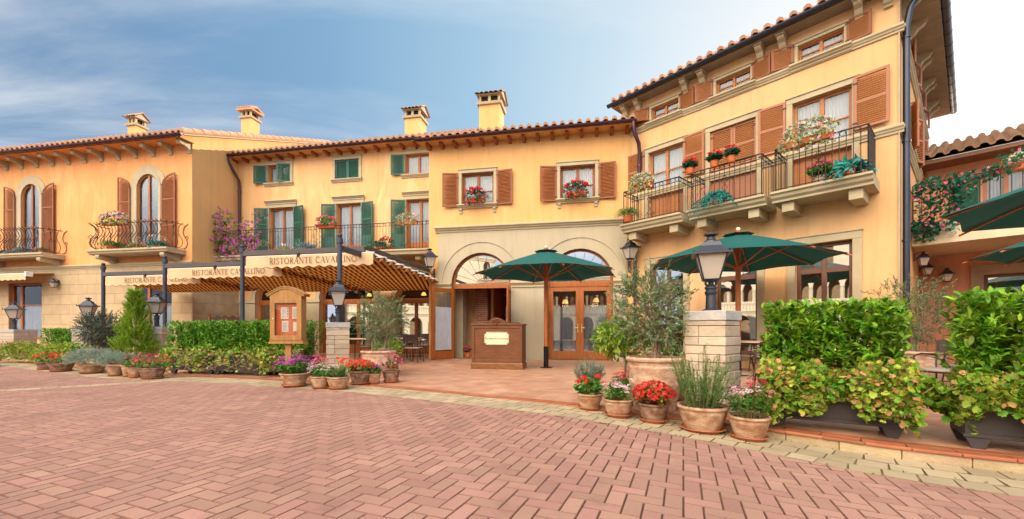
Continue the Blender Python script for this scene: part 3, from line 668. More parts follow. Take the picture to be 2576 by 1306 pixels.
PAVE = mat('square_pavers', (.355, .20, .162), .75, (.30, .165, .132), 1.0, bump=.15, bscale=70, rand=.13, mottle=.5)
stain(PAVE, .45, .50, .68, .78); stain(PAVE, 2.6, .60, .70, .80, 5); stain(PAVE, 1.1, .56, .72, 1.14, 9)
PAVEE = mat('paver_edge', (.24, .125, .095), .9, (.18, .09, .07), 6)
CREAME = mat('cream_paver_edge', (.26, .19, .12), .9, (.12, .10, .05), 6)
PAVEJ = mat('paver_joint_sand', (.17, .085, .06), .95, (.11, .06, .04), 8)
CREAMP = mat('cream_pavers', (.40, .325, .225), .85, (.34, .27, .17), 2, bump=.2, bscale=50, rand=.16, mottle=.8); stain(CREAMP, 1.2, .52, .7, .80)
CREAMJ = mat('cream_joint', (.22, .16, .09), .95, (.10, .12, .04), 3, mottle=1)
FLOORT = brickmat('terrace_tiles', (.45, .225, .145), (.53, .30, .205), (.34, .20, .14), .30, .30, .007, axis='xy', rough=.42, offset=0, bump=.12, rot=R(20), spec=.5, mottle=.28)
EDGET = mat('edge_tile_red', (.36, .115, .055), .5, (.28, .085, .04), 6, rand=.15)
EDGEO = mat('edge_tile_nose', (.36, .125, .06), .6, (.28, .095, .05), 6, rand=.2)

g = MB(); g.box(-300, -300, -.7, 300, 300, -.13)
tag(g.build('ground', mat('ground_earth', (.30, .20, .15), .95)), kind='structure')
# joint bed under the bricks
g = MB(); nx, ny = 60, 40
xs = [-34 + 48 * i / nx for i in range(nx + 1)]; ys = [-16 + 40 * j / ny for j in range(ny + 1)]
g.add([(x, y, pz(x, y) - .012) for y in ys for x in xs], [(j * (nx + 1) + i, j * (nx + 1) + i + 1, (j + 1) * (nx + 1) + i + 1, (j + 1) * (nx + 1) + i) for j in range(ny) for i in range(nx)])
bed = g.build('square_bed', PAVEJ, smooth=30); tag(bed, kind='structure')
def paver(V, Fc, c, hu, hv, U, W, zf, jz=0.004, bev=.0045):
    """one brick: chamfered top on the sloping square"""
    n0 = len(V)
    dz = rnd.uniform(-jz, jz) * .2; tilt = rnd.uniform(-.0012, .0012)
    for (k, z) in ((1, -.011), (1, -.006), (0, 0)):
        for a, b in ((-1, -1), (1, -1), (1, 1), (-1, 1)):
            q = (hu - (0 if k else bev)) * a; r_ = (hv - (0 if k else bev)) * b
            x = c[0] + U[0] * q + W[0] * r_; y = c[1] + U[1] * q + W[1] * r_
            V.append((x, y, zf(x, y) + z + dz + tilt * a))
    for l in (0, 4):
        for i in range(4): j = (i + 1) % 4; Fc.append((n0 + l + i, n0 + l + j, n0 + l + 4 + j, n0 + l + 4 + i))
    Fc.append((n0 + 8, n0 + 9, n0 + 10, n0 + 11))
def MIX(Fc): return [0 if i % 9 == 8 else 1 for i in range(len(Fc))]
def build_pavers():
    V = []; Fc = []; a = R(90 - 22.3); U = (math.cos(a), math.sin(a)); W = (-U[1], U[0]); w = .107
    def ok(x, y):
        if y < -.4 or y > 15.2: return False
        if abs(x) > 1.35 * max(y, 1.0) + 3.0: return False
        return edge_dist(x, y) > .60
    rng = 190
    for i in range(-rng, rng):
        for j in range(-rng, rng):
            m = (i - j) % 4
            if m == 0: ci, cj, hu, hv = i + 1, j + .5, w, w / 2
            elif m == 3: ci, cj, hu, hv = i + .5, j + 1, w / 2, w
            else: continue
            x = U[0] * ci * w + W[0] * cj * w; y = U[1] * ci * w + W[1] * cj * w
            if not ok(x, y): continue
            # the thin cream bands that divide the square
            bx, by = -8.4, 6.2; 
            dd = (x + 8.0) * .862 - (y - 6.55) * .507      # distance across the left band
            gp_ = .0028
            paver(V, Fc, (x, y), hu - gp_, hv - gp_, U, W, pz)
    mb = MB(); mb.v = V; mb.f = Fc; mb.m = MIX(Fc)
    return mb.build('square_paving', [PAVE, PAVEE], fix=False)
tag(build_pavers(), kind='structure')
def strip(d0, d1, zf, name, m, zl=0.0, x0=-40, x1=40, kerb=None):
    a = edge_off(d0); b = edge_off(d1); mb = MB(); sel = [i for i in range(len(a)) if x0 < a[i][0] < x1]
    vs = []
    for i in sel: vs += [(a[i][0], a[i][1], zf(*a[i]) + zl), (b[i][0], b[i][1], zf(*b[i]) + zl)]
    mb.add(vs, [(2 * i, 2 * i + 1, 2 * i + 3, 2 * i + 2) for i in range(len(sel) - 1)]); return mb.build(name, m, smooth=30)
def along(d, step, x0, x1):
    P = edge_off(d); out = []; acc = 0
    for a, b in zip(P[:-1], P[1:]):
        L = math.hypot(b[0] - a[0], b[1] - a[1]); 
        if L < 1e-9: continue
        while acc < L:
            t = acc / L; x, y = a[0] + (b[0] - a[0]) * t, a[1] + (b[1] - a[1]) * t
            if x0 < x < x1: out.append((x, y, (b[0] - a[0]) / L, (b[1] - a[1]) / L))
            acc += step
        acc -= L
    return out
tag(strip(.0, .66, lambda x, y: pz(x, y) - .006, 'cream_band_bed', CREAMJ, -.001), kind='structure')
V = []; Fc = []
for row, (d, wd) in enumerate(((.12, .20), (.34, .20), (.555, .20))):
    for (x, y, tx, ty) in along(d, .205, -22, 8):
        if (row % 2): x += tx * .1; y += ty * .1
        paver(V, Fc, (x, y), .0995, wd / 2 + .005, (tx, ty), (-ty, tx), lambda a, b: pz(a, b) + .004, jz=.006)
mb = MB(); mb.v = V; mb.f = Fc; mb.m = MIX(Fc); tag(mb.build('cream_band', [CREAMP, CREAME], fix=False), kind='structure')
# thin cream band crossing the square on the left
V = []; Fc = []
A = Vector((-13.5, 3.05)); B = Vector((-6.85, 8.25)); d = (B - A).normalized(); L = (B - A).length
for i in range(int(L / .2)):
    for q in (-.055, .055):
        c = A + d * (i * .2 + .1) + Vector((-d.y, d.x)) * q; paver(V, Fc, c, .097, .052, d, (-d.y, d.x), lambda a, b: pz(a, b) + .006)
mb = MB(); mb.v = V; mb.f = Fc; mb.m = [0] * len(Fc); tag(mb.build('cream_dividing_band', CREAMP, fix=False), kind='structure')
# terrace floor with tiled edge
mb = MB(); n = len(EC); top = [(p[0], p[1]) for p in edge_off(-.22)]; poly = top + [(30, 0), (40, 40), (-40, 40)]
tri = geometry.tessellate_polygon([[Vector((p[0], p[1], 0)) for p in poly]]); mb.add([(p[0], p[1], 0) for p in poly], [tuple(t) for t in tri])
fl = mb.build('terrace_floor', FLOORT, fix=False)
for f in fl.data.polygons: pass
bm = bmesh.new(); bm.from_mesh(fl.data); bmesh.ops.recalc_face_normals(bm, faces=bm.faces)
for f in bm.faces:
    if f.normal.z < 0: f.normal_flip()
bm.to_mesh(fl.data); bm.free(); tag(fl, kind='structure')
V = []; Fc = []; V2 = []; F2 = []
for (x, y, tx, ty) in along(-.11, .30, -20, 9):
    for q in (-.055, .055): paver(V, Fc, (x - ty * q, y + tx * q), .147, .052, (tx, ty), (-ty, tx), lambda a, b: .004, jz=.0)
mb = MB(); mb.v = V; mb.f = Fc; mb.m = [0] * len(Fc); tag(mb.build('terrace_edge_tiles', EDGET, fix=False), kind='structure')
mb = MB()
for (x, y, tx, ty) in along(.006, .30, -20, 9):
    M_ = Matrix(((tx, -ty, 0, x), (ty, tx, 0, y), (0, 0, 1, 0), (0, 0, 0, 1)))
    mb.box(-.149, -.020, -.020, .149, .022, .0065, M_)
tag(mb.build('terrace_nosing', EDGEO, bevel=.006), kind='structure')
mb = MB()
for (x, y, tx, ty) in along(.0, .42, -.5, 9):
    M_ = Matrix(((tx, -ty, 0, x), (ty, tx, 0, y), (0, 0, 1, 0), (0, 0, 0, 1))); mb.box(-.208, -.010, -.2, .208, .03, -.0205, M_)
tag(mb.build('terrace_kerb', mat('kerb_stone', (.42, .33, .22), .85, (.34, .25, .16), 4, bump=.5, rand=.2), bevel=.006), kind='structure')

# ================================================================ BUILDINGS
ANG = R(-10.7)
# ---------------- left house (orange, stone base, arched french windows)
HL = thing('orange_house', 'orange stucco house with arched windows, bulging iron balconies and a stone block base', 'house', (-12.741, 16.655, 0), ANG)
X0 = -20.0
Wn = [(-8.87, -7.83), (-2.67, -1.6)]
Gw = [(-9.6, -7.7, 0.6, 3.06), (-2.75, -.95, .6, 3.0), (-16.5, -14.8, .6, 3.0)]
mb = MB(); up = [arch(a, b, 4.18, 6.80, ry=.56) for a, b in Wn + [(-15.1, -14.05)]]
wall(mb, rect(X0, 0, 3.55, 8.50), up); wall(mb, rect(X0, 0, 3.55, -.3) if 0 else [(X0, -.3), (0, -.3), (0, 3.55), (X0, 3.55)], [rect(a, b, c, d) for a, b, c, d in Gw])
w1 = mb.build('wall', STU_L, HL)
mb = MB(); mb.yz([(0, 3.55), (9, 3.55), (9, 12.3), (-.0, 8.74)], -.02, 0); mb.build('side_wall', STU_LS, HL)
mb = MB(); mb.box(X0, 8.9, -.3, -.03, 9.0, 12.0); mb.box(X0 - .1, .05, -.3, X0, 9, 8.7); mb.build('rear_wall', STU_LS, HL)
mb = MB(); wall(mb, [(X0, -.3), (.035, -.3), (.035, 3.55), (X0, 3.55)], [rect(a, b, c, d) for a, b, c, d in Gw], y=-.035, depth=.3)
mb.build('stone_base', BLOCK, HL)
mb = MB(); mb.box(0.001, -.034, -.3, .036, 9, 3.55); mb.build('stone_side_base', BLOCKY, HL)
mb = MB(); moulding(mb, cornice_prof(3.55, 3.76, .13), X0, .10); moulding(mb, [(p[0] + .0, p[1]) for p in cornice_prof(3.55, 3.76, .10)], -.0, 2.4, Matrix.Rotation(R(90), 4, 'Z')); mb.build('string_course', TRIM, HL)
mb = MB(); EZ = 8.45; pt_ = R(21.5)
tile_roof(mb, X0 - .5, .28, -.66, EZ + .12, 9.05, pt_)
rf = mb.build('roof', ROOF, HL, smooth=50)
mb = MB(); mb.add([(X0, -.62, EZ + .06), (.2, -.62, EZ + .06), (.2, 8.9, EZ + .06 + 9.52 * math.tan(pt_)), (X0, 8.9, EZ + .06 + 9.52 * math.tan(pt_))], [(0, 1, 2, 3)])
mb.box(X0, -.60, EZ - .02, .12, 0, EZ + .03); mb.build('soffit', STU_L, rf, fix=False)
mb = MB(); mb.yz([(-.62, EZ - .02), (.05, EZ - .02), (.05, EZ + .40), (-.62, EZ + .10)], -.03, -.001); mb.build('eave_end', STU_L, rf)
mb = MB(); c0 = [(.02, -.64, EZ + .02), (.26, -.64, EZ + .02), (.26, 8.3, EZ + .02 + 8.94 * math.tan(pt_)), (.02, 8.3, EZ + .02 + 8.94 * math.tan(pt_))]
mb.add([(x, y, z) for x, y, z in c0] + [(x, y, z + .10) for x, y, z in c0], [(0, 1, 2, 3), (4, 7, 6, 5), (0, 4, 5, 1), (1, 5, 6, 2), (2, 6, 7, 3), (3, 7, 4, 0)]); mb.build('verge_trim', TRIM, rf)
mb = MB()                                # rounded verge tiles
for i in range(22):
    y = -.64 + i * .42; z = EZ + .16 + (y + .64) * math.tan(pt_); mb.tube([(.22, y, z + .035), (.22, y + .45, z + .45 * math.tan(pt_))], [.12, .10], 10)
mb.build('verge_tile', ROOF, rf, smooth=40)
gutter(HL, X0, .33, -.70, EZ + .06, GUTTER, .095)
for i in range(22):
    s = -.08 - i * .873 * 1.0
    mb = MB(); mb.yz(bracket_prof(0, EZ - .02, .48, .38), s - .14, s + .04); mb.build('eave_bracket', TRIM, HL, bevel=.008)
def arched_window(bld, a, b, zf, zs, ry):
    mb = MB(); fw = .06; y = .03
    out = arch(a, b, zf, zs, ry=ry); inn = arch(a + fw, b - fw, zf + .42, zs, ry=ry - fw)
    ring(mb, out, inn, y, y + .05); c = (a + b) / 2; mb.box(c - .045, y - .01, zf, c + .045, y + .05, zs + ry - .03)
    mb.box(a + fw, y + .01, zf + 1.3, b - fw, y + .045, zf + 1.34)
    w = mb.build('window', WOOD, bld, bevel=.005)
    mb = MB(); mb.xz(arch(a + .03, b - .03, zf + .3, zs, ry=ry - .03), y + .03, y + .034); mb.build('pane', GLASS, w)
    zt = lambda s: zs + (ry - .05) * math.sqrt(max(0, 1 - ((s - c) / ((b - a) / 2)) ** 2))
    curtain_mb(a + fw, c - .03, zf + .3, zs + ry, y + .08, part=.25, zt=zt).build('curtain', CURT, w, fix=False); curtain_mb(c + .03, b - fw, zf + .3, zs + ry, y + .08, part=.25, zt=zt).build('curtain', CURT, w, fix=False)
    mb = MB(); g_ = .36; o2 = arch(a - g_, b + g_, zf, zs + .02, ry=ry + g_); i2 = arch(a, b, zf, zs, ry=ry)
    ring(mb, o2, i2, -.035, .01); ring(mb, arch(a - g_ * .35, b + g_ * .35, zf, zs, ry=ry + g_ * .35), arch(a - .0, b + .0, zf, zs, ry=ry), -.055, -.035); mb.build('surround', TRIM, w, bevel=.008)
    for sg, x in ((-1, a - .30), (1, b + .20)): shutter(w, x, zf, zs + ry - .05, .60 if sg < 0 else .68, sg, WOODF, WOOD2, y=-.09, ang=2, parts=3, arched=.5)
    return w
for a, b in Wn + [(-15.1, -14.05)]: arched_window(HL, a, b, 4.18, 6.80, .56)
for a, b, c, d in Gw:
    w = window(HL, a, b, c, d, WOOD, y=.08, bars=(.62,), mid=1, split=(.3,), cz=.62, fw=.09)
def belly_balcony(bld, s0, s1, zt, d):
    mb = MB()
    moulding(mb, [(0, zt), (-d, zt), (-d, zt - .07), (-d + .05, zt - .10), (-d + .06, zt - .15), (-d + .12, zt - .19), (0, zt - .19)], s0, s1)
    b_ = mb.build('balcony', TRIM, bld, bevel=.008)
    for s in (s0 + .30, s1 - .42):
        m2 = MB(); m2.yz(bracket_prof(0, zt - .19, d - .1, .42), s, s + .20); m2.build('bracket', TRIM, b_, bevel=.008)
    railing(b_, [(s0 + .12, -.02), (s0 + .10, -d * .55), (s0 + .35, -d + .10), (s1 - .35, -d + .10), (s1 - .10, -d * .55), (s1 - .12, -.02)], zt, zt + 1.02, IRONR, pitch=.17, belly=.20, scroll=False, r=.012)
    return b_
for s0, s1 in ((-4.15, -.30), (-10.35, -6.45), (-16.6, -12.7)): belly_balcony(HL, s0, s1, 4.20, .80)

# ---------------- middle house (pale yellow, green shutters) with long balcony and arcade
HM = thing('pale_yellow_house', 'pale yellow house with green shutters and a long balcony, set back between its neighbours', 'house', (-3.39, 17.127, 0), ANG)
S0, S1 = -9.9, 2.6
up = [(-7.57, -6.43, 7.50, 8.30), (-4.27, -3.15, 7.46, 8.28), (-1.05, .08, 7.44, 8.28)]
dr = [(-7.50, -6.28, 4.22, 6.40), (-4.2, -3.05, 4.22, 6.40), (-1.0, .15, 4.22, 6.40)]
ar = [(-8.2, -6.7), (-5.0, -2.45), (-1.45, 1.15)]
mb = MB(); wall(mb, rect(S0, S1, 3.95, 8.68), [rect(a, b, c, d) for a, b, c, d in up + dr])
wall(mb, rect(S0, S1, -.3, 3.95), [arch(a, b, .01, 2.35, ry=1.0 if b - a > 2 else .78) for a, b in ar], depth=.3); mb.build('wall', STU_M, HM)
mb = MB(); mb.box(S0 - .1, .0, -.3, S0, 6.9, 8.6); mb.box(S0, 6.8, -.3, S1, 6.9, 11.2); mb.box(S1, .0, -.3, S1 + .1, 6.9, 8.6); mb.build('rear_wall', STU_M, HM)
mb = MB(); EZ = 8.62; tile_roof(mb, S0 + .1, S1 + .3, -.50, EZ + .10, 7.2, R(20)); rfm = mb.build('roof', ROOF, HM, smooth=50)
mb = MB(); mb.add([(S0, -.47, EZ + .05), (S1, -.47, EZ + .05), (S1, 6.8, EZ + .05 + 7.27 * math.tan(R(20))), (S0, 6.8, EZ + .05 + 7.27 * math.tan(R(20)))], [(0, 1, 2, 3)]); mb.box(S0, -.47, EZ - .0, S1, 0, EZ + .03); mb.build('soffit', STU_E, rfm, fix=False)
gutter(HM, S0 + .25, S1, -.56, EZ + .055, GUTTER, .085)
for i in range(22):
    s = -9.2 + i * .575
    mb = MB(); mb.yz([(0, EZ), (-.36, EZ), (-.36, EZ - .06), (-.31, EZ - .11), (0, EZ - .14)], s, s + .10); mb.build('rafter_tail', RAFTER, HM, bevel=.004)
for i, (a, b, c, d) in enumerate(up):
    w = window(HM, a, b, c, d, WOOD, bars=())
    surround(w, a, b, c, d, .13, .04)
    if i == 0: shutter(w, a - .02, c, d, .60, -1, GREEN, GREEN, ang=10, parts=1); shutter(w, b + .0, c, d, .56, -1, GREEN, GREEN, y=-.02, ang=20, parts=1)
    if i == 1: shutter(w, a + .01, c, d, .55, 1, GREEN, GREEN, y=.02, ang=-2, parts=1); shutter(w, b - .01, c, d, .55, -1, GREEN, GREEN, y=.02, ang=-2, parts=1)
    if i == 2: shutter(w, a - .02, c, d, .58, -1, GREEN, GREEN, ang=8, parts=1)
for i, (a, b, c, d) in enumerate(dr):
    w = window(HM, a, b, c, d, WOOD, name='balcony_door', solid=.45, fw=.085, y=.14)
    surround(w, a, b, c, d, .14, .04, lintel=.14, sill=False)
    shutter(w, a - .03, c + .02, d, .60, -1, GREEN, GREEN, ang=12, parts=3, y=-.06, panel=.32)
    if i < 2: shutter(w, b + .03, c + .02, d, .58, 1, GREEN, GREEN, ang=14 if i == 0 else 10, parts=3, y=-.06, panel=.32)
mb = MB(); moulding(mb, [(0, 4.12), (-1.25, 4.12), (-1.25, 4.06), (-1.20, 4.03), (-1.17, 3.93), (-1.10, 3.90), (0, 3.90)], S0 + .1, S1); bal = mb.build('balcony', TRIM, HM, bevel=.008)
for s in (-8.6, -6.3, -2.0, -.2, .9):
    m2 = MB(); m2.yz(bracket_prof(0, 3.90, .95, .42), s, s + .22); m2.build('bracket', TRIM, bal, bevel=.008)
railing(bal, [(-8.75, 0), (-8.75, -1.15), (-4.95, -1.15), (-1.95, -1.15), (S1, -1.15)], 4.12, 5.17, IRON, pitch=.125)
for (a, b) in ar:            # arcade: glazed wooden screens under round arches
    ry = 1.0 if b - a > 2 else .78; mb = MB(); fw = .10; y = .22
    ring(mb, arch(a, b, .0, 2.35, ry=ry), arch(a + fw, b - fw, .10, 2.35, ry=ry - fw), y, y + .06)
    mb.box(a + fw, y - .01, 2.12, b - fw, y + .065, 2.34)
    xs = [a + fw, a + (b - a) * .30, a + (b - a) * .66, b - fw] if b - a > 2 else [a + fw, (a + b) / 2, b - fw]
    for x in xs[1:-1]: mb.box(x - .07, y - .012, .1, x + .07, y + .06, 2.12)
    mb.box(a + fw, y, .1, b - fw, y + .06, .38)
    w = mb.build('arcade_window', WOOD, HM, bevel=.008)
    for p, q in zip(xs[:-1], xs[1:]): m2 = MB(); m2.box(p, y + .028, .38, q, y + .032, 2.12); m2.build('pane', GLASSM, w)
    m2 = MB(); m2.xz(arch(a + fw, b - fw, 2.33, 2.35, ry=ry - fw), y + .028, y + .032); m2.build('fanlight_pane', GLASS, w)
    for p, q in zip(xs[:-1], xs[1:]): curtain_mb(p + .04, q - .04, .2, 1.15, y + .12).build('curtain', CURT, w, fix=False)
    mb = MB(); ring(mb, arch(a - .22, b + .22, 2.34, 2.36, ry=ry + .22), arch(a, b, 2.34, 2.36, ry=ry), -.06, 0); mb.build('arch_moulding', TRIM, w, bevel=.006)
for a, b in ((-9.0, -8.2), (-6.7, -5.0), (-2.45, -1.45)):
    mb = MB(); mb.box(a, -.05, -.2, b, .0, 2.2); mb.box(a - .05, -.10, 2.2, b + .05, .0, 2.34); mb.box(a - .03, -.08, -.2, b + .03, 0, .25); mb.build('pilaster', TRIM, HM, bevel=.008)
pipe(HM, [(-9.1, -.56, 8.64), (-9.1, -.54, 8.45), (-8.95, -.35, 7.95), (-8.93, -.15, 7.7), (-8.93, -.12, 7.4), (-8.93, -.12, 4.2)], GUTTER, .055, rings=[(-8.93, -.12, 7.2), (-8.93, -.12, 5.6)])

for h_, a_, b_ in ((HL, X0, -.05), (HM, S0, S1)):
    mb = MB(); mb.box(a_, 2.6, -.3, b_, 2.66, 8.0); mb.build('inner_wall', mat('dark_room_backing', (.10, .055, .035), .9), h_)  # dark wall added close behind the windows, its colour standing in for unlit rooms
# ---------------- entrance house (yellow, beige ground floor with two arches)
HE = thing('yellow_entrance_house', 'bright yellow house with two brown shuttered windows above the beige arched restaurant entrance', 'house', (-2.929, 14.801, 0), ANG)
S1 = 6.97
wn = [(1.20, 2.34, 5.36, 6.46), (4.62, 5.76, 5.36, 6.46)]
aL = (.83, 2.95); aR = (4.18, 6.34); ZS = 2.62
holes = [rect(*q) for q in wn] + [arch(*aL, .01, ZS), arch(*aR, .01, ZS)]
mb = MB(); wall(mb, rect(0, S1, -.3, 7.62), holes, depth=.25); mb.box(-.02, 0.01, -.3, 0, 2.5, 7.5); mb.build('wall', STU_E, HE)
mb = MB(); mb.box(0, 6.8, -.3, 11, 6.9, 9.8); mb.box(.0, 2.5, 3.95, .1, 6.8, 7.6); mb.build('rear_wall', STU_E, HE)
mb = MB(); wall(mb, rect(.34, 6.77, -.3, 4.42), [arch(*aL, .01, ZS), arch(*aR, .01, ZS)], y=-.035, depth=.3); mb.box(.34, -.033, -.3, .36, 0, 4.42); mb.box(6.75, -.033, -.3, 6.77, 0, 4.42)
for (a, b) in (aL, aR): ring(mb, arch(a - .42, b + .42, ZS + .0, ZS + .02, ry=(b - a) / 2 + .42), arch(a - .34, b + .34, ZS, ZS + .02, ry=(b - a) / 2 + .34), -.06, -.034)
lw = mb.build('lower_wall', PANEL, HE)
mb = MB(); moulding(mb, cornice_prof(4.42, 4.62, .18), .25, 6.86); mb.build('cornice', TRIM, HE, bevel=.004)
for a, b in ((.30, .84), (2.94, 4.19), (6.33, 6.82)):
    mb = MB(); moulding(mb, cornice_prof(ZS - .12, ZS + .02, .12), a, b); mb.box(a + .03, -.075, ZS - .16, b - .03, -.02, ZS - .12); mb.build('impost', TRIM, HE, bevel=.004)
mb = MB(); EZ = 7.50; tile_roof(mb, -.28, 7.05, -.46, EZ + .10, 7.3, R(20)); rfe = mb.build('roof', ROOF, HE, smooth=50)
mb = MB(); mb.add([(-.2, -.43, EZ + .05), (11, -.43, EZ + .05), (11, 6.8, EZ + .05 + 7.23 * math.tan(R(20))), (-.2, 6.8, EZ + .05 + 7.23 * math.tan(R(20)))], [(0, 1, 2, 3)]); mb.box(-.24, -.43, EZ - .0, 6.95, 0, EZ + .03); mb.build('soffit', STU_E, rfe, fix=False)
mb = MB(); mb.yz([(-.42, EZ + .03), (6.8, EZ + .03), (6.8, EZ + 2.6)], -.22, -.16); mb.build('gable_edge', STU_E, rfe)
gutter(HE, -.32, 7.02, -.52, EZ + .055, GUTTER, .085)
for i in range(15):
    s = .0 + i * .48
    mb = MB(); mb.yz([(0, EZ), (-.33, EZ), (-.33, EZ - .06), (-.28, EZ - .11), (0, EZ - .15)], s, s + .10); mb.build('rafter_tail', RAFTER, HE, bevel=.004)
for a, b, c, d in wn:
    w = window(HE, a, b, c, d, WOODF, bars=(.42,)); surround(w, a, b, c, d, .11, .04, brackets=True, silld=.16)
    shutter(w, a - .12, c - .06, d + .02, .55, -1, WOODF, WOOD2, ang=12, parts=1); shutter(w, b + .12, c - .06, d + .02, .55, 1, WOODF, WOOD2, ang=7, parts=1)
for k, (a, b) in enumerate((aL, aR)):
    r_ = (b - a) / 2; c = (a + b) / 2; y = .13; mb = MB()
    ring(mb, arch(a, b, ZS - .02, ZS, ry=r_), arch(a + .09, b - .09, ZS + .02, ZS + .03, ry=r_ - .09), y, y + .07); mb.box(a, y - .02, ZS - .16, b, y + .08, ZS - .0)
    f = mb.build('fanlight', WOOD, HE, bevel=.006)
    mb = MB()
    for i in range(1, 9): t = PI * i / 9; mb.tube([(c + .16 * math.cos(t), y + .035, ZS + .02 + .16 * math.sin(t)), (c + (r_ - .08) * math.cos(t), y + .035, ZS + (r_ - .08) * math.sin(t))], .011, 4)
    for rr in (.16, .10): mb.tube([(c + rr * math.cos(PI * i / 12), y + .035, ZS + .02 + rr * math.sin(PI * i / 12)) for i in range(13)], .012, 4)
    mb.build('glazing_bar', IRON, f)
    m2 = MB(); m2.xz(arch(a + .08, b - .08, ZS - .0, ZS + .01, ry=r_ - .08), y + .03, y + .034); m2.build('pane', GLASSM, f)
def door_leaf(parent, x, y, wd, h, side, ang, glass, name='door', cur=True, bar=True):
    M = Matrix.Translation((x, y, 0)) @ Matrix.Rotation(R(ang), 4, 'Z')
    if side < 0: M = M @ Matrix.Scale(-1, 4, (1, 0, 0))
    mb = MB(); t = .055; st = .13
    mb.box(0, 0, .02, st, t, h, M); mb.box(wd - st, 0, .02, wd, t, h, M); mb.box(st, 0, h - .14, wd - st, t, h, M); mb.box(st, 0, .02, wd - st, t, .30, M)
    o = mb.build(name, WOOD, parent, bevel=.006)
    mb = MB(); mb.box(st, t * .45, .30, wd - st, t * .55, h - .14, M); mb.build('pane', glass, o)
    mb = MB()
    if bar:
        mb.tube([M @ Vector((.05, -.07, 1.02)), M @ Vector((wd - .05, -.07, 1.02))], .014, 8)
        for q in (.05, wd - .05): mb.tube([M @ Vector((q, 0, 1.10)), M @ Vector((q, -.05, 1.08)), M @ Vector((q, -.07, 1.02))], .016, 6)
        mb.tube([M @ Vector((.04, -.02, .06)), M @ Vector((.04, -.02, h - .05))], .009, 6)
    else:
        mb.box(wd - .085, -.012, .92, wd - .045, 0, 1.22, M); mb.tube([M @ Vector((wd - .065, -.02, 1.08)), M @ Vector((wd - .065, -.06, 1.08)), M @ Vector((wd - .16, -.06, 1.08))], .010, 6)
    mb.build('handle', mat('brass', (.55, .40, .20), .3, metal=.9), o)
    mb = MB()
    for z in (.3, 1.0, 1.7, h - .2): mb.tube([M @ Vector((0, -.012, z - .06)), M @ Vector((0, -.012, z + .06))], .012, 6)
    mb.build('hinge', mat('brass', (.55, .40, .20), .3, metal=.9), o)
    if cur:
        c = curtain_mb(st + .02, wd - st - .02, .33, h * .73, t + .02, amp=.012, pitch=.045); c.v = [tuple(M @ Vector(p)) for p in c.v]; c.build('curtain', CURT, o, fix=False)
    return o
dfm = MB()
for (a, b) in (aL, aR): dfm.box(a, .12, 0, a + .06, .22, ZS - .16); dfm.box(b - .06, .12, 0, b, .22, ZS - .16)
dfm.build('door_frame', WOOD, HE, bevel=.005)
door_leaf(HE, aR[0] + .06, .13, 1.02, ZS - .17, 1, 0, GLASSD, bar=False); door_leaf(HE, aR[1] - .06, .13, 1.02, ZS - .17, -1, 0, GLASSD, bar=False)
door_leaf(HE, aL[0] + .02, .08, 1.0, ZS - .17, 1, -119, GLASSD); door_leaf(HE, aL[1] - .04, .08, 1.0, ZS - .17, -1, 97, GLASSD)
# interior seen through the open door: brick pier, red back wall, dark timber
mb = MB(); mb.box(.35, 4.8, 0, 6.9, 4.9, 3.6); mb.box(3.2, .35, 0, 3.3, 4.8, 3.6); mb.build('inner_wall', mat('dark_red_wall', (.40, .035, .02), .8, (.30, .03, .02)), HE)
mb = MB(); mb.box(.2, .3, 3.6, 6.95, 4.9, 3.7); mb.box(3.3, 2.2, 2.2, 6.9, 2.24, 3.6); mb.build('inner_ceiling', mat('dark_timber', (.05, .025, .02), .8), HE)
mb = MB(); mb.box(1.25, 1.5, 0, 1.75, 2.0, 3.6); mb.build('brick_pier', brickmat('red_brick', (.30, .09, .05), (.20, .07, .05), (.30, .22, .17), .24, .075, .012, bump=.6), HE)
mb = MB(); mb.box(.6, .9, 0, .95, 1.4, 3.6); mb.build('inner_pilaster', TRIM, HE)
mb = MB(); mb.box(2.4, 3.4, 0, 2.7, 3.5, 2.4); mb.box(1.9, 3.3, 2.4, 3.2, 3.5, 2.5); mb.build('inner_timber', WOOD, HE)
pipe(HE, [(6.93, -.52, 7.54), (6.93, -.52, 7.38), (6.96, -.50, 7.16), (7.10, -.40, 6.85), (7.13, -.30, 6.6), (7.13, -.28, 5.6)], GUTTER, .06, rings=[(7.13, -.28, 6.2)])

# ---------------- right house (three storeys, brown shutters, three balconies)
HR = thing('three_storey_house', 'tall warm yellow house with brown shutters, three small balconies and deep eaves', 'house', (3.883, 13.514, 0), R(-47.65))
SC = 6.36; XS = Matrix.Translation((SC, 0, 0)) @ Matrix.Rotation(R(90), 4, 'Z')          # side wall space
top = [(.69, 1.56), (2.63, 3.50), (4.55, 5.44)]; mid = [(.60, 1.70), (2.47, 3.63), (4.44, 5.58)]; gr = [(.66, 1.71), (2.62, 3.66), (4.50, 5.59)]
mb = MB(); wall(mb, rect(-.02, SC, -.3, 8.26), [rect(a, b, 7.46, 7.89) for a, b in top] + [rect(a, b, 4.22, 6.53) for a, b in mid] + [rect(a, b, .35, 3.05) for a, b in gr], depth=.2)
mb.build('wall', STU_R, HR)
st = [(2.35, 3.05), (4.1, 4.8), (5.7, 6.4)]
mb = MB(); wall(mb, rect(0, 7.7, -.3, 8.26), [rect(a, b, 7.40, 7.86) for a, b in st] + [rect(a, b, 5.45, 6.5) for a, b in st], depth=.2)
mb.build('side_wall', STU_R, HR, xf=XS)
mb = MB(); mb.box(-.1, .0, 3, -.02, 7.7, 8.26); mb.box(-.1, 7.7, -.3, SC, 7.8, 8.26); mb.build('rear_wall', STU_R, HR)
EZ = 8.23; OV = .56; x0, x1, y0, y1 = -.5, SC + OV, -.40, 7.7 + OV; pt_ = R(22)
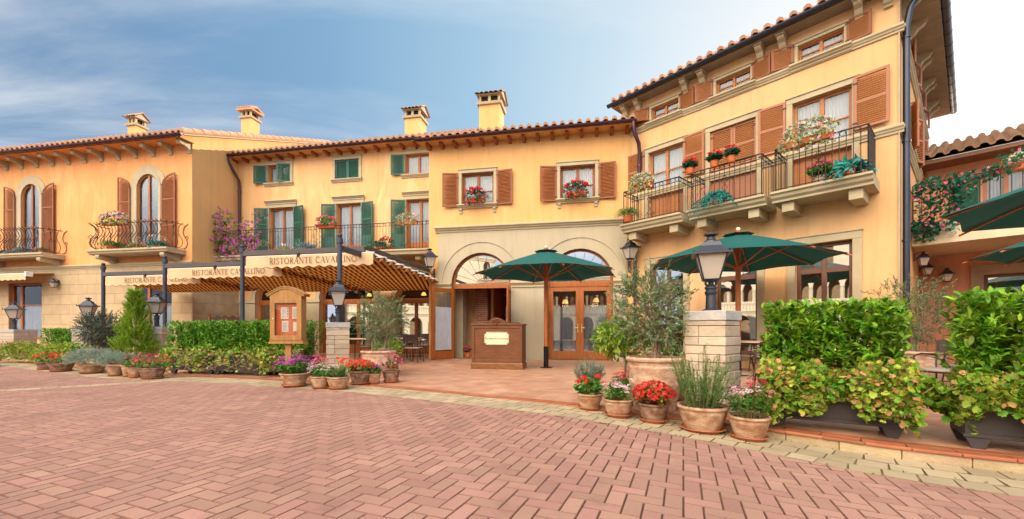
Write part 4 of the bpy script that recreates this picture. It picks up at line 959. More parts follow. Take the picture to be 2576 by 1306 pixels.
mb = MB(); tile_roof(mb, x0, x1, y0 - .06, EZ + .12, (y1 - y0) / 2 + .1, pt_)
rfr = mb.build('roof', ROOF, HR, smooth=50)
W2 = Matrix.Translation((x1, 0, 0)) @ Matrix.Rotation(R(90), 4, 'Z')
def clip(o, co, no):
    bm = bmesh.new(); bm.from_mesh(o.data); bmesh.ops.bisect_plane(bm, geom=bm.verts[:] + bm.edges[:] + bm.faces[:], plane_co=co, plane_no=no, clear_outer=True); bm.to_mesh(o.data); bm.free()
clip(rfr, (x1, y0, 0), (.7071, -.7071, 0))
mb = MB(); tile_roof(mb, y0, y1, -.06, EZ + .12, 3.6, pt_, W2)
o = mb.build('side_roof', ROOF, rfr, smooth=50); clip(o, (x1, y0, 0), (-.7071, .7071, 0)); clip(o, (x1, y1, 0), (.7071, .7071, 0))
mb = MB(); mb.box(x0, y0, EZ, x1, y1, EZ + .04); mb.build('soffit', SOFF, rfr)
mb = MB(); mb.box(0, 2.4, -.3, SC - 2.4, 2.46, 8.0); mb.build('inner_wall', mat('dark_room_backing', (.10, .055, .035), .9), HR)  # added dark backing, room darkness put into its colour
mb = MB(); mb.add([(x0, y0, EZ + .04), (x1, y0, EZ + .04), (x1, y1, EZ + .04), (x0, y1, EZ + .04), (2.9, 3.6, EZ + 1.4), (2.9, 4.1, EZ + 1.4)], [(0, 1, 4), (1, 2, 5, 4), (2, 3, 5), (3, 0, 4, 5)]); mb.build('roof_deck', STU_R, rfr)
CONS = [(0, EZ - .05), (-.31, EZ - .05), (-.32, EZ - .09), (-.28, EZ - .13), (-.24, EZ - .15), (-.19, EZ - .18), (-.16, EZ - .23), (-.13, EZ - .27), (-.08, EZ - .30), (-.06, EZ - .34), (0, EZ - .34)]
gutter(HR, x0 - .1, x1 + .12, y0 - .07, EZ + .09, GUTTERB, .085)
gutter(HR, y0 - .12, y1 + .1, -.07, EZ + .09, GUTTERB, .085, xf=W2, name='side_gutter')
for s in (-.25, .22, 1.72, 2.22, 3.68, 4.18, 5.64, 6.12):
    mb = MB(); mb.yz(CONS, s, s + .15); mb.yz([(0, EZ), (-.35, EZ), (-.35, EZ - .05), (0, EZ - .05)], s - .02, s + .17); mb.build('eave_bracket', TRIM, HR, bevel=.008)
for s in (.5, 1.6, 3.3, 3.65, 5.0, 5.35, 6.7, 7.2):
    mb = MB(); mb.yz(CONS, s, s + .15); mb.yz([(0, EZ), (-.35, EZ), (-.35, EZ - .05), (0, EZ - .05)], s - .02, s + .17); mb.build('eave_bracket', TRIM, HR, bevel=.008, xf=XS)
mb = MB(); moulding(mb, cornice_prof(7.28, 7.44, .10), -.02, SC + .08); moulding(mb, cornice_prof(5.16, 5.34, .09), -.02, SC + .08)
mb.build('string_course', TRIM, HR)
mb = MB(); moulding(mb, cornice_prof(7.28, 7.44, .10), -.0, 7.7); moulding(mb, cornice_prof(5.16, 5.34, .09), -.0, 7.7); mb.build('side_string_course', TRIM, HR, xf=XS)
mb = MB(); mb.box(-.03, -.012, -.3, .10, .01, 8.17); mb.build('corner_strip', TRIM, HR, xf=XS)
for i, (a, b) in enumerate(top):
    w = window(HR, a, b, 7.46, 7.89, WOOD3, bars=(.5,), fw=.05, y=.09)
    surround(w, a, b, 7.44, 7.89, .07, .03, sill=False)
    sb = MB(); moulding(sb, cornice_prof(7.30, 7.455, .16), a - .15, b + .15); sb.build('sill', TRIM, w)
    shutter(w, a - .08, 7.46, 7.99, .46, -1, WOODF, WOOD3, ang=12, parts=1); shutter(w, b + .05, 7.46, 7.99, .44, 1, WOODF, WOOD3, ang=8, parts=1)
for i, (a, b) in enumerate(mid):
    w = window(HR, a, b, 4.22, 6.53, WOOD3, name='balcony_door', solid=1.18, bars=(.45,), fw=.07, y=.10)
    surround(w, a, b, 4.22, 6.53, .13, .04, sill=False)
    if i == 1:
        for sg, x in ((1, a), (-1, b)): shutter(w, x, 5.42, 6.52, .575, sg, WOODP, WOOD3, y=.03, ang=-1, parts=2)
        mb = MB(); mb.box(a, .05, 4.22, (a + b) / 2 - .01, .085, 5.42); mb.box((a + b) / 2 + .01, .05, 4.22, b, .085, 5.42); mb.build('lower_leaf', WOODP, w, bevel=.006)
    else:
        shutter(w, a - .14 + (.0 if i else 0), 5.45, 6.64, .60, -1, WOODP, WOOD3, ang=3, parts=2); shutter(w, b + .04, 5.45, 6.64, .60, 1, WOODP, WOOD3, ang=3, parts=2, y=-.085)
for i, (a, b) in enumerate(gr):
    w = window(HR, a, b, .35, 3.05, mat('window_brown_paint', (.14, .06, .04), .45), bars=(), glass=GLASSM, curtain=False, fw=.08, y=.12)
    mb = MB(); mb.box(a + .08, .112, 2.36, b - .08, .165, 2.48); mb.build('transom', MATS['window_brown_paint'], w)
    surround(w, a, b, .35, 3.05, .17, .05, sill=True)
def box_balcony(s0, s1, d=.85):
    mb = MB(); z = 4.22
    pr = [(0, z), (-d - .10, z), (-d - .10, z - .05), (-d - .05, z - .08), (-d - .03, z - .14), (-d + .03, z - .19), (-d + .03, z - .24), (0, z - .24)]
    moulding(mb, pr, s0 - .0, s1 + .0)
    b_ = mb.build('balcony', TRIM, HR, bevel=.008)
    for s in (s0 + .18, s1 - .42): m2 = MB(); m2.box(s, -d * .85, z - .46, s + .24, 0, z - .24); m2.build('bracket', TRIM, b_, bevel=.006)
    railing(b_, [(s0 + .08, 0), (s0 + .08, -d), (s1 - .08, -d), (s1 - .08, 0)], z, z + 1.0, IRON, pitch=.12, scroll=True, r=.009)
BAL = [(.16, 2.06), (2.24, 4.10), (4.22, 6.05)]
for a, b in BAL: box_balcony(a, b)
pipe(HR, [(.16, -.09, 3.7), (.16, -.09, -.05)], GUTTER, .05, name='downpipe', rings=[(.16, -.09, 2.8), (.16, -.09, 1.4)])
pipe(HR, [(SC + OV + .02, y0 + .35, EZ + .10), (SC + .30, .18, EZ - .22), (SC + .16, .16, EZ - .42), (SC + .10, .16, EZ - .8), (SC + .10, .16, 0)], GUTTERB, .062, name='corner_downpipe', rings=[(SC + .1, .16, z) for z in (7.2, 5.0, 2.9, 1.0)])
for a, b in st:
    w = window(HR, a, b, 7.40, 7.86, WOOD3, bars=(.5,), fw=.05, y=.09, xf=XS, curtain=False); w2 = window(HR, a, b, 5.45, 6.5, WOOD3, bars=(.5,), fw=.06, y=.09, xf=XS, curtain=False)
    surround(w2, a, b, 5.45, 6.5, .10, .05, xf=XS); surround(w, a, b, 7.44, 7.86, .07, .03, sill=False, xf=XS)
    for sg, x in ((-1, a - .05), (1, b + .05)): shutter(w, x, 7.44, 7.99, .40, sg, WOODP, WOOD3, ang=14, parts=1, xf=XS); shutter(w2, x, 5.4, 6.55, .42, sg, WOODP, WOOD3, ang=20, parts=2, xf=XS)

# ---------------- salmon building with upper terrace
HW = thing('salmon_building', 'salmon walled building at far right with a flower-hung upper terrace and green shutter', 'house', (3.883, 13.514, 0), R(-47.65))
mb = MB(); wall(mb, rect(SC + .01, 17, -.3, 3.15), [rect(7.62, 9.2, .02, 2.5), rect(11, 12.6, .02, 2.5)], y=5.13); mb.build('lower_wall', STU_W, HW)
mb = MB(); wall(mb, rect(SC + .01, 17, 3.15, 5.75), [rect(7.6, 8.42, 3.3, 5.25), rect(10.4, 11.4, 3.3, 5.25)], y=5.13); mb.box(SC + .01, 6.6, -.3, 17, 6.7, 6.2); mb.build('upper_wall', STU_W, HW)
mb = MB(); mb.box(SC + .01, 2.62, 3.14, 17, 5.12, 3.30); mb.box(SC + .01, 2.60, 3.12, 17, 2.76, 3.66); mb.build('terrace_slab', STU_C, HW)
mb = MB(); tile_roof(mb, SC + .05, 17, 4.35, 5.78, 4.2, R(20)); rw = mb.build('roof', mat('old_roof_tile', (.24, .14, .095), .9, (.34, .24, .17), 3.5, bump=.35, bscale=25, mottle=.7), HW, smooth=50)
mb = MB(); mb.box(SC + .05, 4.42, 5.62, 17, 5.13, 5.72); mb.build('soffit', WOODD, rw)
mb = MB(); mb.add([(SC, 4.4, 5.72), (17, 4.4, 5.72), (17, 8.5, 7.2), (SC, 8.5, 7.2)], [(0, 1, 2, 3)]); mb.build('roof_deck', STU_C, rw)
railing(HW, [(SC + .03, 2.68), (17, 2.68)], 3.66, 4.66, IRONR, pitch=.16, scroll=False)
w = window(HW, 7.6, 8.42, 3.3, 5.25, WOODP, name='balcony_door', y=5.22, bars=(.3,), fw=.08); shutter(w, 7.56, 3.3, 5.22, .50, -1, GREEN, GREEN, y=5.08, ang=6, parts=2)
w = window(HW, 10.4, 11.4, 3.3, 5.25, WOODP, name='balcony_door', y=5.22)
for a, b in ((7.62, 9.2), (11, 12.6)):
    w = window(HW, a, b, .02, 2.5, mat('window_brown_paint', (.14, .06, .04), .45), y=5.22, glass=GLASSM, curtain=False); mb = MB(); mb.box(a - .24, 5.07, 0, a, 5.15, 2.5); mb.box(b, 5.07, 0, b + .24, 5.15, 2.5); mb.box(a - .24, 5.066, 2.5, b + .24, 5.15, 2.76); mb.build('surround', mat('greige_surround', (.36, .27, .19), .8), w)

# chimneys stand on the roofs
def chim(px_x, y, z0, z1, w, gable, roofobj, house):
    c = chimney(None, px_x, y, z0, z1, w, gable, rz=R(-10.7))
    c.parent = roofobj; c.matrix_parent_inverse = Matrix.Translation(house.location).inverted() if 0 else (Matrix.LocRotScale(house.location, house.rotation_euler, None)).inverted()
chim(-17.1, 19.05, 8.6, 10.85, .44, True, rf, HL)
chim(-12.9, 20.6, 9.0, 11.95, .54, False, rf, HL)
chim(-4.15, 18.0, 8.6, 10.6, .68, True, rfm, HM)
chim(-.75, 15.5, 7.6, 9.80, .76, True, rfe, HE)

# ================================================================ LAMPS AND PILLARS
def lantern_parts(t, M, s=1.0):
    """four-sided tapering lantern with its foot at z=0 of M, total height .60"""
    def F_(*a): return a
    mb = MB(); mb.frus(0, .085 * s, .30 * s, .165 * s, M); mb.build('glass', LGLASS, t)
    mb = MB()
    for a in (-1, 1):
        for b in (-1, 1): mb.tube([M @ Vector((a * .088 * s, b * .088 * s, -.01)), M @ Vector((a * .168 * s, b * .168 * s, .31 * s))], .010 * s, 5)
    mb.frus(-.03 * s, .07 * s, -.0 * s, .105 * s, M); mb.build('frame', LAMPM, t)
    mb = MB(); mb.frus(.30 * s, .215 * s, .322 * s, .215 * s, M); mb.frus(.322 * s, .19 * s, .41 * s, .115 * s, M); mb.frus(.41 * s, .115 * s, .46 * s, .095 * s, M)
    c = M @ Vector((0, 0, 0)); mb.lathe([(r * s, z * s) for r, z in [(.09, .455), (.085, .48), (.055, .50), (.045, .53), (.05, .54), (.085, .555), (.085, .57), (.05, .58), (.012, .585), (.010, .605)]], 14, tuple(c))
    for a in (-1, 1):
        for b in (-1, 1): mb.sphere(tuple(M @ Vector((a * .205 * s, b * .205 * s, .335 * s))), .014 * s, 6, 1.6)
    mb.build('lamp_roof', LAMPM, t, smooth=25)
def post_lamp(x, y, z, rz, label, group, s=1.0):
    t = thing('street_lamp', label, 'street lamp', (x, y, z), rz, group)
    mb = MB(); mb.lathe([(r * s, q * s) for r, q in [(.10, 0), (.10, .015), (.062, .03), (.055, .19), (.062, .20), (.07, .215), (.07, .235), (.058, .245), (.058, .26), (.072, .275), (.072, .29), (.045, .31), (.030, .33), (.030, .42)]], 16)
    mb.build('post', LAMPM, t, smooth=30)
    mb = MB()
    for k in range(4):
        a = PI / 4 + k * PI / 2; mb.tube([(math.cos(a) * r * s, math.sin(a) * r * s, q * s) for r, q in ((.04, .30), (.075, .32), (.085, .345), (.075, .37), (.07, .39))], .009 * s, 5)
    mb.build('bracket', LAMPM, t, smooth=40)
    lantern_parts(t, Matrix.Translation((0, 0, .385 * s)), s * .96)
    return t
def pillar(x, y, z0, h, rz, label, w=.47, seed=0):
    t = thing('stone_pillar', label, 'pillar', (x, y, z0), rz, 'stone pillars along the terrace edge'); rr = random.Random(seed); mb = MB(); z = -.12; n = 0
    while z < h - .12:
        bh = rr.uniform(.085, .13); z2 = min(z + bh, h - .115)
        if h - .115 - z2 < .05: z2 = h - .115
        split = rr.choice([None, .35, .6, .5]); g_ = .003
        xs = [-w / 2, w / 2] if split is None else [-w / 2, -w / 2 + w * split, w / 2]
        ys = [-w / 2, w / 2] if n % 2 else [-w / 2, w * .1, w / 2]
        for a, b in zip(xs[:-1], xs[1:]):
            for c, d in zip(ys[:-1], ys[1:]):
                e = rr.uniform(-.006, .008); mb.box(a + g_ - e * (a < -w / 4), c + g_ - e, z + g_, b - g_ + e * (b > w / 4), d - g_ + e, z2 - g_)
        z = z2; n += 1
    mb.mi = 1; mb.box(-w / 2 + .015, -w / 2 + .015, -.12, w / 2 - .015, w / 2 - .015, h - .12)
    mb.build('shaft', [STONE, mat('mortar', (.30, .25, .19), .95)], t, bevel=.009)
    mb = MB(); q = w / 2 + .012; mb.box(-q, -q, h - .115, q, q, h); mb.build('cap', STONEC, t, bevel=.008)
    return t
GP = 'lanterns standing on the stone pillars'
pc = Vector((2.42, 4.74)) + .235 * Vector((-.6737, .739)) + .235 * Vector((.739, .6737))
pillar(pc.x, pc.y, -.07, 1.30, R(-47.65), 'largest and nearest stone pillar, beside the rosemary pot on the right', seed=3)
post_lamp(pc.x - .03, pc.y - .02, 1.23, R(-20), 'nearest black lantern on a short post, in front of the right parasol', GP)
pillar(-3.86, 9.28, 0, 1.17, R(22), 'pale stone pillar between the long hedge and the two-stemmed olive', seed=5)
post_lamp(-3.84, 9.24, 1.17, R(22), 'black lantern in front of the tall awning post next to the menu case', GP)
pillar(-10.04, 11.8, 0, 1.10, R(14), 'stone pillar just right of the bright green cypress, by the long hedge', seed=8)
post_lamp(-10.0, 11.76, 1.10, R(14), 'black lantern beside the awning post right of the cypress', GP)
pillar(-13.2, 12.95, 0, 1.06, R(18), 'stone pillar half hidden by the dark round olive on the left', seed=11)
post_lamp(-13.08, 12.9, 1.06, R(25), 'black lantern rising behind the dark olive on the left', GP)
pillar(-17.55, 14.75, 0, 1.03, R(2), 'leftmost stone pillar, at the edge of the picture', w=.75, seed=15)
post_lamp(-17.45, 14.65, 1.03, R(25), 'leftmost black lantern, in front of the brown window with white curtain', GP, 1.02)
def wall_lamp(x, y, z, rz, label, group='lanterns on wall brackets', s=.92, arm=.42, name='wall_lantern'):
    """x,y,z = bracket foot on the wall; the lamp stands out along -y of rz"""
    t = thing(name, label, 'wall lamp', (x, y, z), rz, group); mb = MB()
    mb.box(-.03, -.02, -.14, .03, 0, .22); mb.tube([(0, 0, .02), (0, -arm * .5, -.02), (0, -arm, .06), (0, -arm, .16)], .014, 7); mb.tube([(0, 0, -.10), (0, -arm * .35, -.06), (0, -arm * .5, .0)], .012, 6)
    mb.tube([(0, -.05 - .05 * math.cos(q), .09 + .05 * math.sin(q)) for q in [i * .6 for i in range(10)]], .009, 5); mb.tube([(0, -.18 - .05 * math.cos(q), .05 + .05 * math.sin(q)) for q in [i * .6 for i in range(10)]], .009, 5)
    for k in range(4):
        a = PI / 4 + k * PI / 2; mb.tube([(math.cos(a) * r, -arm + math.sin(a) * r, q) for r, q in ((.01, .12), (.06, .15), (.075, .19), (.06, .23))], .009, 5)
    mb.build('bracket', LAMPM, t, smooth=40)
    lantern_parts(t, Matrix.Translation((0, -arm, .23)) @ Matrix.Rotation(R(35), 4, 'Z'), s * 1.15)
def fac(o, s, y, a): c, q = math.cos(a), math.sin(a); return (o[0] + s * c - y * q, o[1] + s * q + y * c)
OE = (-2.929, 14.801); OL = (-12.741, 16.655); OR = (3.883, 13.514); AR = R(-47.65)
x, y = fac(OE, .20, -.03, ANG); wall_lamp(x, y, 2.95, ANG, 'black lantern on a scrolled bracket left of the open entrance door')
x, y = fac(OE, 6.84, -.03, ANG); wall_lamp(x, y, 3.02, ANG, 'black lantern on a scrolled bracket at the right end of the entrance front')
def small_lamp(x, y, z, rz, label):
    t = thing('wall_lantern', label, 'wall lamp', (x, y, z), rz, 'small wall lanterns'); mb = MB(); mb.box(-.04, -.02, -.1, .04, 0, .1); mb.tube([(0, 0, .08), (0, -.12, .14), (0, -.16, .1)], .012, 6); mb.build('bracket', LAMPM, t)
    lantern_parts(t, Matrix.Translation((0, -.17, -.22)) @ Matrix.Rotation(R(20), 4, 'Z'), .62)
    b = MB(); b.sphere((0, -.17, -.12), .035, 8); b.build('bulb', emis('warm_bulb', (1, .75, .4), 1.6 if 'salmon' in label else .4), t, smooth=60)
x, y = fac(OL, -6.75, -.05, ANG); small_lamp(x, y, 3.05, ANG, 'small black wall lantern on the stone blocks beside the left striped awning')
x, y = fac(OR, 6.93, 5.12, AR); small_lamp(x, y, 2.6, AR, 'lit black wall lantern on the salmon wall at far right')
x, y = fac(OR, 6.38, 3.2, AR); small_lamp(x, y, 2.9, AR + R(90), 'black lantern on the side wall just right of the corner downpipe')
x, y = fac(OR, 6.38, 4.8, AR); small_lamp(x, y, 2.8, AR + R(90), 'farther black lantern in the inner corner of the salmon wall')

# ================================================================ LETTERS
GL = {}
def _arc(cx, cy, rx, ry, a0, a1, n=14): return [(cx + rx * math.cos(R(a0 + (a1 - a0) * i / n)), cy + ry * math.sin(R(a0 + (a1 - a0) * i / n))) for i in range(n + 1)]
def _ser(x, y, w=.26): return (.045, [(x - w / 2, y), (x + w / 2, y)])
K_, T_ = .115, .055
GL['I'] = (.36, [(K_, [(.18, 0), (.18, 1)]), _ser(.18, .02), _ser(.18, .98)])
GL['R'] = (.74, [(K_, [(.18, 0), (.18, 1)]), _ser(.18, .02), _ser(.12, .98, .14), (T_, [(.14, .97), (.38, .97)]), (.09, _arc(.38, .74, .20, .23, 90, -90)), (T_, [(.38, .51), (.18, .51)]), (K_, [(.36, .50), (.66, .02)]), (.045, [(.60, .02), (.76, .02)])])
GL['S'] = (.60, [(.085, _arc(.30, .75, .19, .22, 35, 250, 16)[:] + _arc(.29, .26, .21, .25, 75, -150, 16)), (T_, [(.49, .78), (.49, .96)]), (T_, [(.08, .03), (.08, .24)])])
GL['T'] = (.72, [(K_, [(.36, 0), (.36, .97)]), _ser(.36, .02), (T_, [(.04, .97), (.68, .97)]), (.045, [(.05, .78), (.05, .99)]), (.045, [(.67, .78), (.67, .99)])])
GL['O'] = (.90, [(.10, _arc(.45, .5, .38, .47, 0, 360, 28))])
GL['A'] = (.80, [(T_, [(.08, 0), (.40, 1)]), (K_, [(.40, 1), (.72, 0)]), (T_, [(.2, .36), (.60, .36)]), _ser(.08, .02, .2), _ser(.72, .02, .22)])
GL['N'] = (.86, [(T_, [(.14, 0), (.14, 1)]), (K_, [(.12, 1), (.72, .02)]), (T_, [(.72, 0), (.72, 1)]), _ser(.14, .02, .22), _ser(.72, .98, .22), _ser(.08, .98, .14)])
GL['E'] = (.64, [(K_, [(.18, 0), (.18, 1)]), (T_, [(.06, .97), (.54, .97)]), (T_, [(.18, .5), (.46, .5)]), (T_, [(.06, .03), (.57, .03)]), (.045, [(.54, .80), (.54, .99)]), (.045, [(.57, 0), (.57, .2)]), (.045, [(.46, .42), (.46, .58)])])
GL['C'] = (.80, [(.10, _arc(.44, .5, .36, .47, 48, 312, 22)), (.05, [(.69, .76), (.69, .97)]), (.05, [(.69, .06), (.69, .2)])])
GL['V'] = (.78, [(K_, [(.08, 1), (.40, 0)]), (T_, [(.40, 0), (.70, 1)]), _ser(.08, .98, .22), _ser(.70, .98, .2)])
GL['L'] = (.60, [(K_, [(.18, 0), (.18, 1)]), _ser(.18, .98), (T_, [(.06, .03), (.55, .03)]), (.045, [(.55, 0), (.55, .22)])])
GL[' '] = (.40, [])
def text_w(t, sp=.06): return sum(GL[c][0] + sp for c in t) - sp
def lettering(text, x0, z0, h, y, name, m, parent, M=None, shear=0.0, sp=.06, th=.002, caps=None, wf=1.0):
    mb = MB(); x = 0; lay = 0
    for i, ch in enumerate(text):
        sc = 1.0 if caps is None else (1.25 if (i in caps) else .8)
        for w, pts in GL[ch][1]:
            w = w * wf
            P = [Vector((x0 + h * (x + p[0] * sc + shear * p[1] * sc), 0, z0 + h * p[1] * sc)) for p in pts]; lay += 1; yy = y - (lay % 7) * .0004; n = len(P); L = []; Rr = []
            for k, p in enumerate(P):
                a = P[max(0, k - 1)]; b = P[min(n - 1, k + 1)]
                if n > 3 and (P[0] - P[-1]).length < 1e-4 and k in (0, n - 1): a = P[-2]; b = P[1]
                d = (b - a).normalized(); nn = Vector((-d.z, 0, d.x)) * (h * w / 2); L.append(p + nn); Rr.append(p - nn)
            vs = [(v.x, yy, v.z) for v in L + Rr]
            if M is not None: vs = [M @ Vector(v) for v in vs]
            mb.add(vs, [(k, k + 1, n + k + 1, n + k) for k in range(n - 1)])
        x += (GL[ch][0] * sc + sp)
    return mb.build(name, m, parent, fix=False)

# ================================================================ AWNINGS
STRIPE = stripemat('striped_canvas')
def awning_module(ix, post, s_len, depth, label, zb, right_over=.0):
    """retractable canopy parallel to the houses; origin at the left post"""
    t = thing('awning', label, 'awning', (post[0], post[1], 0), ANG, 'striped terrace awnings with lettered valances')
    mb = MB(); mb.box(.0, -.04, zb - .13, s_len - .25, .04, zb); o = mb.build('beam', BEAMM, t, bevel=.006)
    mb = MB()
    for q in (s_len * .45,): mb.sphere((q, -.05, zb - .13), .045, 8); mb.box(q - .04, -.06, zb - .22, q + .04, .02, zb - .11)
    mb.build('bracket', IRON, t)
    x0, x1 = .16, s_len; zt = zb - .17
    mb = MB(); mb.tube([(x0, .0, zt), (x1, .0, zt)], .035, 8); mb.build('front_bar', WHITEC, t, smooth=40)
    # valance with scalloped lower edge
    mb = MB(); n = 90; H = .30; vs = []
    for i in range(n + 1):
        u = x0 + (x1 - x0) * i / n; ph = (x1 - x0) / .31; dz = .022 * math.cos(2 * PI * ph * i / n)
        vs += [(u, -.045, zt + .01), (u, -.045 - .008 * math.sin(u * 5), zt - .15), (u, -.045 - .015 * math.sin(u * 5), zt - H + dz)]
    mb.add(vs, [f for i in range(n) for f in ((3 * i, 3 * i + 3, 3 * i + 4, 3 * i + 1), (3 * i + 1, 3 * i + 4, 3 * i + 5, 3 * i + 2))])
    v = mb.build('valance', CANVAS, t, smooth=60, fix=False)
    mb = MB(); mb.tube([(vs[3 * i + 2][0], -.052, vs[3 * i + 2][2]) for i in range(0, n + 1)], .006, 4); mb.build('edging', LETTER, v)
    tx = 'RISTORANTE CAVALLINO'; h = .165; wt = text_w(tx, .07) * h; lettering(tx, x0 + (x1 - x0 - wt) * .62, zt - .215, h, -.066, 'lettering', LETTER, v, sp=.07)
    # canvas in hanging folds
    mb = MB(); nf = max(4, round(depth / .50)); m_ = nf * 6; vs = []
    for j in range(m_ + 1):
        f = j / m_; yv = .02 + depth * f; zz = zt - .03 - .20 * f - .13 * abs(math.sin(PI * nf * f)) ** .8
        vs += [(x0 + .0 + (x1 - x0) * q / 4, yv, zz - .012 * (q % 2)) for q in range(5)]
    mb.add(vs, [(5 * j + q, 5 * j + q + 1, 5 * j + q + 6, 5 * j + q + 5) for j in range(m_) for q in range(4)])
    c = mb.build('canopy', STRIPE, t, smooth=60, fix=False)
    mb = MB()
    for j in range(1, nf): yv = .02 + depth * j / nf; mb.tube([(x0 - .05, yv, zt - .0 - .20 * j / nf), (x1 + .05, yv, zt - .0 - .20 * j / nf)], .014, 5)
    for j in range(nf):      # white scalloped edge strips seen from the side
        ya = .02 + depth * j / nf; yb = .02 + depth * (j + 1) / nf
        for xx in (x1,): mb.add([(xx, ya, zt - .02 - .2 * j / nf), (xx, yb, zt - .02 - .2 * (j + 1) / nf), (xx + .10, yb, zt - .02 - .2 * (j + 1) / nf), (xx + .10, ya, zt - .10 - .2 * j / nf)], [(0, 1, 2, 3)])
    mb.build('fold_bar', WHITEC, t, fix=False)
    mb = MB(); mb.box(-.05, .05, zb - .12, .05, depth, zb - .02); mb.box(s_len - .32, .05, zb - .05, s_len - .24, depth + (.0), zb + .05); mb.build('rafter', BEAMM, t)
    return t
def awning_post(x, y, z, label):
    t = thing('awning_post', label, 'post', (x, y, 0), 0, 'dark posts carrying the awnings'); mb = MB(); mb.lathe([(.055, 0), (.055, z - .22), (.075, z - .21), (.075, z - .10), (.05, z - .09), (.05, z - .07)], 16); mb.build('shaft', POLEM, t, smooth=30)
    mb = MB(); mb.sphere((0, 0, z - .03), .062, 14, .9); mb.build('finial', POLEM, t, smooth=60)
    mb = MB(); mb.lathe([(.12, 0), (.12, .02), (.07, .04)], 16); mb.build('base', POLEM, t)
PS = [(-4.02, 9.75), (-7.26, 11.25), (-10.72, 12.9), (-13.99, 14.3)]
awning_post(*PS[0], 3.24, 'tallest looking awning post, behind the lantern beside the two-stemmed olive')
awning_post(*PS[1], 3.29, 'awning post between the right and middle lettered valances')
awning_post(*PS[2], 3.29, 'awning post between the middle and left lettered valances')
awning_post(*PS[3], 3.29, 'leftmost awning post, beside the small wall lantern')
A1 = awning_module(0, PS[1], 3.85, 6.2, 'largest striped awning, the one nearest the entrance', 3.12)
awning_module(1, PS[2], 4.15, 4.3, 'middle striped awning reading RISTORANTE CAVALLINO, behind the left part of the nearest one', 3.04)
awning_module(2, PS[3], 4.0, 2.3, 'leftmost of the three lettered striped awnings, over the cypress', 2.98)
t = thing('sloping_beam', 'dark beam running from the tallest awning post back to the entrance house corner', 'beam', (PS[0][0], PS[0][1], 0), 0)
mb = MB(); e = Vector((-2.96 - PS[0][0], 14.75 - PS[0][1], 0)); a_ = math.atan2(e.y, e.x); M_ = Matrix.Rotation(a_, 4, 'Z'); mb.box(.05, -.045, 2.86, e.length, .045, 2.98, M_); mb.build('beam', POLEM, t)
# rolled-up striped awning over the left window
for (s0, s1, zz, lab) in ((-11.5, -7.0, 3.42, 'white boxed awning with cream scalloped valance over the far left window'), (-3.7, -1.3, 3.36, 'short closed awning with white box above the window behind the cypress')):
    x, y = fac(OL, s0, 0, ANG); t = thing('window_awning', lab, 'awning', (x, y, 0), ANG, 'closed window awnings'); L = s1 - s0
    mb = MB(); mb.box(0, -.95 if s0 < -8 else -.3, zz - .20, L, -.85 if s0 < -8 else -.16, zz - .09); mb.box(L - .05, -.98 if s0 < -8 else -.32, zz - .22, L + .04, -.75 if s0 < -8 else -.1, zz - .02); mb.build('front_box', WHITEC, t, bevel=.01)
    yf = -.9 if s0 < -8 else -.22
    mb = MB(); mb.add([(0, -.04, zz + .03), (L, -.04, zz + .03), (L, yf, zz - .10), (0, yf, zz - .10)], [(0, 1, 2, 3)]); mb.build('canopy', STRIPE, t, fix=False)
    if s0 < -8:
        mb = MB(); n = 70; vs = []
        for i in range(n + 1): u = L * i / n; vs += [(u, -.965, zz - .12), (u, -.97, zz - .36 + .02 * math.cos(2 * PI * u / .31))]
        mb.add(vs, [(2 * i, 2 * i + 2, 2 * i + 3, 2 * i + 1) for i in range(n)]); mb.build('valance', CANVAS, t, fix=False)

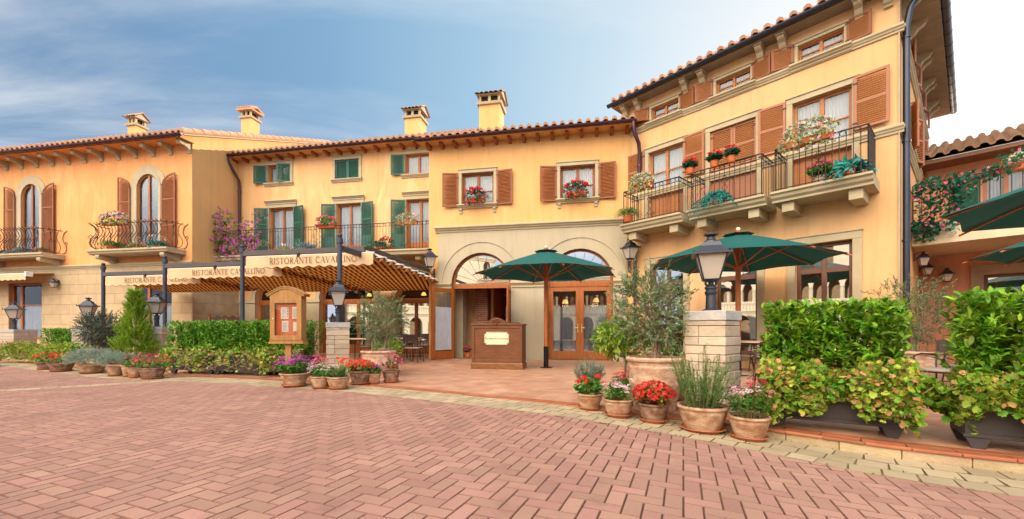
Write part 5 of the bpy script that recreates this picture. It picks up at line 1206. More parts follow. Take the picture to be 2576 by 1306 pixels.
# ================================================================ PARASOLS
def parasol(x, y, rz, label, pole=True, zr=2.5, zt=3.12):
    t = thing('parasol', label, 'parasol', (x, y, 0), rz, 'green octagonal wooden parasols'); r = 1.91
    V = []; nr = 8; seg = 6
    def P(u, k):      # u 0..1 radius, k continuous 0..8
        kk = k % 1; corner = 1 - (1 - abs(2 * kk - 1)) ** 1.0
        chord = math.cos(PI / 8) / math.cos((kk - .5) * PI / 4)          # straight panel edge
        sag = (1 - abs(2 * kk - 1)) 
        rad = r * u * (chord if u > 0 else 1) * (1 - .05 * sag * u); z = zt - (zt - zr) * (u ** 1.12) - .015 * math.sin(PI * kk) * u * 4 * .5
        if u >= 1: z += .05 * math.sin(PI * kk)
        a = k * PI / 4; return (rad * math.cos(a), rad * math.sin(a), z)
    n = 8 * seg; us = [.0001] + [(i + 1) / nr for i in range(nr)]
    vs = [P(u, j / seg) for u in us for j in range(n)]; fs = [(i * n + j, i * n + (j + 1) % n, (i + 1) * n + (j + 1) % n, (i + 1) * n + j) for i in range(len(us) - 1) for j in range(n)]
    mb = MB(); mb.add(vs, fs); mb.build('canopy', UMB, t, smooth=60, fix=False)
    mb = MB(); vs = [(q[0] * s * 1.0, q[1] * s, zt + .02 - (1 - 0) * .40 * s * .5 + (0 if s > .1 else .02)) for s in (.0002, .08, .17) for q in [P(1, j / seg) for j in range(n)]]; mb.add(vs, [(i * n + j, i * n + (j + 1) % n, (i + 1) * n + (j + 1) % n, (i + 1) * n + j) for i in range(2) for j in range(n)]); mb.build('vent', UMB, t, smooth=60, fix=False)
    mb = MB(); mb.sphere((0, 0, zt + .11), .045, 10); mb.build('finial', WHITEC, t, smooth=60)
    for k in range(8):
        a = k * PI / 4; ca, sa = math.cos(a), math.sin(a); m2 = MB()
        pts = [(ca * r * u, sa * r * u, zt - (zt - zr) * u ** 1.12 - .035) for u in (.02, .25, .5, .75, 1.02)]; m2.tube(pts, .016, 6)
        rb = m2.build('rib', WOODU, t, smooth=40)
        m2 = MB(); m2.tube([(ca * .06, sa * .06, zr - .12), (ca * r * .52, sa * r * .52, zt - (zt - zr) * .52 ** 1.12 - .05)], .014, 6); m2.build('strut', WOODU, rb, smooth=40)
    if pole:
        mb = MB(); mb.tube([(0, 0, .5), (0, 0, zt + .08)], .054, 14); mb.lathe([(.08, zr - .18), (.085, zr - .08), (.06, zr - .05)], 12); mb.lathe([(.06, zt - .12), (.06, zt - .02)], 12); mb.build('pole', WOODU, t, smooth=40)
        mb = MB(); mb.lathe([(.066, .02), (.066, .56), (.056, .57)], 16); mb.box(-.14, -.14, .0, .14, .14, .02); mb.build('sleeve', mat('black_steel', (.012, .014, .022), .3, metal=.5), t, smooth=40)
        mb = MB(); mb.tube([(.04 + .05 * math.sin(q), -.05, zr - .12 - .16 * (1 - math.cos(q))) for q in [i * 2 * PI / 14 for i in range(15)]], .006, 5); mb.tube([(-.06, -.02, zt - .1), (-.07, -.03, zr), (-.05, -.05, zr - .4)], .005, 4); mb.build('cord', mat('rope', (.35, .22, .12), .9), t)
    return t
parasol(.91, 11.18, R(7), 'green parasol right in front of the restaurant entrance, between lectern and glass doors')
parasol(4.99, 9.22, R(9), 'large green parasol in front of the right house, behind the big pillar lantern')
parasol(7.28, 4.52, R(12), 'cropped green parasol hanging into the top right, nearest to the viewer', pole=True)
parasol(11.0, 7.55, R(-6), 'green parasol tip showing lower at the far right edge', pole=True)

# ================================================================ LECTERN AND MENU CASE
t = thing('host_lectern', 'wide dark wooden host stand with carved crest and cream name plate before the open door', 'lectern', (-1.04, 10.84, 0), ANG)
Wd = 1.32; Dp = .62
mb = MB(); mb.box(0, 0, .16, Wd, Dp, 1.13); mb.build('body', WOODD, t, bevel=.008)
mb = MB(); mb.box(-.02, -.035, 0, Wd + .02, Dp + .02, .13); mb.yz([(-.035, .13), (-.015, .17), (0, .17), (Dp, .17), (Dp + .02, .13)], -.01, Wd + .01); mb.build('plinth', mat('lectern_plinth', (.22, .09, .03), .5, (.13, .05, .018), 8, stretch=(1, 6, 6)), t, bevel=.006)
mb = MB()
for a, b, c, d in ((0, .07, .17, 1.13), (Wd - .07, Wd, .17, 1.13), (.07, Wd - .07, .17, .25), (.07, Wd - .07, 1.05, 1.13)): mb.box(a, -.018, c, b, 0, d)
mb.build('front_frame', WOODD, t, bevel=.006)
mb = MB(); cr = [(-.03, 1.13), (-.03, 1.17), (.30, 1.18), (.40, 1.21), (.50, 1.27), (.58, 1.31), (.66, 1.325), (.74, 1.31), (.82, 1.27), (.92, 1.21), (1.02, 1.18), (Wd + .03, 1.17), (Wd + .03, 1.13)]
mb.xz(cr, -.04, .03); mb.box(-.03, .03, 1.13, Wd + .03, Dp + .02, 1.165); crest = mb.build('crest', WOODD, t, bevel=.006)
mb = MB()
for k in range(7): a = R(-60 + 20 * k - 90 + 180); mb.tube([(.66, -.045, 1.19), (.66 + .10 * math.sin(R(-66 + 22 * k)), -.06, 1.19 + .10 * math.cos(R(-66 + 22 * k)))], [.010, .020], 6)
for sg in (-1, 1): mb.tube([(.66 + sg * (.12 + .05 * math.cos(q)), -.045, 1.24 + .03 * math.sin(q)) for q in [i * .55 for i in range(11)]], .010, 5); mb.tube([(.66 + sg * (.17 + .45 * q), -.043, 1.235 - .05 * q ** .5) for q in (0, .2, .5, 1)], .012, 5)
mb.sphere((.66, -.05, 1.17), .03, 8); mb.build('shell_carving', WOODD, crest, smooth=50)
def plate(w, h, c=.05):
    P = []
    for (sx, sz) in ((1, 1), (-1, 1), (-1, -1), (1, -1)):
        cx, cz = sx * w / 2, sz * h / 2; arc = [(cx - sx * c * math.cos(q), cz - sz * c * math.sin(q)) for q in [PI / 2 * i / 5 for i in range(6)]]
        if sx * sz > 0: arc = arc
        else: arc = arc[::-1]
        P += arc[::-1] if (sx, sz) in ((1, 1), (-1, -1)) else arc[::-1]
    return P
pl = [( .66 + a, .79 + b) for a, b in plate(.64, .33)]
ang_ = sorted(pl, key=lambda p: math.atan2(p[1] - .79, p[0] - .66)); mb = MB(); mb.xz(ang_, -.024, -.001); pb = mb.build('name_plate', mat('cream_plate', (.78, .72, .52), .5), t)
mb = MB(); q2 = [(.66 + (p[0] - .66) * .95, .79 + (p[1] - .79) * .92) for p in ang_]; mb.tube([(p[0], -.025, p[1]) for p in q2], .004, 4, closed=True); mb.build('border', LETTER, pb)
tx = 'RISTORANTE CAVALLINO'; h = .052; wt = sum(GL[c][0] * (1.25 if i in (0, 11) else .8) for i, c in enumerate(tx)) * h; lettering(tx, .66 - wt / 2 - .005, .765, h, -.028, 'lettering', LETTER, pb, shear=.3, sp=.0, caps=(0, 11), wf=1.1)

t = thing('menu_case', 'arched wooden menu display case with glass door on a wooden post before the hedge', 'notice board', (-4.63, 8.0, 0), R(-4)); t.scale = (.95, .48, 1)
# local: x width, y depth, z up
mb = MB(); mb.box(.28, .10, 0, .40, .22, .74); mb.build('post', WOODL, t, bevel=.006)
mb = MB(); mb.box(-.04, -.03, .74, .70, .36, .775); mb.box(-.015, -.01, .775, .675, .34, .81); mb.build('base', WOODL, t, bevel=.006)
mb = MB(); mb.box(.0, .0, .81, .05, .33, 1.66); mb.box(.61, .0, .81, .66, .33, 1.66); mb.box(.05, .29, .81, .61, .33, 1.66); mb.box(.05, .0, .81, .61, .29, .83); mb.build('box', WOODL, t, bevel=.004)
mb = MB(); ring(mb, rect(.0, .66, .81, 1.60), rect(.10, .56, .90, 1.52), -.03, -.002); d_ = mb.build('door', WOODL, t, bevel=.006)
mb = MB(); mb.sphere((.07, -.04, 1.22), .014, 8); mb.build('knob', WHITEC, d_, smooth=60); mb = MB(); mb.box(.09, -.016, .89, .57, -.012, 1.53); mb.build('pane', glassmat('menu_glass', (.9, .9, .9), .03), d_)
mb = MB(); ac = [(.33 + .37 * q / 62, 1.645 + .14 * ((1 + math.cos(PI * q / 62)) / 2) ** .6) for q in range(-62, 63, 8)]
mb.xz([(0.0, 1.60), (.66, 1.60), (.66, 1.64)] + [(min(.66, max(0, p[0])), p[1]) for p in ac[::-1]] + [(0, 1.64)], -.025, .0); mb.box(.0, .0, 1.60, .66, .33, 1.635); mb.build('pediment', WOODL, t)
mb = MB(); k0 = [(-.06, 1.64)] + [(.33 + (p[0] - .33) * 1.0, p[1] + .005) for p in ac] + [(.72, 1.64)]; k1 = [(p[0], p[1] + .035) for p in k0]
mb.xz(k0 + k1[::-1], -.055, .38); k2 = [(p[0] * 1.06 - .02, p[1] + .0) for p in k1]; mb.xz(k2 + [(p[0], p[1] + .018) for p in k2][::-1], -.075, .39); mb.build('arched_roof', WOODL, t, bevel=.004)
mb = MB(); mb.box(.05, .085, .83, .61, .10, 1.60); bk = mb.build('back_board', mat('orange_board', (.62, .14, .05), .8), t)
mb = MB()
for a, b, c, d in ((.20, .36, 1.22, 1.44), (.44, .56, 1.22, 1.45), (.22, .36, .97, 1.18), (.46, .56, .98, 1.16)): mb.box(a, .075, c, b, .083, d)
sh = mb.build('menu_sheet', mat('paper', (.78, .74, .68), .8), bk)
mb = MB()
for a, b, c, d in ((.22, .31, 1.24, 1.42), (.455, .545, 1.24, 1.42), (.235, .34, .99, 1.15)):
    z = d
    while z > c: mb.box(a, .072, z - .004, b - rnd.uniform(0, .02), .0745, z); z -= .014
for z in (1.25, 1.30, 1.35, 1.40): mb.box(.325, .071, z, .352, .0743, z + .03)
mb.build('printed_lines', mat('grey_print', (.30, .24, .22), .8), sh)

# ================================================================ TABLES, CHAIRS, BENCH
CHM = mat('chair_metal', (.055, .030, .030), .45, metal=.3); CHS = mat('chair_seat', (.42, .36, .32), .7); TTOP = mat('stone_table_top', (.62, .47, .32), .5, (.55, .40, .27), 5)
def make_chair():
    t = thing('bistro_chair', 'x', 'chair', (0, 0, 0), 0)
    mb = MB(); mb.box(-.22, -.21, .44, .22, .21, .475); mb.build('seat', CHS, t, bevel=.012)
    mb = MB(); n = 8; vs = []
    for z in (.68, .86):
        for i in range(n + 1): a = -.24 + .48 * i / n; vs.append((a, .25 + .03 * (z - .68) / .18 + .05 * (1 - (a / .24) ** 2), z + (.015 * (1 - (a / .24) ** 2) if z > .8 else 0)))
    m = n + 1; vs2 = [(x, y + .014, z) for x, y, z in vs]; f = []
    for i in range(n): f += [(i, i + 1, m + i + 1, m + i), (2 * m + i, 3 * m + i, 3 * m + i + 1, 2 * m + i + 1), (m + i, m + i + 1, 3 * m + i + 1, 3 * m + i), (i, 2 * m + i, 2 * m + i + 1, i + 1)]
    mb.add(vs + vs2, f); mb.build('backrest', CHM, t, smooth=40)
    for sx in (-1, 1):
        mb = MB(); mb.tube([(sx * .20, -.19, .45), (sx * .23, -.23, 0)], .011, 6); mb.build('leg', CHM, t)
        mb = MB(); mb.tube([(sx * .23, .27, .0), (sx * .20, .19, .45), (sx * .22, .24, .70), (sx * .235, .27, .85)], .011, 6); mb.build('leg', CHM, t)
        mb = MB(); mb.tube([(sx * .235, .245, .66), (sx * .26, .0, .67), (sx * .25, -.17, .64), (sx * .21, -.19, .45)], .011, 6); mb.build('armrest', CHM, t, smooth=50)
    mb = MB()
    mb.tube([(-.20, -.2, .43), (.20, -.2, .43)], .010, 5); mb.tube([(-.20, .2, .43), (.20, .2, .43)], .010, 5)
    for q in (-.10, 0, .10): mb.tube([(q * .3, .205, .46), (q * 1.4, .24, .60), (q, .26, .70)], .007, 5)
    mb.tube([(-.21, -.21, .2), (.21, .24, .2)], .008, 5); mb.tube([(.21, -.21, .2), (-.21, .24, .2)], .008, 5); mb.build('seat_frame', CHM, t)
    return t
ch0 = make_chair(); used = [False]
def chair(x, y, rz, label, group='brown metal chairs on the terrace'):
    c = ch0 if not used[0] else copy_tree(ch0); used[0] = True; c.location = (x, y, 0); c.rotation_euler = (0, 0, R(rz)); c['label'] = label; c['group'] = group
G1 = 'chairs under the striped awning'; G2 = 'chairs by the right house windows'
chair(-3.72, 12.3, -155, 'brown metal chair with pale seat, nearest the viewer behind the two-stemmed olive', G1)
chair(-3.05, 13.0, 170, 'second brown chair, just left of the open glass door leaf', G1)
chair(-4.75, 13.9, -20, 'brown chair with dark curved back facing us at the left of the pale tables', G1)
chair(-3.9, 14.6, 10, 'middle of the three dark chair backs behind the pale tables', G1)
chair(-3.2, 14.9, -10, 'right of the three dark chair backs behind the pale tables', G1)
chair(6.05, 10.2, -120, 'brown chair beside the window, farthest of the pair right of the parasol pole', G2)
chair(5.05, 8.15, -95, 'brown chair partly behind the left end of the right hedge', G2)
chair(5.9, 9.3, -60, 'brown chair standing close to the house wall right of the parasol pole', G2)
chair(3.30, 5.2, 160, 'chair behind the big pillar of which only thin legs show left of the black planter', G2)
chair(5.9, 5.7, -75, 'brown chair with high curved back in the gap between the two laurel hedges', G2)
chair(6.9, 6.3, -110, 'second curved chair back behind the one in the gap between the hedges', G2)
chair(6.4, 4.95, 20, 'low brown chair behind the far right laurel hedge', G2)
def make_table(w=1.4, d=.8):
    t = thing('cafe_table', 'x', 'table'); mb = MB(); mb.box(-w / 2, -d / 2, .72, w / 2, d / 2, .755); mb.build('table_top', TTOP, t, bevel=.006)
    for a in (-1, 1):
        for b in (-1, 1): mb = MB(); mb.tube([(a * (w / 2 - .08), b * (d / 2 - .08), .72), (a * (w / 2 - .08), b * (d / 2 - .08), 0)], .018, 8); mb.build('leg', CHM, t)
    mb = MB(); mb.tube([(-w / 2 + .08, 0, .69), (w / 2 - .08, 0, .69)], .014, 6); mb.box(-w / 2 + .06, -d / 2 + .06, .69, w / 2 - .06, d / 2 - .06, .72); mb.build('apron', CHM, t)
    return t
def table(x, y, rz, label): t0 = make_table(); t0.location = (x, y, 0); t0.rotation_euler = (0, 0, R(rz)); t0['label'] = label; t0['group'] = 'pale cafe tables'
table(-4.5, 13.0, -10.7, 'long pale table top behind the two-stemmed olive')
table(-3.75, 13.9, -10.7, 'pale table just behind the open door leaf')
table(5.3, 9.75, -47, 'pale table between wall chairs on the right'); table(4.3, 5.6, -40, 'pale table seen through the right laurel hedge'); table(7.0, 5.4, -40, 'pale table behind the gap between the laurel hedges')
t = thing('wooden_bench', 'dark carved wooden bench in the alcove behind the long hedge', 'bench', (-12.0, 15.95, 0), R(-10.7)); w = 1.5
mb = MB(); mb.box(0, 0, .42, w, .5, .46); mb.build('seat', WOODD, t); mb = MB(); mb.xz([(.06, .5), (w - .06, .5), (w - .06, 1.46)] + [(w - .06 - (w - .12) * i / 20, 1.50 + .05 * math.sin(PI * i / 20) + .03 * math.cos(i * PI / 2.5)) for i in range(21)] + [(.06, 1.46)], .46, .50); mb.build('backrest', WOODD, t)
for x in (0, w - .07):
    mb = MB(); mb.box(x, .44, 0, x + .07, .51, 1.57); mb.sphere((x + .035, .475, 1.61), .045, 8); mb.build('leg', WOODL, t); mb = MB(); mb.box(x, 0, 0, x + .07, .07, .65); mb.box(x, -.02, .65, x + .07, .46, .69); mb.build('armrest', WOODL, t)
t = thing('side_table', 'small low dark wooden table right of the round olive pot on the left', 'table', (-12.35, 13.2, 0), R(5))
mb = MB(); mb.box(-.35, -.25, .60, .35, .25, .64); mb.build('table_top', WOODD, t); mb = MB(); mb.box(-.30, -.2, .48, .30, .2, .60); mb.build('apron', WOODD, t)
for a in (-1, 1):
    for b in (-1, 1): mb = MB(); mb.box(a * .28 - .03, b * .19 - .03, 0, a * .28 + .03, b * .19 + .03, .48); mb.build('leg', WOODD, t)
# pendant lampshades inside behind the glass
SHADE = emis('lit_lampshade', (1, .55, .12), .9, (.8, .5, .15))
def pendant(x, y, z, label):
    t = thing('pendant_lamp', label, 'lamp', (x, y, z), 0, 'yellow pendant lampshades behind the glass'); mb = MB(); mb.lathe([(.11, 0), (.10, .05), (.07, .12), (.03, .14)], 14, cap=False); mb.build('lamp_shade', SHADE, t, smooth=40); mb = MB(); mb.tube([(0, 0, .13), (0, 0, .5)], .006, 5); mb.build('cord', IRON, t)
for s, z, o, lab, yy in ((4.75, 1.93, OE, 'yellow lampshade behind the left glass door', .6), (5.8, 1.97, OE, 'yellow lampshade behind the right glass door', .6)):
    x, y = fac(o, s, yy, ANG); pendant(x, y, z, lab)
    pl_ = bpy.data.lights.new('lamp_glow', 'POINT'); pl_.energy = 22; pl_.color = (1, .62, .30); pl_.shadow_soft_size = .12; po = bpy.data.objects.new('lamp_glow', pl_); COL.objects.link(po); po.location = (x + .05, y + .5, z - .12)
OM = (-3.39, 17.127)
for s, z, lab in ((-8.0, 2.5, 'yellow lampshade in the small arch left of the menu case'), (-4.6, 2.45, 'lampshade at the left of the middle arch'), (-3.1, 2.5, 'lone lampshade right of the pillar lantern in the middle arch'), (-2.75, 2.5, 'lampshade at the right end of the middle arch'), (-.55, 2.5, 'left lampshade of the cluster in the right arch'), (-.25, 2.75, 'upper lampshade of the cluster in the right arch'), (.0, 2.5, 'lampshade nearest the door leaf in the right arch')):
    x, y = fac(OM, s, .75, ANG); pendant(x, y, z, lab)

# ================================================================ POTS AND PLANTS
def gz(x, y): return 0.006 if edge_dist(x, y) < 0 else pz(x, y) + .008
def pot_mesh(t, r, h, m, saucer=True, sx=1.0, big=False, rim=.018):
    mb = MB(); b = r * .66
    pr = [(b, .02), (b + (r - b) * .35, h * .30), (b + (r - b) * .37, h * .32), (b + (r - b) * .38, h * .34), (b + (r - b) * .75, h * .70), (b + (r - b) * .78, h * .72), (b + (r - b) * .78, h * .745), (r * .93, h * .86), (r * .94, h * .87), (r, h * .89), (r + .004, h * .93), (r, h), (r - rim, h), (r - rim - .004, h * .86), (.01, h * .86)]
    if big: pr = [(r * .74, .0), (r * .80, h * .2), (r * .83, h * .21), (r * .84, h * .24), (r * .86, h * .26), (r * .90, h * .48), (r * .92, h * .50), (r * .92, h * .53), (r * .91, h * .56), (r * .93, h * .78), (r * .95, h * .80), (r * .95, h * .83), (r * .93, h * .85), (r * .94, h * .91), (r * 1.02, h * .93), (r * 1.04, h * .965), (r * 1.01, h), (r * .92, h), (r * .91, h * .9), (.01, h * .9)]
    mb.lathe(pr, 36, cap=True, sx=sx); mb.build('pot', m, t, smooth=28)
    mb = MB(); mb.lathe([(.01, h * .87), (r * .5, h * .90), (r - rim - .002, h * .875)], 20, cap=False, sx=sx); mb.build('soil', SOIL, t)
    if saucer: mb = MB(); mb.lathe([(r * .72, 0), (r * .86, .028), (r * .90, .032), (r * .88, .036), (r * .80, .016), (.01, .014)], 32, cap=True, sx=sx); mb.build('saucer', SAUCER, t, smooth=30)
_sd = [20]
def plant(t, kind, r, h, ph, fl=None, fl2=None, leaf=None, pr=None, dens=1.0):
    """kind of growth; r pot radius, h pot height, ph plant height above the rim"""
    _sd[0] += 1; L = LF(_sd[0]); F_ = LF(_sd[0] + 500); R_ = L.r; z0 = h * .88; pr = pr or r * 1.25
    stem = MB(); bl = []
    if kind in ('bush', 'gera', 'bego'):
        nst = int(26 * dens); b = np.zeros((nst, 3)); a = R_.uniform(0, 2 * PI, nst); q = np.sqrt(R_.uniform(0, 1, nst))
        b[:, 0] = np.cos(a) * q * r * .5; b[:, 1] = np.sin(a) * q * r * .5; b[:, 2] = z0
        tip = np.zeros((nst, 3)); tip[:, 0] = np.cos(a) * q * pr; tip[:, 1] = np.sin(a) * q * pr; tip[:, 2] = z0 + ph * (1 - .45 * q ** 2) * R_.uniform(.75, 1.05, nst)
        d = tip - b; ln = np.linalg.norm(d, axis=1)
        tpl, LL, WW, nl = {'bush': (T_OV, .065, .028, 15), 'gera': (T_LOB, .055, .06, 8), 'bego': (T_OV, .075, .045, 10)}[kind]
        L.shoots(tpl, b, d, ln, nl, LL, WW, ang=1.0, droop=.12, taper=.3, start=.25)
        if kind == 'gera': L.cloud(T_LOB, ell(R_, int(60 * dens), (0, 0, z0 + ph * .4), (pr * .95, pr * .95, ph * .42), .6, -.2)[0], .055, .06, up=.9)
        for i in range(nst): stem.tube([tuple(b[i]), tuple((b[i] + tip[i]) / 2 + np.array([0, 0, .02])), tuple(tip[i])], .0025, 3)
        if fl is not None:
            if kind == 'gera':
                P, v = ell(R_, int(9 * dens), (0, 0, z0 + ph * .55), (pr * .95, pr * .95, ph * .55), .85, 0)
                for p in P:
                    Q, w = ell(R_, 26, p, (.042, .042, .034), .75, -.3); F_.flowers(Q, w, .017, R_.integers(0, 2), .35); stem.tube([(p[0] * .5, p[1] * .5, z0), tuple(p)], .003, 4)
            elif kind == 'bush':
                m = int(40 * dens); ix = R_.integers(0, nst, m); P = tip[ix] + R_.normal(0, .022, (m, 3)) + np.array([0, 0, .012]); v = np.column_stack([tip[ix][:, 0] / pr, tip[ix][:, 1] / pr, np.full(m, .5)])
                for p, w0 in zip(P, v):
                    Q = p + np.column_stack([R_.normal(0, .019, 12), R_.normal(0, .019, 12), R_.normal(0, .006, 12)]); F_.flowers(Q, np.tile(w0 * .4 + np.array([0, 0, 1.0]), (12, 1)), .012, int(R_.integers(0, 2)), .3)
            else:
                m = int(150 * dens); P, v = ell(R_, m, (0, 0, z0 + ph * .42), (pr * 1.02, pr * 1.02, ph * .60), .88, -.1); F_.flowers(P, v, .021, int(R_.integers(0, 2)), .6)
    elif kind == 'spiky':       # rosemary, lavender: upright shoots with needles
        nst = int(46 * dens); a = R_.uniform(0, 2 * PI, nst); q = np.sqrt(R_.uniform(0, 1, nst)); b = np.column_stack([np.cos(a) * q * r * .6, np.sin(a) * q * r * .6, np.full(nst, z0)])
        d = np.column_stack([np.cos(a) * q * (pr - r * .6) * 1.0, np.sin(a) * q * (pr - r * .6), ph * R_.uniform(.5, 1.05, nst) * (1 - .25 * q)]); ln = np.linalg.norm(d, axis=1)
        L.shoots(T_DIA, b, d, ln, int(40 + ph * 60), .036, .0062, ang=.8, taper=.25, start=.06, jit=.2)
        k2 = nst * 3; ix = R_.integers(0, nst, k2); tt = R_.uniform(.15, .8, k2); b2 = b[ix] + d[ix] * tt[:, None]; d2 = d[ix] / ln[ix][:, None] + L.rdir(k2) * .6; L.shoots(T_DIA, b2, d2, ln[ix] * R_.uniform(.15, .35, k2), 18, .032, .0058, ang=.8, taper=.2, start=.0, jit=.2)
        for i in range(nst): stem.tube([tuple(b[i]), tuple(b[i] + d[i])], [.004, .0015], 4)
    elif kind == 'mound':       # curry plant: silver cushion
        P, v = ell(R_, int(420 * dens), (0, 0, z0 + ph * .30), (pr, pr, ph * .72), .55, -.25)
        L.shoots(T_DIA, P - v * .03, v + L.rdir(len(P)) * .5 + np.array([0, 0, .5]), .075, 18, .030, .009, ang=.75, taper=.2, start=.0)
    return L, F_, stem
def finish(t, L, F_, stem, leaf, fl=None, fl2=None, sm=STEM):
    L.build('foliage', leaf, t)
    if stem.v: stem.build('stem', sm, t, fix=False)
    if fl is not None and F_.V: F_.build('blossom', [fl, fl2 or fl], t)
GPOT = 'terracotta flower pots lining the terrace edge'
def flowerpot(px, py, r, h, label, kind, ph, leaf=LEAFG, fl=None, fl2=None, potm=TERRA, z=None, name='potted_flower', cat='potted plant', pr=None, dens=1.0, saucer=True, group=GPOT, sx=1.0):
    z = gz(px, py) if z is None else z
    t = thing(name, label, cat, (px, py, z), rnd.uniform(0, 6), group); pot_mesh(t, r, h, potm, saucer, sx)
    L, F_, st = plant(t, kind, r, h, ph, fl=fl, pr=pr, dens=dens); finish(t, L, F_, st, leaf, fl, fl2)
    return t
# --- cluster left of the entrance
flowerpot(-3.88, 7.45, .24, .24, 'wide terracotta bowl of magenta heliotrope-like flowers under the menu case', 'bush', .36, LEAFG, FMAG, FMAG, pr=.31, dens=3.0)
flowerpot(-3.62, 7.78, .13, .22, 'small pot with red and pink flowers tucked behind the magenta bowl', 'bego', .34, LEAFG, FCRIM, FPINK, pr=.21, dens=.6)
flowerpot(-3.30, 7.22, .18, .21, 'terracotta pot of pale pink flower clusters, second from the magenta bowl', 'bush', .25, LEAFG, FPALE, FPALE, pr=.22, dens=1.2)
flowerpot(-2.96, 7.12, .19, .21, 'terracotta pot with orange-red blooms and feathery greens in front of the pillar', 'spiky', .24, ROSEM, FORG, FORG, pr=.22, dens=.7)
flowerpot(-2.80, 7.72, .20, .25, 'dark pot of scarlet begonias right of the pillar', 'bego', .24, LEAFG, FRED, FORG, TERRAD, pr=.27, dens=1.7)
flowerpot(-2.58, 7.80, .13, .19, 'small pot with purple flowers beside the scarlet begonias', 'bush', .20, LEAFG, FMAG, FMAG, pr=.15, dens=.8)
flowerpot(-2.32, 8.02, .165, .22, 'rightmost pot of the left cluster, red begonia with bronze leaves', 'bego', .36, BRONZE, FCRIM, FPINK, TERRAD, pr=.24, dens=.45)
t = thing('flower_spray', 'orange blooms rising from the feathery green pot by the pillar', 'flowers', (-3.02, 7.3, .2)); F_ = LF(99); P, v = ell(F_.r, 9, (.05, 0, .22), (.17, .12, .13), .8, 0)
for p in P: Q, w = ell(F_.r, 16, p, (.03, .03, .025), .7, -.3); F_.flowers(Q, w, .016, 0, .4)
F_.build('blossom', FORG, t); mb = MB(); [mb.tube([(.04, .0, -.03), tuple(p)], .003, 4) for p in P]; mb.build('stem', STEM, t)
# --- right cluster
flowerpot(1.00, 5.38, .165, .205, 'terracotta pot with scarlet geranium, leftmost of the right front row', 'gera', .24, LEAFG, FRED, FRED, pr=.20, dens=.75)
flowerpot(1.27, 5.00, .18, .21, 'terracotta pot of pale lilac flowers, second of the right front row', 'bush', .27, LEAFG, FPALE, FPALE, pr=.22, dens=.9)
flowerpot(1.62, 4.78, .175, .215, 'dark terracotta pot of dense red begonias between the lilac flowers and rosemary', 'bego', .27, BRONZE, FRED, FRED, TERRAD, pr=.24, dens=2.0)
flowerpot(2.03, 4.45, .255, .27, 'largest front pot with a tall rosemary bush beside the big stone pillar', 'spiky', .68, ROSEM, pr=.33, dens=1.15, potm=TERRA, name='potted_shrub')
flowerpot(2.36, 4.16, .19, .23, 'terracotta pot with pink and crimson flowers at the foot of the black planter', 'bush', .42, LEAFG, FDK, FPALE, pr=.20, dens=1.25)
flowerpot(1.12, 6.02, .17, .24, 'grey green lavender bush behind the scarlet geranium', 'spiky', .42, SILVER, pr=.24, dens=1.2, name='potted_shrub')
flowerpot(1.58, 5.62, .15, .20, 'low pot with small crimson flowers behind the lilac flower pot', 'bush', .30, LEAFG, FDK, FCRIM, pr=.22, dens=.8)
# --- far left cluster
flowerpot(-11.9, 10.7, .22, .20, 'shallow pot of red flowers, leftmost of the far left row', 'bego', .25, LEAFG, FRED, FRED, TERRAD, pr=.28, dens=1.0)
flowerpot(-10.95, 10.15, .24, .20, 'second shallow pot with sparser red flowers in the far left row', 'bego', .28, LEAFG, FRED, FCRIM, TERRAD, pr=.28, dens=.5)
flowerpot(-10.45, 10.3, .15, .18, 'small pot of silvery curry plant next to the sparse red flowers', 'mound', .28, SILVER, pr=.28, dens=.6, name='potted_shrub')
flowerpot(-9.80, 9.75, .26, .20, 'wide pot overflowing with a broad silver blue cushion plant', 'mound', .40, SILVER, pr=.50, dens=1.5, name='potted_shrub')
flowerpot(-8.68, 9.15, .16, .21, 'pot of silvery cushion plant in the middle of the far left row', 'mound', .33, SILVER, pr=.34, dens=.8, name='potted_shrub')
flowerpot(-8.25, 9.02, .15, .25, 'slender pot of green feathery plant beside the pink begonias', 'spiky', .36, SILVER, pr=.28, dens=1.2, name='potted_shrub')
flowerpot(-7.92, 8.78, .13, .22, 'small pot with dark crimson flowers left of the pink begonias', 'bush', .34, LEAFG, FDK, FDK, pr=.20, dens=.8)
flowerpot(-7.42, 8.62, .23, .23, 'wide pot of bright pink red begonias, rightmost of the far left row', 'bego', .30, LEAFG, FCRIM, FPINK, TERRAD, pr=.34, dens=.9)
flowerpot(-14.5, 11.6, .22, .25, 'terracotta bowl cut by the left edge of the picture', 'bush', .25, LEAFG, FRED, pr=.2, dens=.5)

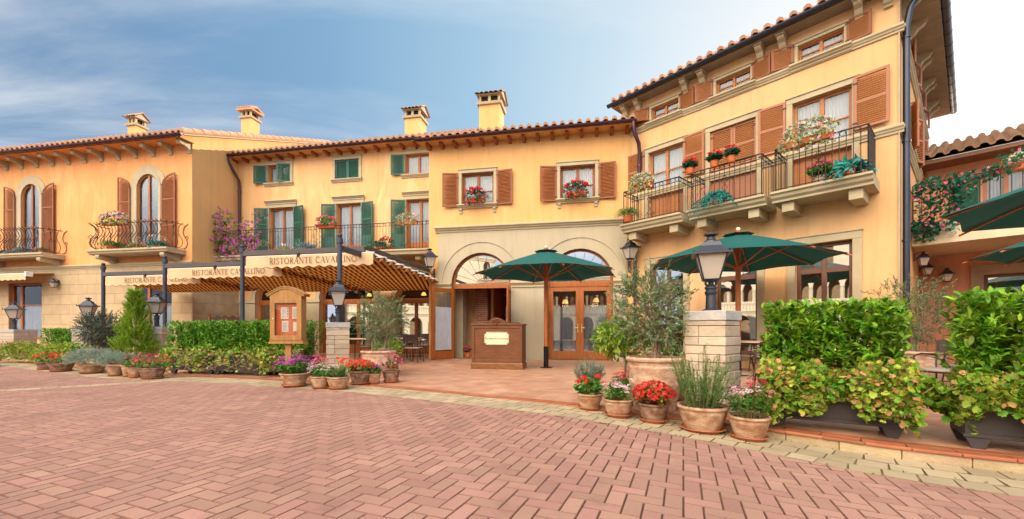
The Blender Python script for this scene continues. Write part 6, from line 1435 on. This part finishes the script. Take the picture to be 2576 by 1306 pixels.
# --- trees in big pots
def olive(x, y, r, h, label, th, crown, trunks, leaf=OLIVE, nsh=260, potm=TERRAP, seed=1, sx=1.0, fruit=False):
    z = gz(x, y); t = thing('potted_olive_tree', label, 'tree', (x, y, z), 0, None); pot_mesh(t, r, h, potm, False, sx, big=True)
    L = LF(seed); R_ = L.r; mb = MB(); br = MB()
    cx, cy, cz, rx, ry, rz = crown
    for (bx, by, tx, ty) in trunks: mb.tube([(bx, by, h * .85), (bx * .6 + tx * .4 + .02, by + .01, h + th * .3), (tx, ty, h + th * .7), (tx * 1.2, ty * 1.1, h + th)], [.028, .022, .018, .010], 8)
    mb.build('trunk', BARK, t, smooth=60)
    P, v = ell(R_, nsh, (cx, cy, cz), (rx, ry, rz), .25)
    P[:, 2] += .05 * R_.normal(size=nsh)
    for i in range(0, nsh, 4): br.tube([(trunks[i % len(trunks)][2] * .8, trunks[i % len(trunks)][3], max(h + th * .25, P[i][2] - .35)), tuple(P[i])], [.007, .003], 4)
    d = v * .7 + L.rdir(nsh) * .7 + np.array([0, 0, .35]); ln = R_.uniform(.14, .30, nsh)
    L.shoots(T_DIA, P - v * .05, d, ln, 18, .055, .0165, ang=.75, droop=.10, taper=.25, start=.02)
    for i in range(nsh):
        dd = d[i] / np.linalg.norm(d[i]); br.tube([tuple(P[i] - v[i] * .05), tuple(P[i] - v[i] * .05 + dd * ln[i] - np.array([0, 0, .1 * ln[i]]))], [.003, .0012], 3)
    L.build('crown', leaf, t); br.build('branch', BARK, t, fix=False)
    if fruit:
        f = MB()
        for p in P[::2]: f.sphere((p[0] + .02, p[1], p[2] - .02), .009, 5)
        f.build('olive_fruit', mat('olive_fruit', (.45, .42, .12), .5, (.12, .05, .07), 30, rand=.3), t)['kind'] = 'stuff'
    return t
olive(1.80, 5.28, .34, .66, 'tall olive tree with grey green crown in the big ribbed terracotta pot on the right', .75, (-.05, 0, 1.27, .47, .42, .47), [(0, 0, .0, .0), (.03, .02, .10, .03)], nsh=350, seed=41, fruit=True)
olive(-2.86, 8.95, .36, .56, 'two-stemmed silvery olive in an oval terracotta planter left of the entrance', .8, (.08, 0, 1.20, .55, .36, .52), [(-.12, 0, -.22, 0), (.10, 0, .22, 0)], nsh=330, seed=42)
olive(-12.05, 12.2, .33, .46, 'dark round olive in a terracotta urn in front of the stone block wall', .5, (.05, 0, 1.0, .62, .45, .52), [(0, 0, 0, 0), (.04, 0, .1, 0)], leaf=OLIVEB, nsh=620, seed=43)
olive(7.35, 7.6, .42, .62, 'loose grey olive in a ribbed pot behind the gap between the laurel hedges', .7, (.0, .1, 1.3, .75, .6, .65), [(0, 0, .1, 0), (-.05, 0, -.15, 0)], nsh=300, seed=44)
def citrus(x, y, label):
    t = thing('potted_citrus', label, 'tree', (x, y, .006)); pot_mesh(t, .19, .30, TERRA, True); L = LF(61); mb = MB()
    mb.tube([(0, 0, .25), (.02, 0, .6), (0, 0, .85)], [.018, .015, .01], 7); mb.build('trunk', BARK, t)
    P, v = ell(L.r, 150, (-.05, 0, .86), (.36, .32, .28), .2); L.shoots(T_OV, P - v * .05, v + L.rdir(150) * .5 + np.array([0, 0, .5]), .14, 9, .085, .036, ang=.9, droop=.15, taper=.1, start=.2); L.build('crown', LEAFY, t)
    br = MB(); [br.tube([(0, 0, .6), tuple(p)], [.006, .003], 4) for p in P[::4]]; br.build('branch', BARK, t)
citrus(1.66, 6.15, 'bright yellow green citrus bush left of the tall olive')
t = thing('shrub', 'fresh green shrub low behind the two-stemmed olive pot', 'shrub', (-3.0, 10.1, 0)); pot_mesh(t, .18, .28, TERRA, True); L = LF(62); P, v = ell(L.r, 90, (.0, 0, .55), (.30, .3, .22), .3); L.shoots(T_OV, P, v + np.array([0, 0, .6]), .14, 8, .09, .035, ang=.9); L.build('foliage', LEAFY, t)
t = thing('shrub', 'green shrub filling the space behind the tall olive pot on the right', 'shrub', (2.35, 6.0, 0)); pot_mesh(t, .18, .28, TERRA, True); L = LF(63); P, v = ell(L.r, 150, (0, 0, .70), (.42, .3, .34), .3); L.shoots(T_OV, P, v + np.array([0, 0, .6]), .14, 8, .075, .03, ang=.9); L.build('foliage', LEAFG, t)
t = thing('potted_flower', 'small red pot with dark flowers standing inside the open doorway', 'potted plant', (*fac(OE, 1.28, .45, ANG), .004)); pot_mesh(t, .11, .20, PLASTC, False); L, F_, st_ = plant(t, 'bego', .11, .20, .26, fl=1, pr=.17, dens=.6); finish(t, L, F_, st_, LEAFB, FDK, FPALE)
# conifer
t = thing('potted_cypress', 'bright green cone shaped cypress in a square-rimmed pot left of the long hedge', 'tree', (-10.05, 11.15, 0)); pot_mesh(t, .27, .34, TERRAP, False)
L = LF(70); n = 1200; zc = L.r.uniform(0, 1, n) ** 1.25; rr_ = .46 * (1 - zc) ** .85 + .02; a = L.r.uniform(0, 2 * PI, n); q = L.r.uniform(.2, 1, n)
rr_ *= 1 + .16 * np.sin(a * 3 + zc * 9)
P = np.column_stack([np.cos(a) * rr_ * q, np.sin(a) * rr_ * q, .36 + zc * 1.62]); d = np.column_stack([np.cos(a) * .7, np.sin(a) * .7, np.full(n, .9)]); L.shoots(T_DIA, P, d, .19, 22, .055, .016, ang=.6, taper=.4, start=0); L.build('crown', CONIF, t)
mb = MB(); mb.tube([(0, 0, .3), (0, 0, 1.7)], [.03, .008], 7); mb.build('trunk', BARK, t)

# --- hedges and planters
def planter(ox, oy, a, ln, dp, z0, hb, feet, label, hedge, ivy, seed, name='hedge_planter', leaf=LAUREL, lsize=.085, group=None):
    """a = direction of the front edge; hedge=(n shoots, z0, z1, thickness); ivy=(n, drop, bulge)"""
    t = thing(name, label, 'planter', (ox, oy, z0), a, group)
    mb = MB(); mb.box(0, 0, feet, ln, dp, feet + .03); mb.box(0, 0, feet + .03, ln, .012, hb); mb.box(0, dp - .012, feet + .03, ln, dp, hb); mb.box(0, .012, feet + .03, .012, dp - .012, hb); mb.box(ln - .012, .012, feet + .03, ln, dp - .012, hb)
    mb.box(-.012, -.012, hb - .015, ln + .012, .02, hb + .01); mb.box(-.012, -.012, feet - .004, ln + .012, .012, feet + .02); mb.build('box', PLANTERM, t, bevel=.004)
    for x in (0, ln - .16):
        for y in (.0, dp - .06): f = MB(); f.xz([(x, feet), (x + .16, feet), (x + .12, 0), (x + .04, 0)], y, y + .06); f.build('foot', PLANTERM, t, bevel=.004)
    mb = MB(); mb.box(.012, .012, hb - .06, ln - .012, dp - .012, hb - .04); mb.build('soil', SOIL, t)
    L = LF(seed); R_ = L.r
    n, za, zb, thk = hedge
    if n:
        st_ = MB(); b = np.column_stack([R_.uniform(.0, ln, n), dp * .5 + R_.uniform(-thk / 2, thk / 2, n) * .6, np.full(n, za)]); top_ = np.column_stack([b[:, 0] + R_.normal(0, .05, n), dp * .5 + (b[:, 1] - dp * .5) * 1.6, zb + R_.uniform(-.07, .04, n)])
        d = top_ - b; ln_ = np.linalg.norm(d, axis=1); nl = int((zb - za) / .024); L.shoots(T_OV, b, d, ln_, nl, lsize, lsize * .44, ang=.95, taper=.10, start=.03, jit=.3)
        m = int(n * 3.6); P = np.column_stack([R_.uniform(-.04, ln + .04, m), dp * .5 + np.where(R_.uniform(0, 1, m) < .75, -1, 1) * thk * .55 * R_.uniform(.7, 1.05, m), R_.uniform(za + .05, zb - .02, m)])
        L.shoots(T_OV, P, np.column_stack([R_.normal(0, .4, m), (P[:, 1] - dp * .5) * 2, R_.uniform(.5, 1.2, m)]), np.minimum(.14, np.maximum(.03, zb + .02 - P[:, 2])), 6, lsize, lsize * .44, ang=.8, taper=.1, start=0, jit=.3)
        for i in range(n): st_.tube([tuple(b[i]), tuple(top_[i])], [.006, .002], 4)
        L.build('hedge', leaf, t); st_.build('stem', mat('hedge_stem', (.20, .17, .07), .8), t, fix=False)
    ni, drop, bulge = ivy
    if ni:
        V_ = LF(seed + 7); R2 = V_.r
        x = R2.uniform(-.06, ln + .06, ni); u = R2.uniform(0, 1, ni) ** .8; lump = .75 + .25 * np.sin(x * 7 + seed) + .15 * np.sin(x * 17 + 1)
        a_ = u * 2.3; y = dp * .5 - (dp * .5 + bulge * lump) * np.sin(np.minimum(a_, PI / 2)) + R2.normal(0, .035, ni); z = hb + .04 + .19 * lump * np.cos(a_) ** 1 * (a_ < PI / 2) - np.maximum(a_ - PI / 2, 0) / .73 * drop * lump + R2.normal(0, .03, ni)
        z = np.maximum(z, feet * .4)
        P = np.column_stack([x, y, z]); O = np.column_stack([np.zeros(ni), -np.sin(np.minimum(a_, 1.6)), .25 + np.cos(np.minimum(a_, 1.5))])
        V_.cloud(T_LOB, P, .043, .045, up=.5, out=O * .35, lv=.5); V_.build('trailing_foliage', IVYL, t)
        D_ = LF(seed + 9); k = max(1, ni // 5); sel = R2.integers(0, ni, k); D_.cloud(T_LOB, P[sel] + D_.rdir(k) * .03 + np.array([0, -.01, 0]), .045, .04, up=.1); tag(D_.build('dry_leaf', DRY, t), kind='stuff')
        tw = MB()
        for i in range(ni // 22):
            p = P[R2.integers(0, ni)]; s_ = np.array([p[0] + R2.normal(0, .12), dp * .4, hb]); tw.tube([tuple(s_), tuple((s_ + p) / 2 + np.array([0, 0, .08])), tuple(p)], .0028, 4)
        tw.build('stem', mat('dry_stem', (.38, .26, .14), .85), t, fix=False)
    return t
aR_ = math.atan2(-.55, .835)
planter(2.70, 4.40, aR_, 1.06, .36, 0, .46, .10, 'black metal planter with glossy laurel hedge and trailing leaves, right of the big pillar', (64, .58, 1.24, .34), (4400, .34, .21), 101, lsize=.095)
planter(3.86, 3.56, aR_, 1.25, .40, 0, .46, .10, 'black metal planter with taller laurel hedge cut by the right edge', (80, .56, 1.29, .38), (4400, .26, .21), 111, lsize=.095)
V_ = LF(131); R2 = V_.r; t = thing('trailing_plant', 'yellow green trailing leaves bridging the gap between the two black planters', 'plant', (3.60, 3.86, 0), aR_)
m = 2200; x = R2.uniform(-.14, .46, m); P = np.column_stack([x, R2.uniform(-.12, .22, m), .46 + .10 * np.sin((x + .1) * 8) - R2.uniform(0, 1, m) ** 2 * .22]); V_.cloud(T_LOB, P, .050, .052, up=.5, lv=.45, out=np.tile([0, -.25, .3], (m, 1))); V_.build('foliage', IVYL, t)
mb = MB(); [mb.tube([(rnd.uniform(-.1, 0), .1, .46), (rnd.uniform(0, .2), rnd.uniform(-.1, .1), .55), (rnd.uniform(.2, .34), .05, .42)], .003, 4) for i in range(14)]; mb.build('stem', STEM, t)
# long hedge left of the entrance: three planters
h0 = Vector((-7.95, 9.72)); h1 = Vector((-4.35, 8.92)); dv = (h1 - h0); ah = math.atan2(dv.y, dv.x); ll = dv.length / 3
for i, lab in enumerate(('leftmost third of the long clipped hedge with trailing geranium at its foot', 'middle planter of the long clipped hedge, its dark box showing through a gap', 'right third of the long clipped hedge, behind the menu case')):
    p = h0 + dv * (i / 3); planter(p.x, p.y, ah, ll - .03, .45, 0, .42, .09, lab, (95, .42, 1.17, .44), ((1050, 500, 900)[i], .33, .30), 150 + i * 3, leaf=LAURELD, lsize=.075, group='planters of the long clipped hedge')
mb = None
# dry twigs on the left hedge
t = thing('dry_twigs', 'tangle of dry brown stems hanging over the middle of the long hedge planters', 'twigs', (-6.2, 9.1, .45)); mb = MB()
for i in range(38): a = rnd.uniform(-.9, 1.6); y = rnd.uniform(-.30, -.1); mb.tube([(a, .1, .06), (a + rnd.uniform(-.2, .2), y, .10), (a + rnd.uniform(-.35, .35), y - .08, -.10), (a + rnd.uniform(-.4, .4), y - .08, -.3)], .0035, 3)
mb.build('stem', MATS['dry_stem'], t)
planter(-15.9, 14.2, R(-14), 1.9, .45, 0, .40, .08, 'dark clipped hedge right of the leftmost pillar', (90, .40, 1.02, .45), (500, .25, .3), 171, leaf=LAURELD, lsize=.075)
planter(-13.75, 13.7, R(-16), .85, .45, 0, .40, .08, 'short piece of clipped hedge left of the second stone pillar', (45, .40, 1.04, .42), (0, 0, 0), 174, leaf=LAURELD, lsize=.075)
def groundbush(x, y, rx, ry, rz, label, n, m, dry=0, seed=0, tpl=T_LOB, s=.06):
    t = thing('trailing_geranium', label, 'plant', (x, y, 0)); V_ = LF(200 + seed); P, v = ell(V_.r, n, (0, 0, rz * .35), (rx, ry, rz * .65), .5, -.4); P[:, 2] = np.maximum(P[:, 2], .02); V_.cloud(tpl, P, s, s, up=.3, out=v * .8); V_.build('foliage', m, t)
    if dry: D_ = LF(300 + seed); P, v = ell(D_.r, dry, (-rx * .15, -ry * .2, rz * .45), (rx * .8, ry, rz * .62), .7, -.2); D_.cloud(T_DIA, P, .07, .02, up=.1, out=v); tag(D_.build('dry_leaf', DRY, t), kind='stuff')
groundbush(-15.2, 13.0, .95, .5, .62, 'spreading rusty green bush right of the leftmost pillar', 1300, IVYL, 900, 1)
groundbush(-13.2, 12.35, .95, .45, .62, 'yellow green bush behind the silver cushion plants', 1200, IVYL, 250, 2)

# ================================================================ BALCONY AND WINDOW FLOWERS
def boxpot(o, s, y, z, a, ln, label, kind, leaf, fl=None, fl2=None, hgt=.14, sp=.22, ph=.24, droop=.18, n=220, nf=120, potm=PLASTC, group='flower boxes on balconies and sills', name='flower_box', frad=.022, cl=True, tpl=T_LOB, ls=.058):
    x, yy = fac(o, s, y, a); t = thing(name, label, 'flower box', (x, yy, z), a, group); _sd[0] += 1
    mb = MB(); mb.add([(p, q, zz) for zz, e in ((0, .0), (hgt, .02)) for p, q in ((-ln / 2 - e, -.08 - e), (ln / 2 + e, -.08 - e), (ln / 2 + e, .08 + e), (-ln / 2 - e, .08 + e))], [(0, 3, 2, 1), (0, 1, 5, 4), (1, 2, 6, 5), (2, 3, 7, 6), (3, 0, 4, 7)]); mb.box(-ln / 2 - .03, -.11, hgt - .02, ln / 2 + .03, -.095, hgt + .005); mb.build('box', potm, t, bevel=.004)
    mb = MB(); mb.box(-ln / 2, -.08, hgt - .03, ln / 2, .08, hgt - .02); mb.build('soil', SOIL, t)
    L = LF(_sd[0]); F_ = LF(_sd[0] + 900); c = (0, -.05, hgt + ph * .3); rad = (ln / 2 + sp * .5, sp, ph * .75)
    P, v = ell(L.r, n, c, rad, .45, -.55 if droop else 0)
    if droop:
        k = L.r.integers(0, n, n // 3); P[k, 1] = -.12 - L.r.uniform(0, .08, len(k)); P[k, 2] = hgt - L.r.uniform(0, droop, len(k))
    L.cloud(tpl, P, ls, ls * (.95 if tpl is T_LOB else .35), up=.4, out=v * .8); L.build('foliage', leaf, t)
    if fl is not None:
        if cl:
            P, v = ell(F_.r, nf // 9, (c[0], c[1] - .03, c[2] + .02), [q * 1.02 for q in rad], .9, -.2)
            if droop: k = F_.r.integers(0, len(P), len(P) // 4); P[k, 1] = -.2; P[k, 2] = hgt - F_.r.uniform(0, droop, len(k))
            for p in P: Q, w = ell(F_.r, 18, p, (.048, .048, .040), .7, -.4); F_.flowers(Q, w, .024, int(F_.r.integers(0, 2)), .4)
        else:
            P, v = ell(F_.r, nf, c, [q * 1.03 for q in rad], .85, -.6); P[:, 2] = np.where(v[:, 2] < -.2, P[:, 2] - droop * .5, P[:, 2]); F_.flowers(P, v, frad, 0, .5); F_.flowers(P[::2] + v[::2] * .012, v[::2], frad * .55, 1, .3)
        F_.build('blossom', [fl, fl2 or fl], t)
    return t
boxpot(OE, 1.74, -.13, 5.37, ANG, .62, 'red geraniums on the sill of the left window above the entrance', '', LEAFB, FCRIM, FRED, ph=.34, sp=.17, n=260, nf=330, droop=.24)
boxpot(OE, 5.16, -.13, 5.37, ANG, .66, 'red geraniums on the sill of the right window above the entrance', '', LEAFB, FCRIM, FRED, ph=.34, sp=.17, n=280, nf=340, droop=.24)
# left house balconies
boxpot(OL, -2.75, -.78, 5.12, ANG, 1.15, 'orange box of pink petunias on the rail of the right arched balcony', '', LAURELD, FPALE, FPINK, ph=.36, sp=.22, n=320, nf=280, cl=False, frad=.040, droop=.16)
boxpot(OL, -9.55, -.78, 5.12, ANG, .9, 'orange flower box on the rail of the far left balcony', '', LAURELD, FPINK, FPALE, ph=.30, sp=.18, n=180, nf=110, cl=False, frad=.03)
def fern(o, s, y, z, a, label, m, n=26, ln=.45, droop=.9, potr=.12, poth=.18, leaf=(.075, .014), potm=PLASTC, up=.8, cat='potted plant', name='potted_fern', nl=16, tpl=T_DIA, fl=None, group='green pot plants on the balconies'):
    x, yy = fac(o, s, y, a); t = thing(name, label, cat, (x, yy, z), a, group); pot_mesh(t, potr, poth, potm, False); _sd[0] += 1; L = LF(_sd[0]); q = L.r.uniform(0, 2 * PI, n)
    b = np.tile([0, 0, poth * .9], (n, 1)).astype(float); d = np.column_stack([np.cos(q), np.sin(q), L.r.uniform(.3, 1.6, n) * up]); L.shoots(tpl, b, d, ln * L.r.uniform(.6, 1.1, n), nl, leaf[0], leaf[1], ang=.8, droop=droop, taper=.3, start=.1); L.build('foliage', m, t)
    if fl: F_ = LF(_sd[0] + 77); P, v = ell(F_.r, 40, (0, 0, poth + ln * .3), (ln * .8, ln * .8, ln * .5), .85, -.1); F_.flowers(P, v, .026, 0, .5); F_.build('blossom', fl, t)
    return t
fern(OL, -3.45, -.35, 4.2, ANG, 'green bushy plant in an orange pot at the left end of the arched balcony', LEAFG, 55, .52, .4, .18, .24, tpl=T_OV, leaf=(.09, .035), name='potted_plant')
fern(OL, -2.2, -.4, 4.2, ANG, 'pale green plant with white flowers trailing in the middle of the arched balcony', PALE, 40, .45, .8, tpl=T_OV, leaf=(.08, .035), name='potted_plant', fl=FPALE)
fern(OL, -1.2, -.4, 4.2, ANG, 'blue green leafy plant with white blossoms at the right end of the arched balcony', LEAFT, 44, .5, .6, tpl=T_OV, leaf=(.10, .04), name='potted_plant', fl=FWHITE)
fern(OL, -8.2, -.35, 4.2, ANG, 'spider-like blue grey plant on the far left balcony', BLUEG, 70, .6, .7, leaf=(.14, .024), name='potted_plant')
fern(OL, -7.1, -.35, 4.2, ANG, 'dark trailing plant at the right end of the far left balcony', LEAFB, 30, .35, .7, name='potted_plant')
fern(OL, -9.6, -.35, 4.2, ANG, 'teal plant in a grey pot on the far left balcony', LEAFT, 20, .32, .4, name='potted_plant', potm=BLUEG if 0 else STONEC, tpl=T_OV, leaf=(.07, .03))
# middle balcony
x, y = fac(OM, -8.2, -1.0, ANG); t = thing('bougainvillea', 'climbing bougainvillea with magenta flowers covering the left end of the long balcony', 'climber', (x, y, 4.12), ANG); pot_mesh(t, .22, .3, TERRA, False)
L = LF(90); F_ = LF(91); br = MB(); R_ = L.r
for (a0, a1, z0_, z1_, k) in ((-1.0, 1.0, -.15, .85, 150), (-.9, -.2, .5, 1.75, 60), (.2, 1.3, .3, 1.55, 46), (-1.2, -.5, 0, 1.9, 40), (.5, 1.5, -.1, .6, 40), (-.5, .3, -.6, -.1, 26)):
    P = np.column_stack([R_.uniform(a0, a1, k), R_.normal(-.10, .12, k), R_.uniform(z0_, z1_, k)]); P[:, 0] += .12 * np.sin(P[:, 2] * 5); d = np.column_stack([R_.normal(0, 1, k), R_.normal(-.4, .4, k), R_.normal(.2, .8, k)])
    L.shoots(T_OV, P, d, .24, 9, .075, .045, ang=.9, droop=.2, taper=.1); dn = d / np.linalg.norm(d, axis=1)[:, None]
    for i in range(k):
        if rnd.random() < .75: Q = P[i] + dn[i] * .22 + R_.normal(0, .035, (9, 3)); F_.flowers(Q, R_.normal(0, 1, (9, 3)) + np.array([0, -1, .3]), .030, 0, .5)
        br.tube([tuple(P[i]), tuple(P[i] + dn[i] * .24)], .003, 3)
for (p, q) in (((0, 0, .2), (-.9, -.1, 1.9)), ((0, 0, .2), (1.2, -.05, 1.5)), ((0, 0, .2), (.1, -.1, 1.2)), ((0, 0, .2), (1.4, -.1, .4))): br.tube([p, ((p[0] + q[0]) / 2 - .1, -.1, (p[2] + q[2]) / 2), q], [.014, .005][:1] * 3, 5)
L.build('foliage', LAURELD, t); F_.build('blossom', FMAG, t); br.build('branch', BARK, t, fix=False)
boxpot(OM, -3.78, -1.28, 5.05, ANG, .75, 'orange box of round pink geraniums on the middle of the long balcony rail', '', LEAFG, FPINK, FPINK, ph=.30, sp=.16, n=260, nf=300, droop=.05)
boxpot(OM, -.35, -1.28, 5.02, ANG, .75, 'variegated trailing petunias in an orange box on the right part of the long balcony rail', '', PALE, FPALE, FDK, ph=.30, sp=.18, n=260, nf=120, cl=False, droop=.25, frad=.03)
fern(OM, -5.0, -.75, 4.12, ANG, 'spiky blue grey yucca-like plant on the long balcony floor', BLUEG, 90, .62, .35, .18, .22, leaf=(.20, .030), name='potted_plant', nl=6)
fern(OM, -5.95, -.95, 4.12, ANG, 'white flowering plant low on the long balcony', PALE, 50, .42, .3, .14, .16, tpl=T_OV, leaf=(.06, .03), name='potted_plant', fl=FWHITE)
fern(OM, -1.95, -.7, 4.12, ANG, 'large dark green leafy plant in a terracotta pot on the long balcony', LEAFB, 34, .55, .55, .18, .30, tpl=T_OV, leaf=(.17, .06), name='potted_plant', nl=7, potm=TERRA)
boxpot(OM, -1.35, -.95, 4.14, ANG, .45, 'red geraniums on the floor of the long balcony beside the leafy plant', '', LEAFB, FRED, FRED, ph=.36, sp=.2, n=160, nf=160, droop=.1)
x, y = fac(OM, -4.75, -.45, ANG); t = thing('potted_cypress', 'small dark conical conifer behind the yucca on the long balcony', 'potted plant', (x, y, 4.12)); pot_mesh(t, .15, .2, TERRA, False); L = LF(96); P, v = ell(L.r, 260, (0, 0, .68), (.30, .30, .56), .4); L.shoots(T_DIA, P, v * .4 + np.array([0, 0, 1.0]), .10, 12, .03, .008); L.build('crown', LEAFB, t)
# right house balconies (rail height 5.22, floor 4.22)
OB = dict(a=AR)
boxpot(OR, .95, -1.0, 5.10, AR, .60, 'pale and plum petunias on the rail of the left small balcony', '', PALE, FPALE, FDK, ph=.30, sp=.17, n=330, nf=170, cl=False, droop=.25, frad=.026)
fern(OR, .42, -.90, 4.24, AR, 'light green weeping plant hanging from the corner of the left small balcony', ROSEM, 130, .72, .75, .15, .24, leaf=(.06, .011), nl=26, up=1.3, name='trailing_plant')
for s, lab in ((2.32, 'red geranium in an orange pot at the left corner of the middle balcony rail'), (2.95, 'red geranium in an orange pot, middle one on the middle balcony rail'), (3.36, 'red geranium in the largest orange pot on the middle balcony rail')):
    x, y = fac(OR, s, -.92, AR); t = thing('potted_geranium', lab, 'potted plant', (x, y, 5.16), AR, 'orange pots of red geraniums on the middle balcony'); pot_mesh(t, .11, .17, PLASTC, False); L, F_, st_ = plant(t, 'gera', .11, .17, .26, fl=1, pr=.20, dens=2.0); finish(t, L, F_, st_, LEAFB, FRED, FRED)
fern(OR, 3.0, -.88, 4.22, AR, 'teal spreading fern on the floor of the middle small balcony', LEAFT, 80, .62, 1.0, .16, .2, leaf=(.11, .034), nl=16)
fern(OR, 2.55, -.88, 4.22, AR, 'teal trailing fern with pink flowers at the left of the middle small balcony', LEAFT, 50, .50, 1.7, .12, .16, leaf=(.07, .016), nl=18, fl=FPINK)
boxpot(OR, 4.98, -1.0, 5.08, AR, .85, 'big plum and white petunias boxed on the rail of the right small balcony', '', PALE, FPALE, FDK, ph=.38, sp=.19, n=420, nf=190, cl=False, droop=.28, frad=.034)
x, y = fac(OR, 5.12, -.55, AR); t = thing('potted_geranium', 'pink geraniums in a pale pot on the floor of the right small balcony', 'potted plant', (x, y, 4.22), AR); pot_mesh(t, .15, .22, TERRAP, False); L, F_, st_ = plant(t, 'gera', .15, .22, .34, fl=1, pr=.30, dens=3.2); finish(t, L, F_, st_, LAURELD, FPINK, FPINK)
fern(OR, 5.62, -.66, 4.22, AR, 'bright teal broad leaved plant at the right corner of the right small balcony', LEAFT, 36, .48, .8, .13, .24, tpl=T_OV, leaf=(.24, .08), nl=6, name='potted_plant')
# salmon building climber
x, y = fac(OR, 6.9, 2.55, AR); t = thing('climbing_geranium', 'pink flowered climber spilling over the terrace railing of the salmon building', 'climber', (x, y, 3.66), AR); L = LF(97); F_ = LF(98); R_ = L.r; br = MB()
for (a0, a1, z0_, z1_, k) in ((-.50, .30, -.35, .85, 420), (-.45, 1.1, .75, 1.05, 200), (.9, 1.5, .9, 1.3, 60), (-.5, -.1, -.5, 0, 90), (.2, .55, .2, .8, 80)):
    P = np.column_stack([R_.uniform(a0, a1, k), R_.normal(-.08, .07, k), R_.uniform(z0_, z1_, k)]); L.cloud(T_LOB, P, .085, .085, up=.2, out=np.tile([0, -1, .2], (k, 1))); Q = P[::17] + np.array([0, -.08, 0]); F_.flowers(Q, np.tile([0, -1.0, .3], (len(Q), 1)), .036, 0, .6)
for i in range(14): br.tube([(rnd.uniform(-.4, .3), 0, .0), (rnd.uniform(-.4, .6), -.03, .5), (rnd.uniform(-.4, 1.3), -.03, 1.0)], .005, 4)
L.build('foliage', leafm('blue_green_leaf', (.02, .14, .10), (.05, .22, .14), .4), t); F_.build('blossom', FPINK, t); br.build('stem', STEM, t)
x, y = fac(OR, 8.15, 2.55, AR); t = thing('flower_box', 'white flowers in a rail box at the top right edge of the salmon terrace', 'flower box', (x, y, 4.55), AR); mb = MB(); mb.box(-.2, -.1, 0, .2, .1, .14); mb.build('box', PLASTC, t, bevel=.006); L = LF(121); F_ = LF(122); P, v = ell(L.r, 120, (0, 0, .2), (.3, .2, .18), .6, 0); L.cloud(T_LOB, P, .05, .05, out=v); L.build('foliage', LEAFG, t); P, v = ell(F_.r, 120, (0, 0, .22), (.32, .22, .2), .9, 0); F_.flowers(P, v, .025); F_.build('blossom', FWHITE, t)

# ================================================================ PALACE ON THE OTHER SIDE OF THE SQUARE (seen as the reflection in the panes)
PAL = mat('palace_stone', (.78, .70, .55), .85, (.70, .62, .47), 1.2); PSH = mat('palace_shade', (.34, .24, .15), .9)
def palace(x, y, rz, nA, H, label):
    t = thing('opposite_palace', label, 'building', (x, y, 0), rz); W_ = 2.0; s0 = -nA * W_ / 2; s1 = -s0; mb = MB(); hs = []
    for i in range(nA):
        a = s0 + i * W_; hs.append(arch(a + .30, a + W_ - .30, .05, 1.55, 8, ry=.8))
        if i % 2 == 0 and H > 8: hs.append(arch(a + .55, a + 1.45, 6.2, 7.6, 8, ry=.7))
        for q in (0, 1): hs.append(arch(a + .13 + q, a + .87 + q, 3.5, 4.5, 8, ry=.62))
    wall(mb, rect(s0, s1, -.2, H), hs, depth=.4); mb.build('wall', PAL, t)
    mb = MB(); mb.box(s0, 1.4, -.2, s1, 1.5, H); mb.box(s0, 0, H, s1, 1.5, H + .1); mb.build('inner_wall', PSH, t)
    mb = MB(); moulding(mb, cornice_prof(2.45, 2.75, .25), s0, s1); moulding(mb, cornice_prof(5.4, 5.65, .25), s0, s1); moulding(mb, cornice_prof(H - .35, H, .35), s0, s1)
    for i in range(nA * 8): u = s0 + i * W_ / 8 + .08; mb.box(u, -.10, 2.76, u + .09, .0, 3.3)
    mb.box(s0, -.14, 3.3, s1, .02, 3.42)
    for i in range(nA * 2 + 1): u = s0 + i * W_ / 2; mb.tube([(u, -.02, 3.42), (u, -.02, 4.5)], .09, 8); mb.box(u - .13, -.15, 4.42, u + .13, .02, 4.58)
    mb.build('balustrade', PAL, t)
palace(-4, -13.5, R(180 - 10.7), 18, 6.3, 'cream arcaded palace across the square, seen mirrored in the window panes')
palace(-17.5, -5.5, R(121.5 - 0), 9, 8.6, 'side wing of the cream palace, mirrored in the panes of the right house')

L = LF(333); R_ = L.r; P = []
for d_ in (.02, .23, .445, .66):
    for (x, y, tx, ty) in along(d_, .05, .9, 6):
        if R_.uniform() < .22 and math.sin(x * 5 + d_ * 9) > -.2: P.append((x + R_.normal(0, .008), y + R_.normal(0, .008), pz(x, y) + .002))
P = np.repeat(np.array(P), 5, axis=0) + R_.normal(0, .006, (len(P) * 5, 3)) * np.array([1, 1, .2]); L.shoots(T_DIA, P, L.rdir(len(P)) * .6 + np.array([0, 0, .8]), .012, 2, .014, .006, ang=.8)
tag(L.build('moss', leafm('moss_green', (.08, .13, .02), (.14, .16, .05), .4)), kind='stuff')
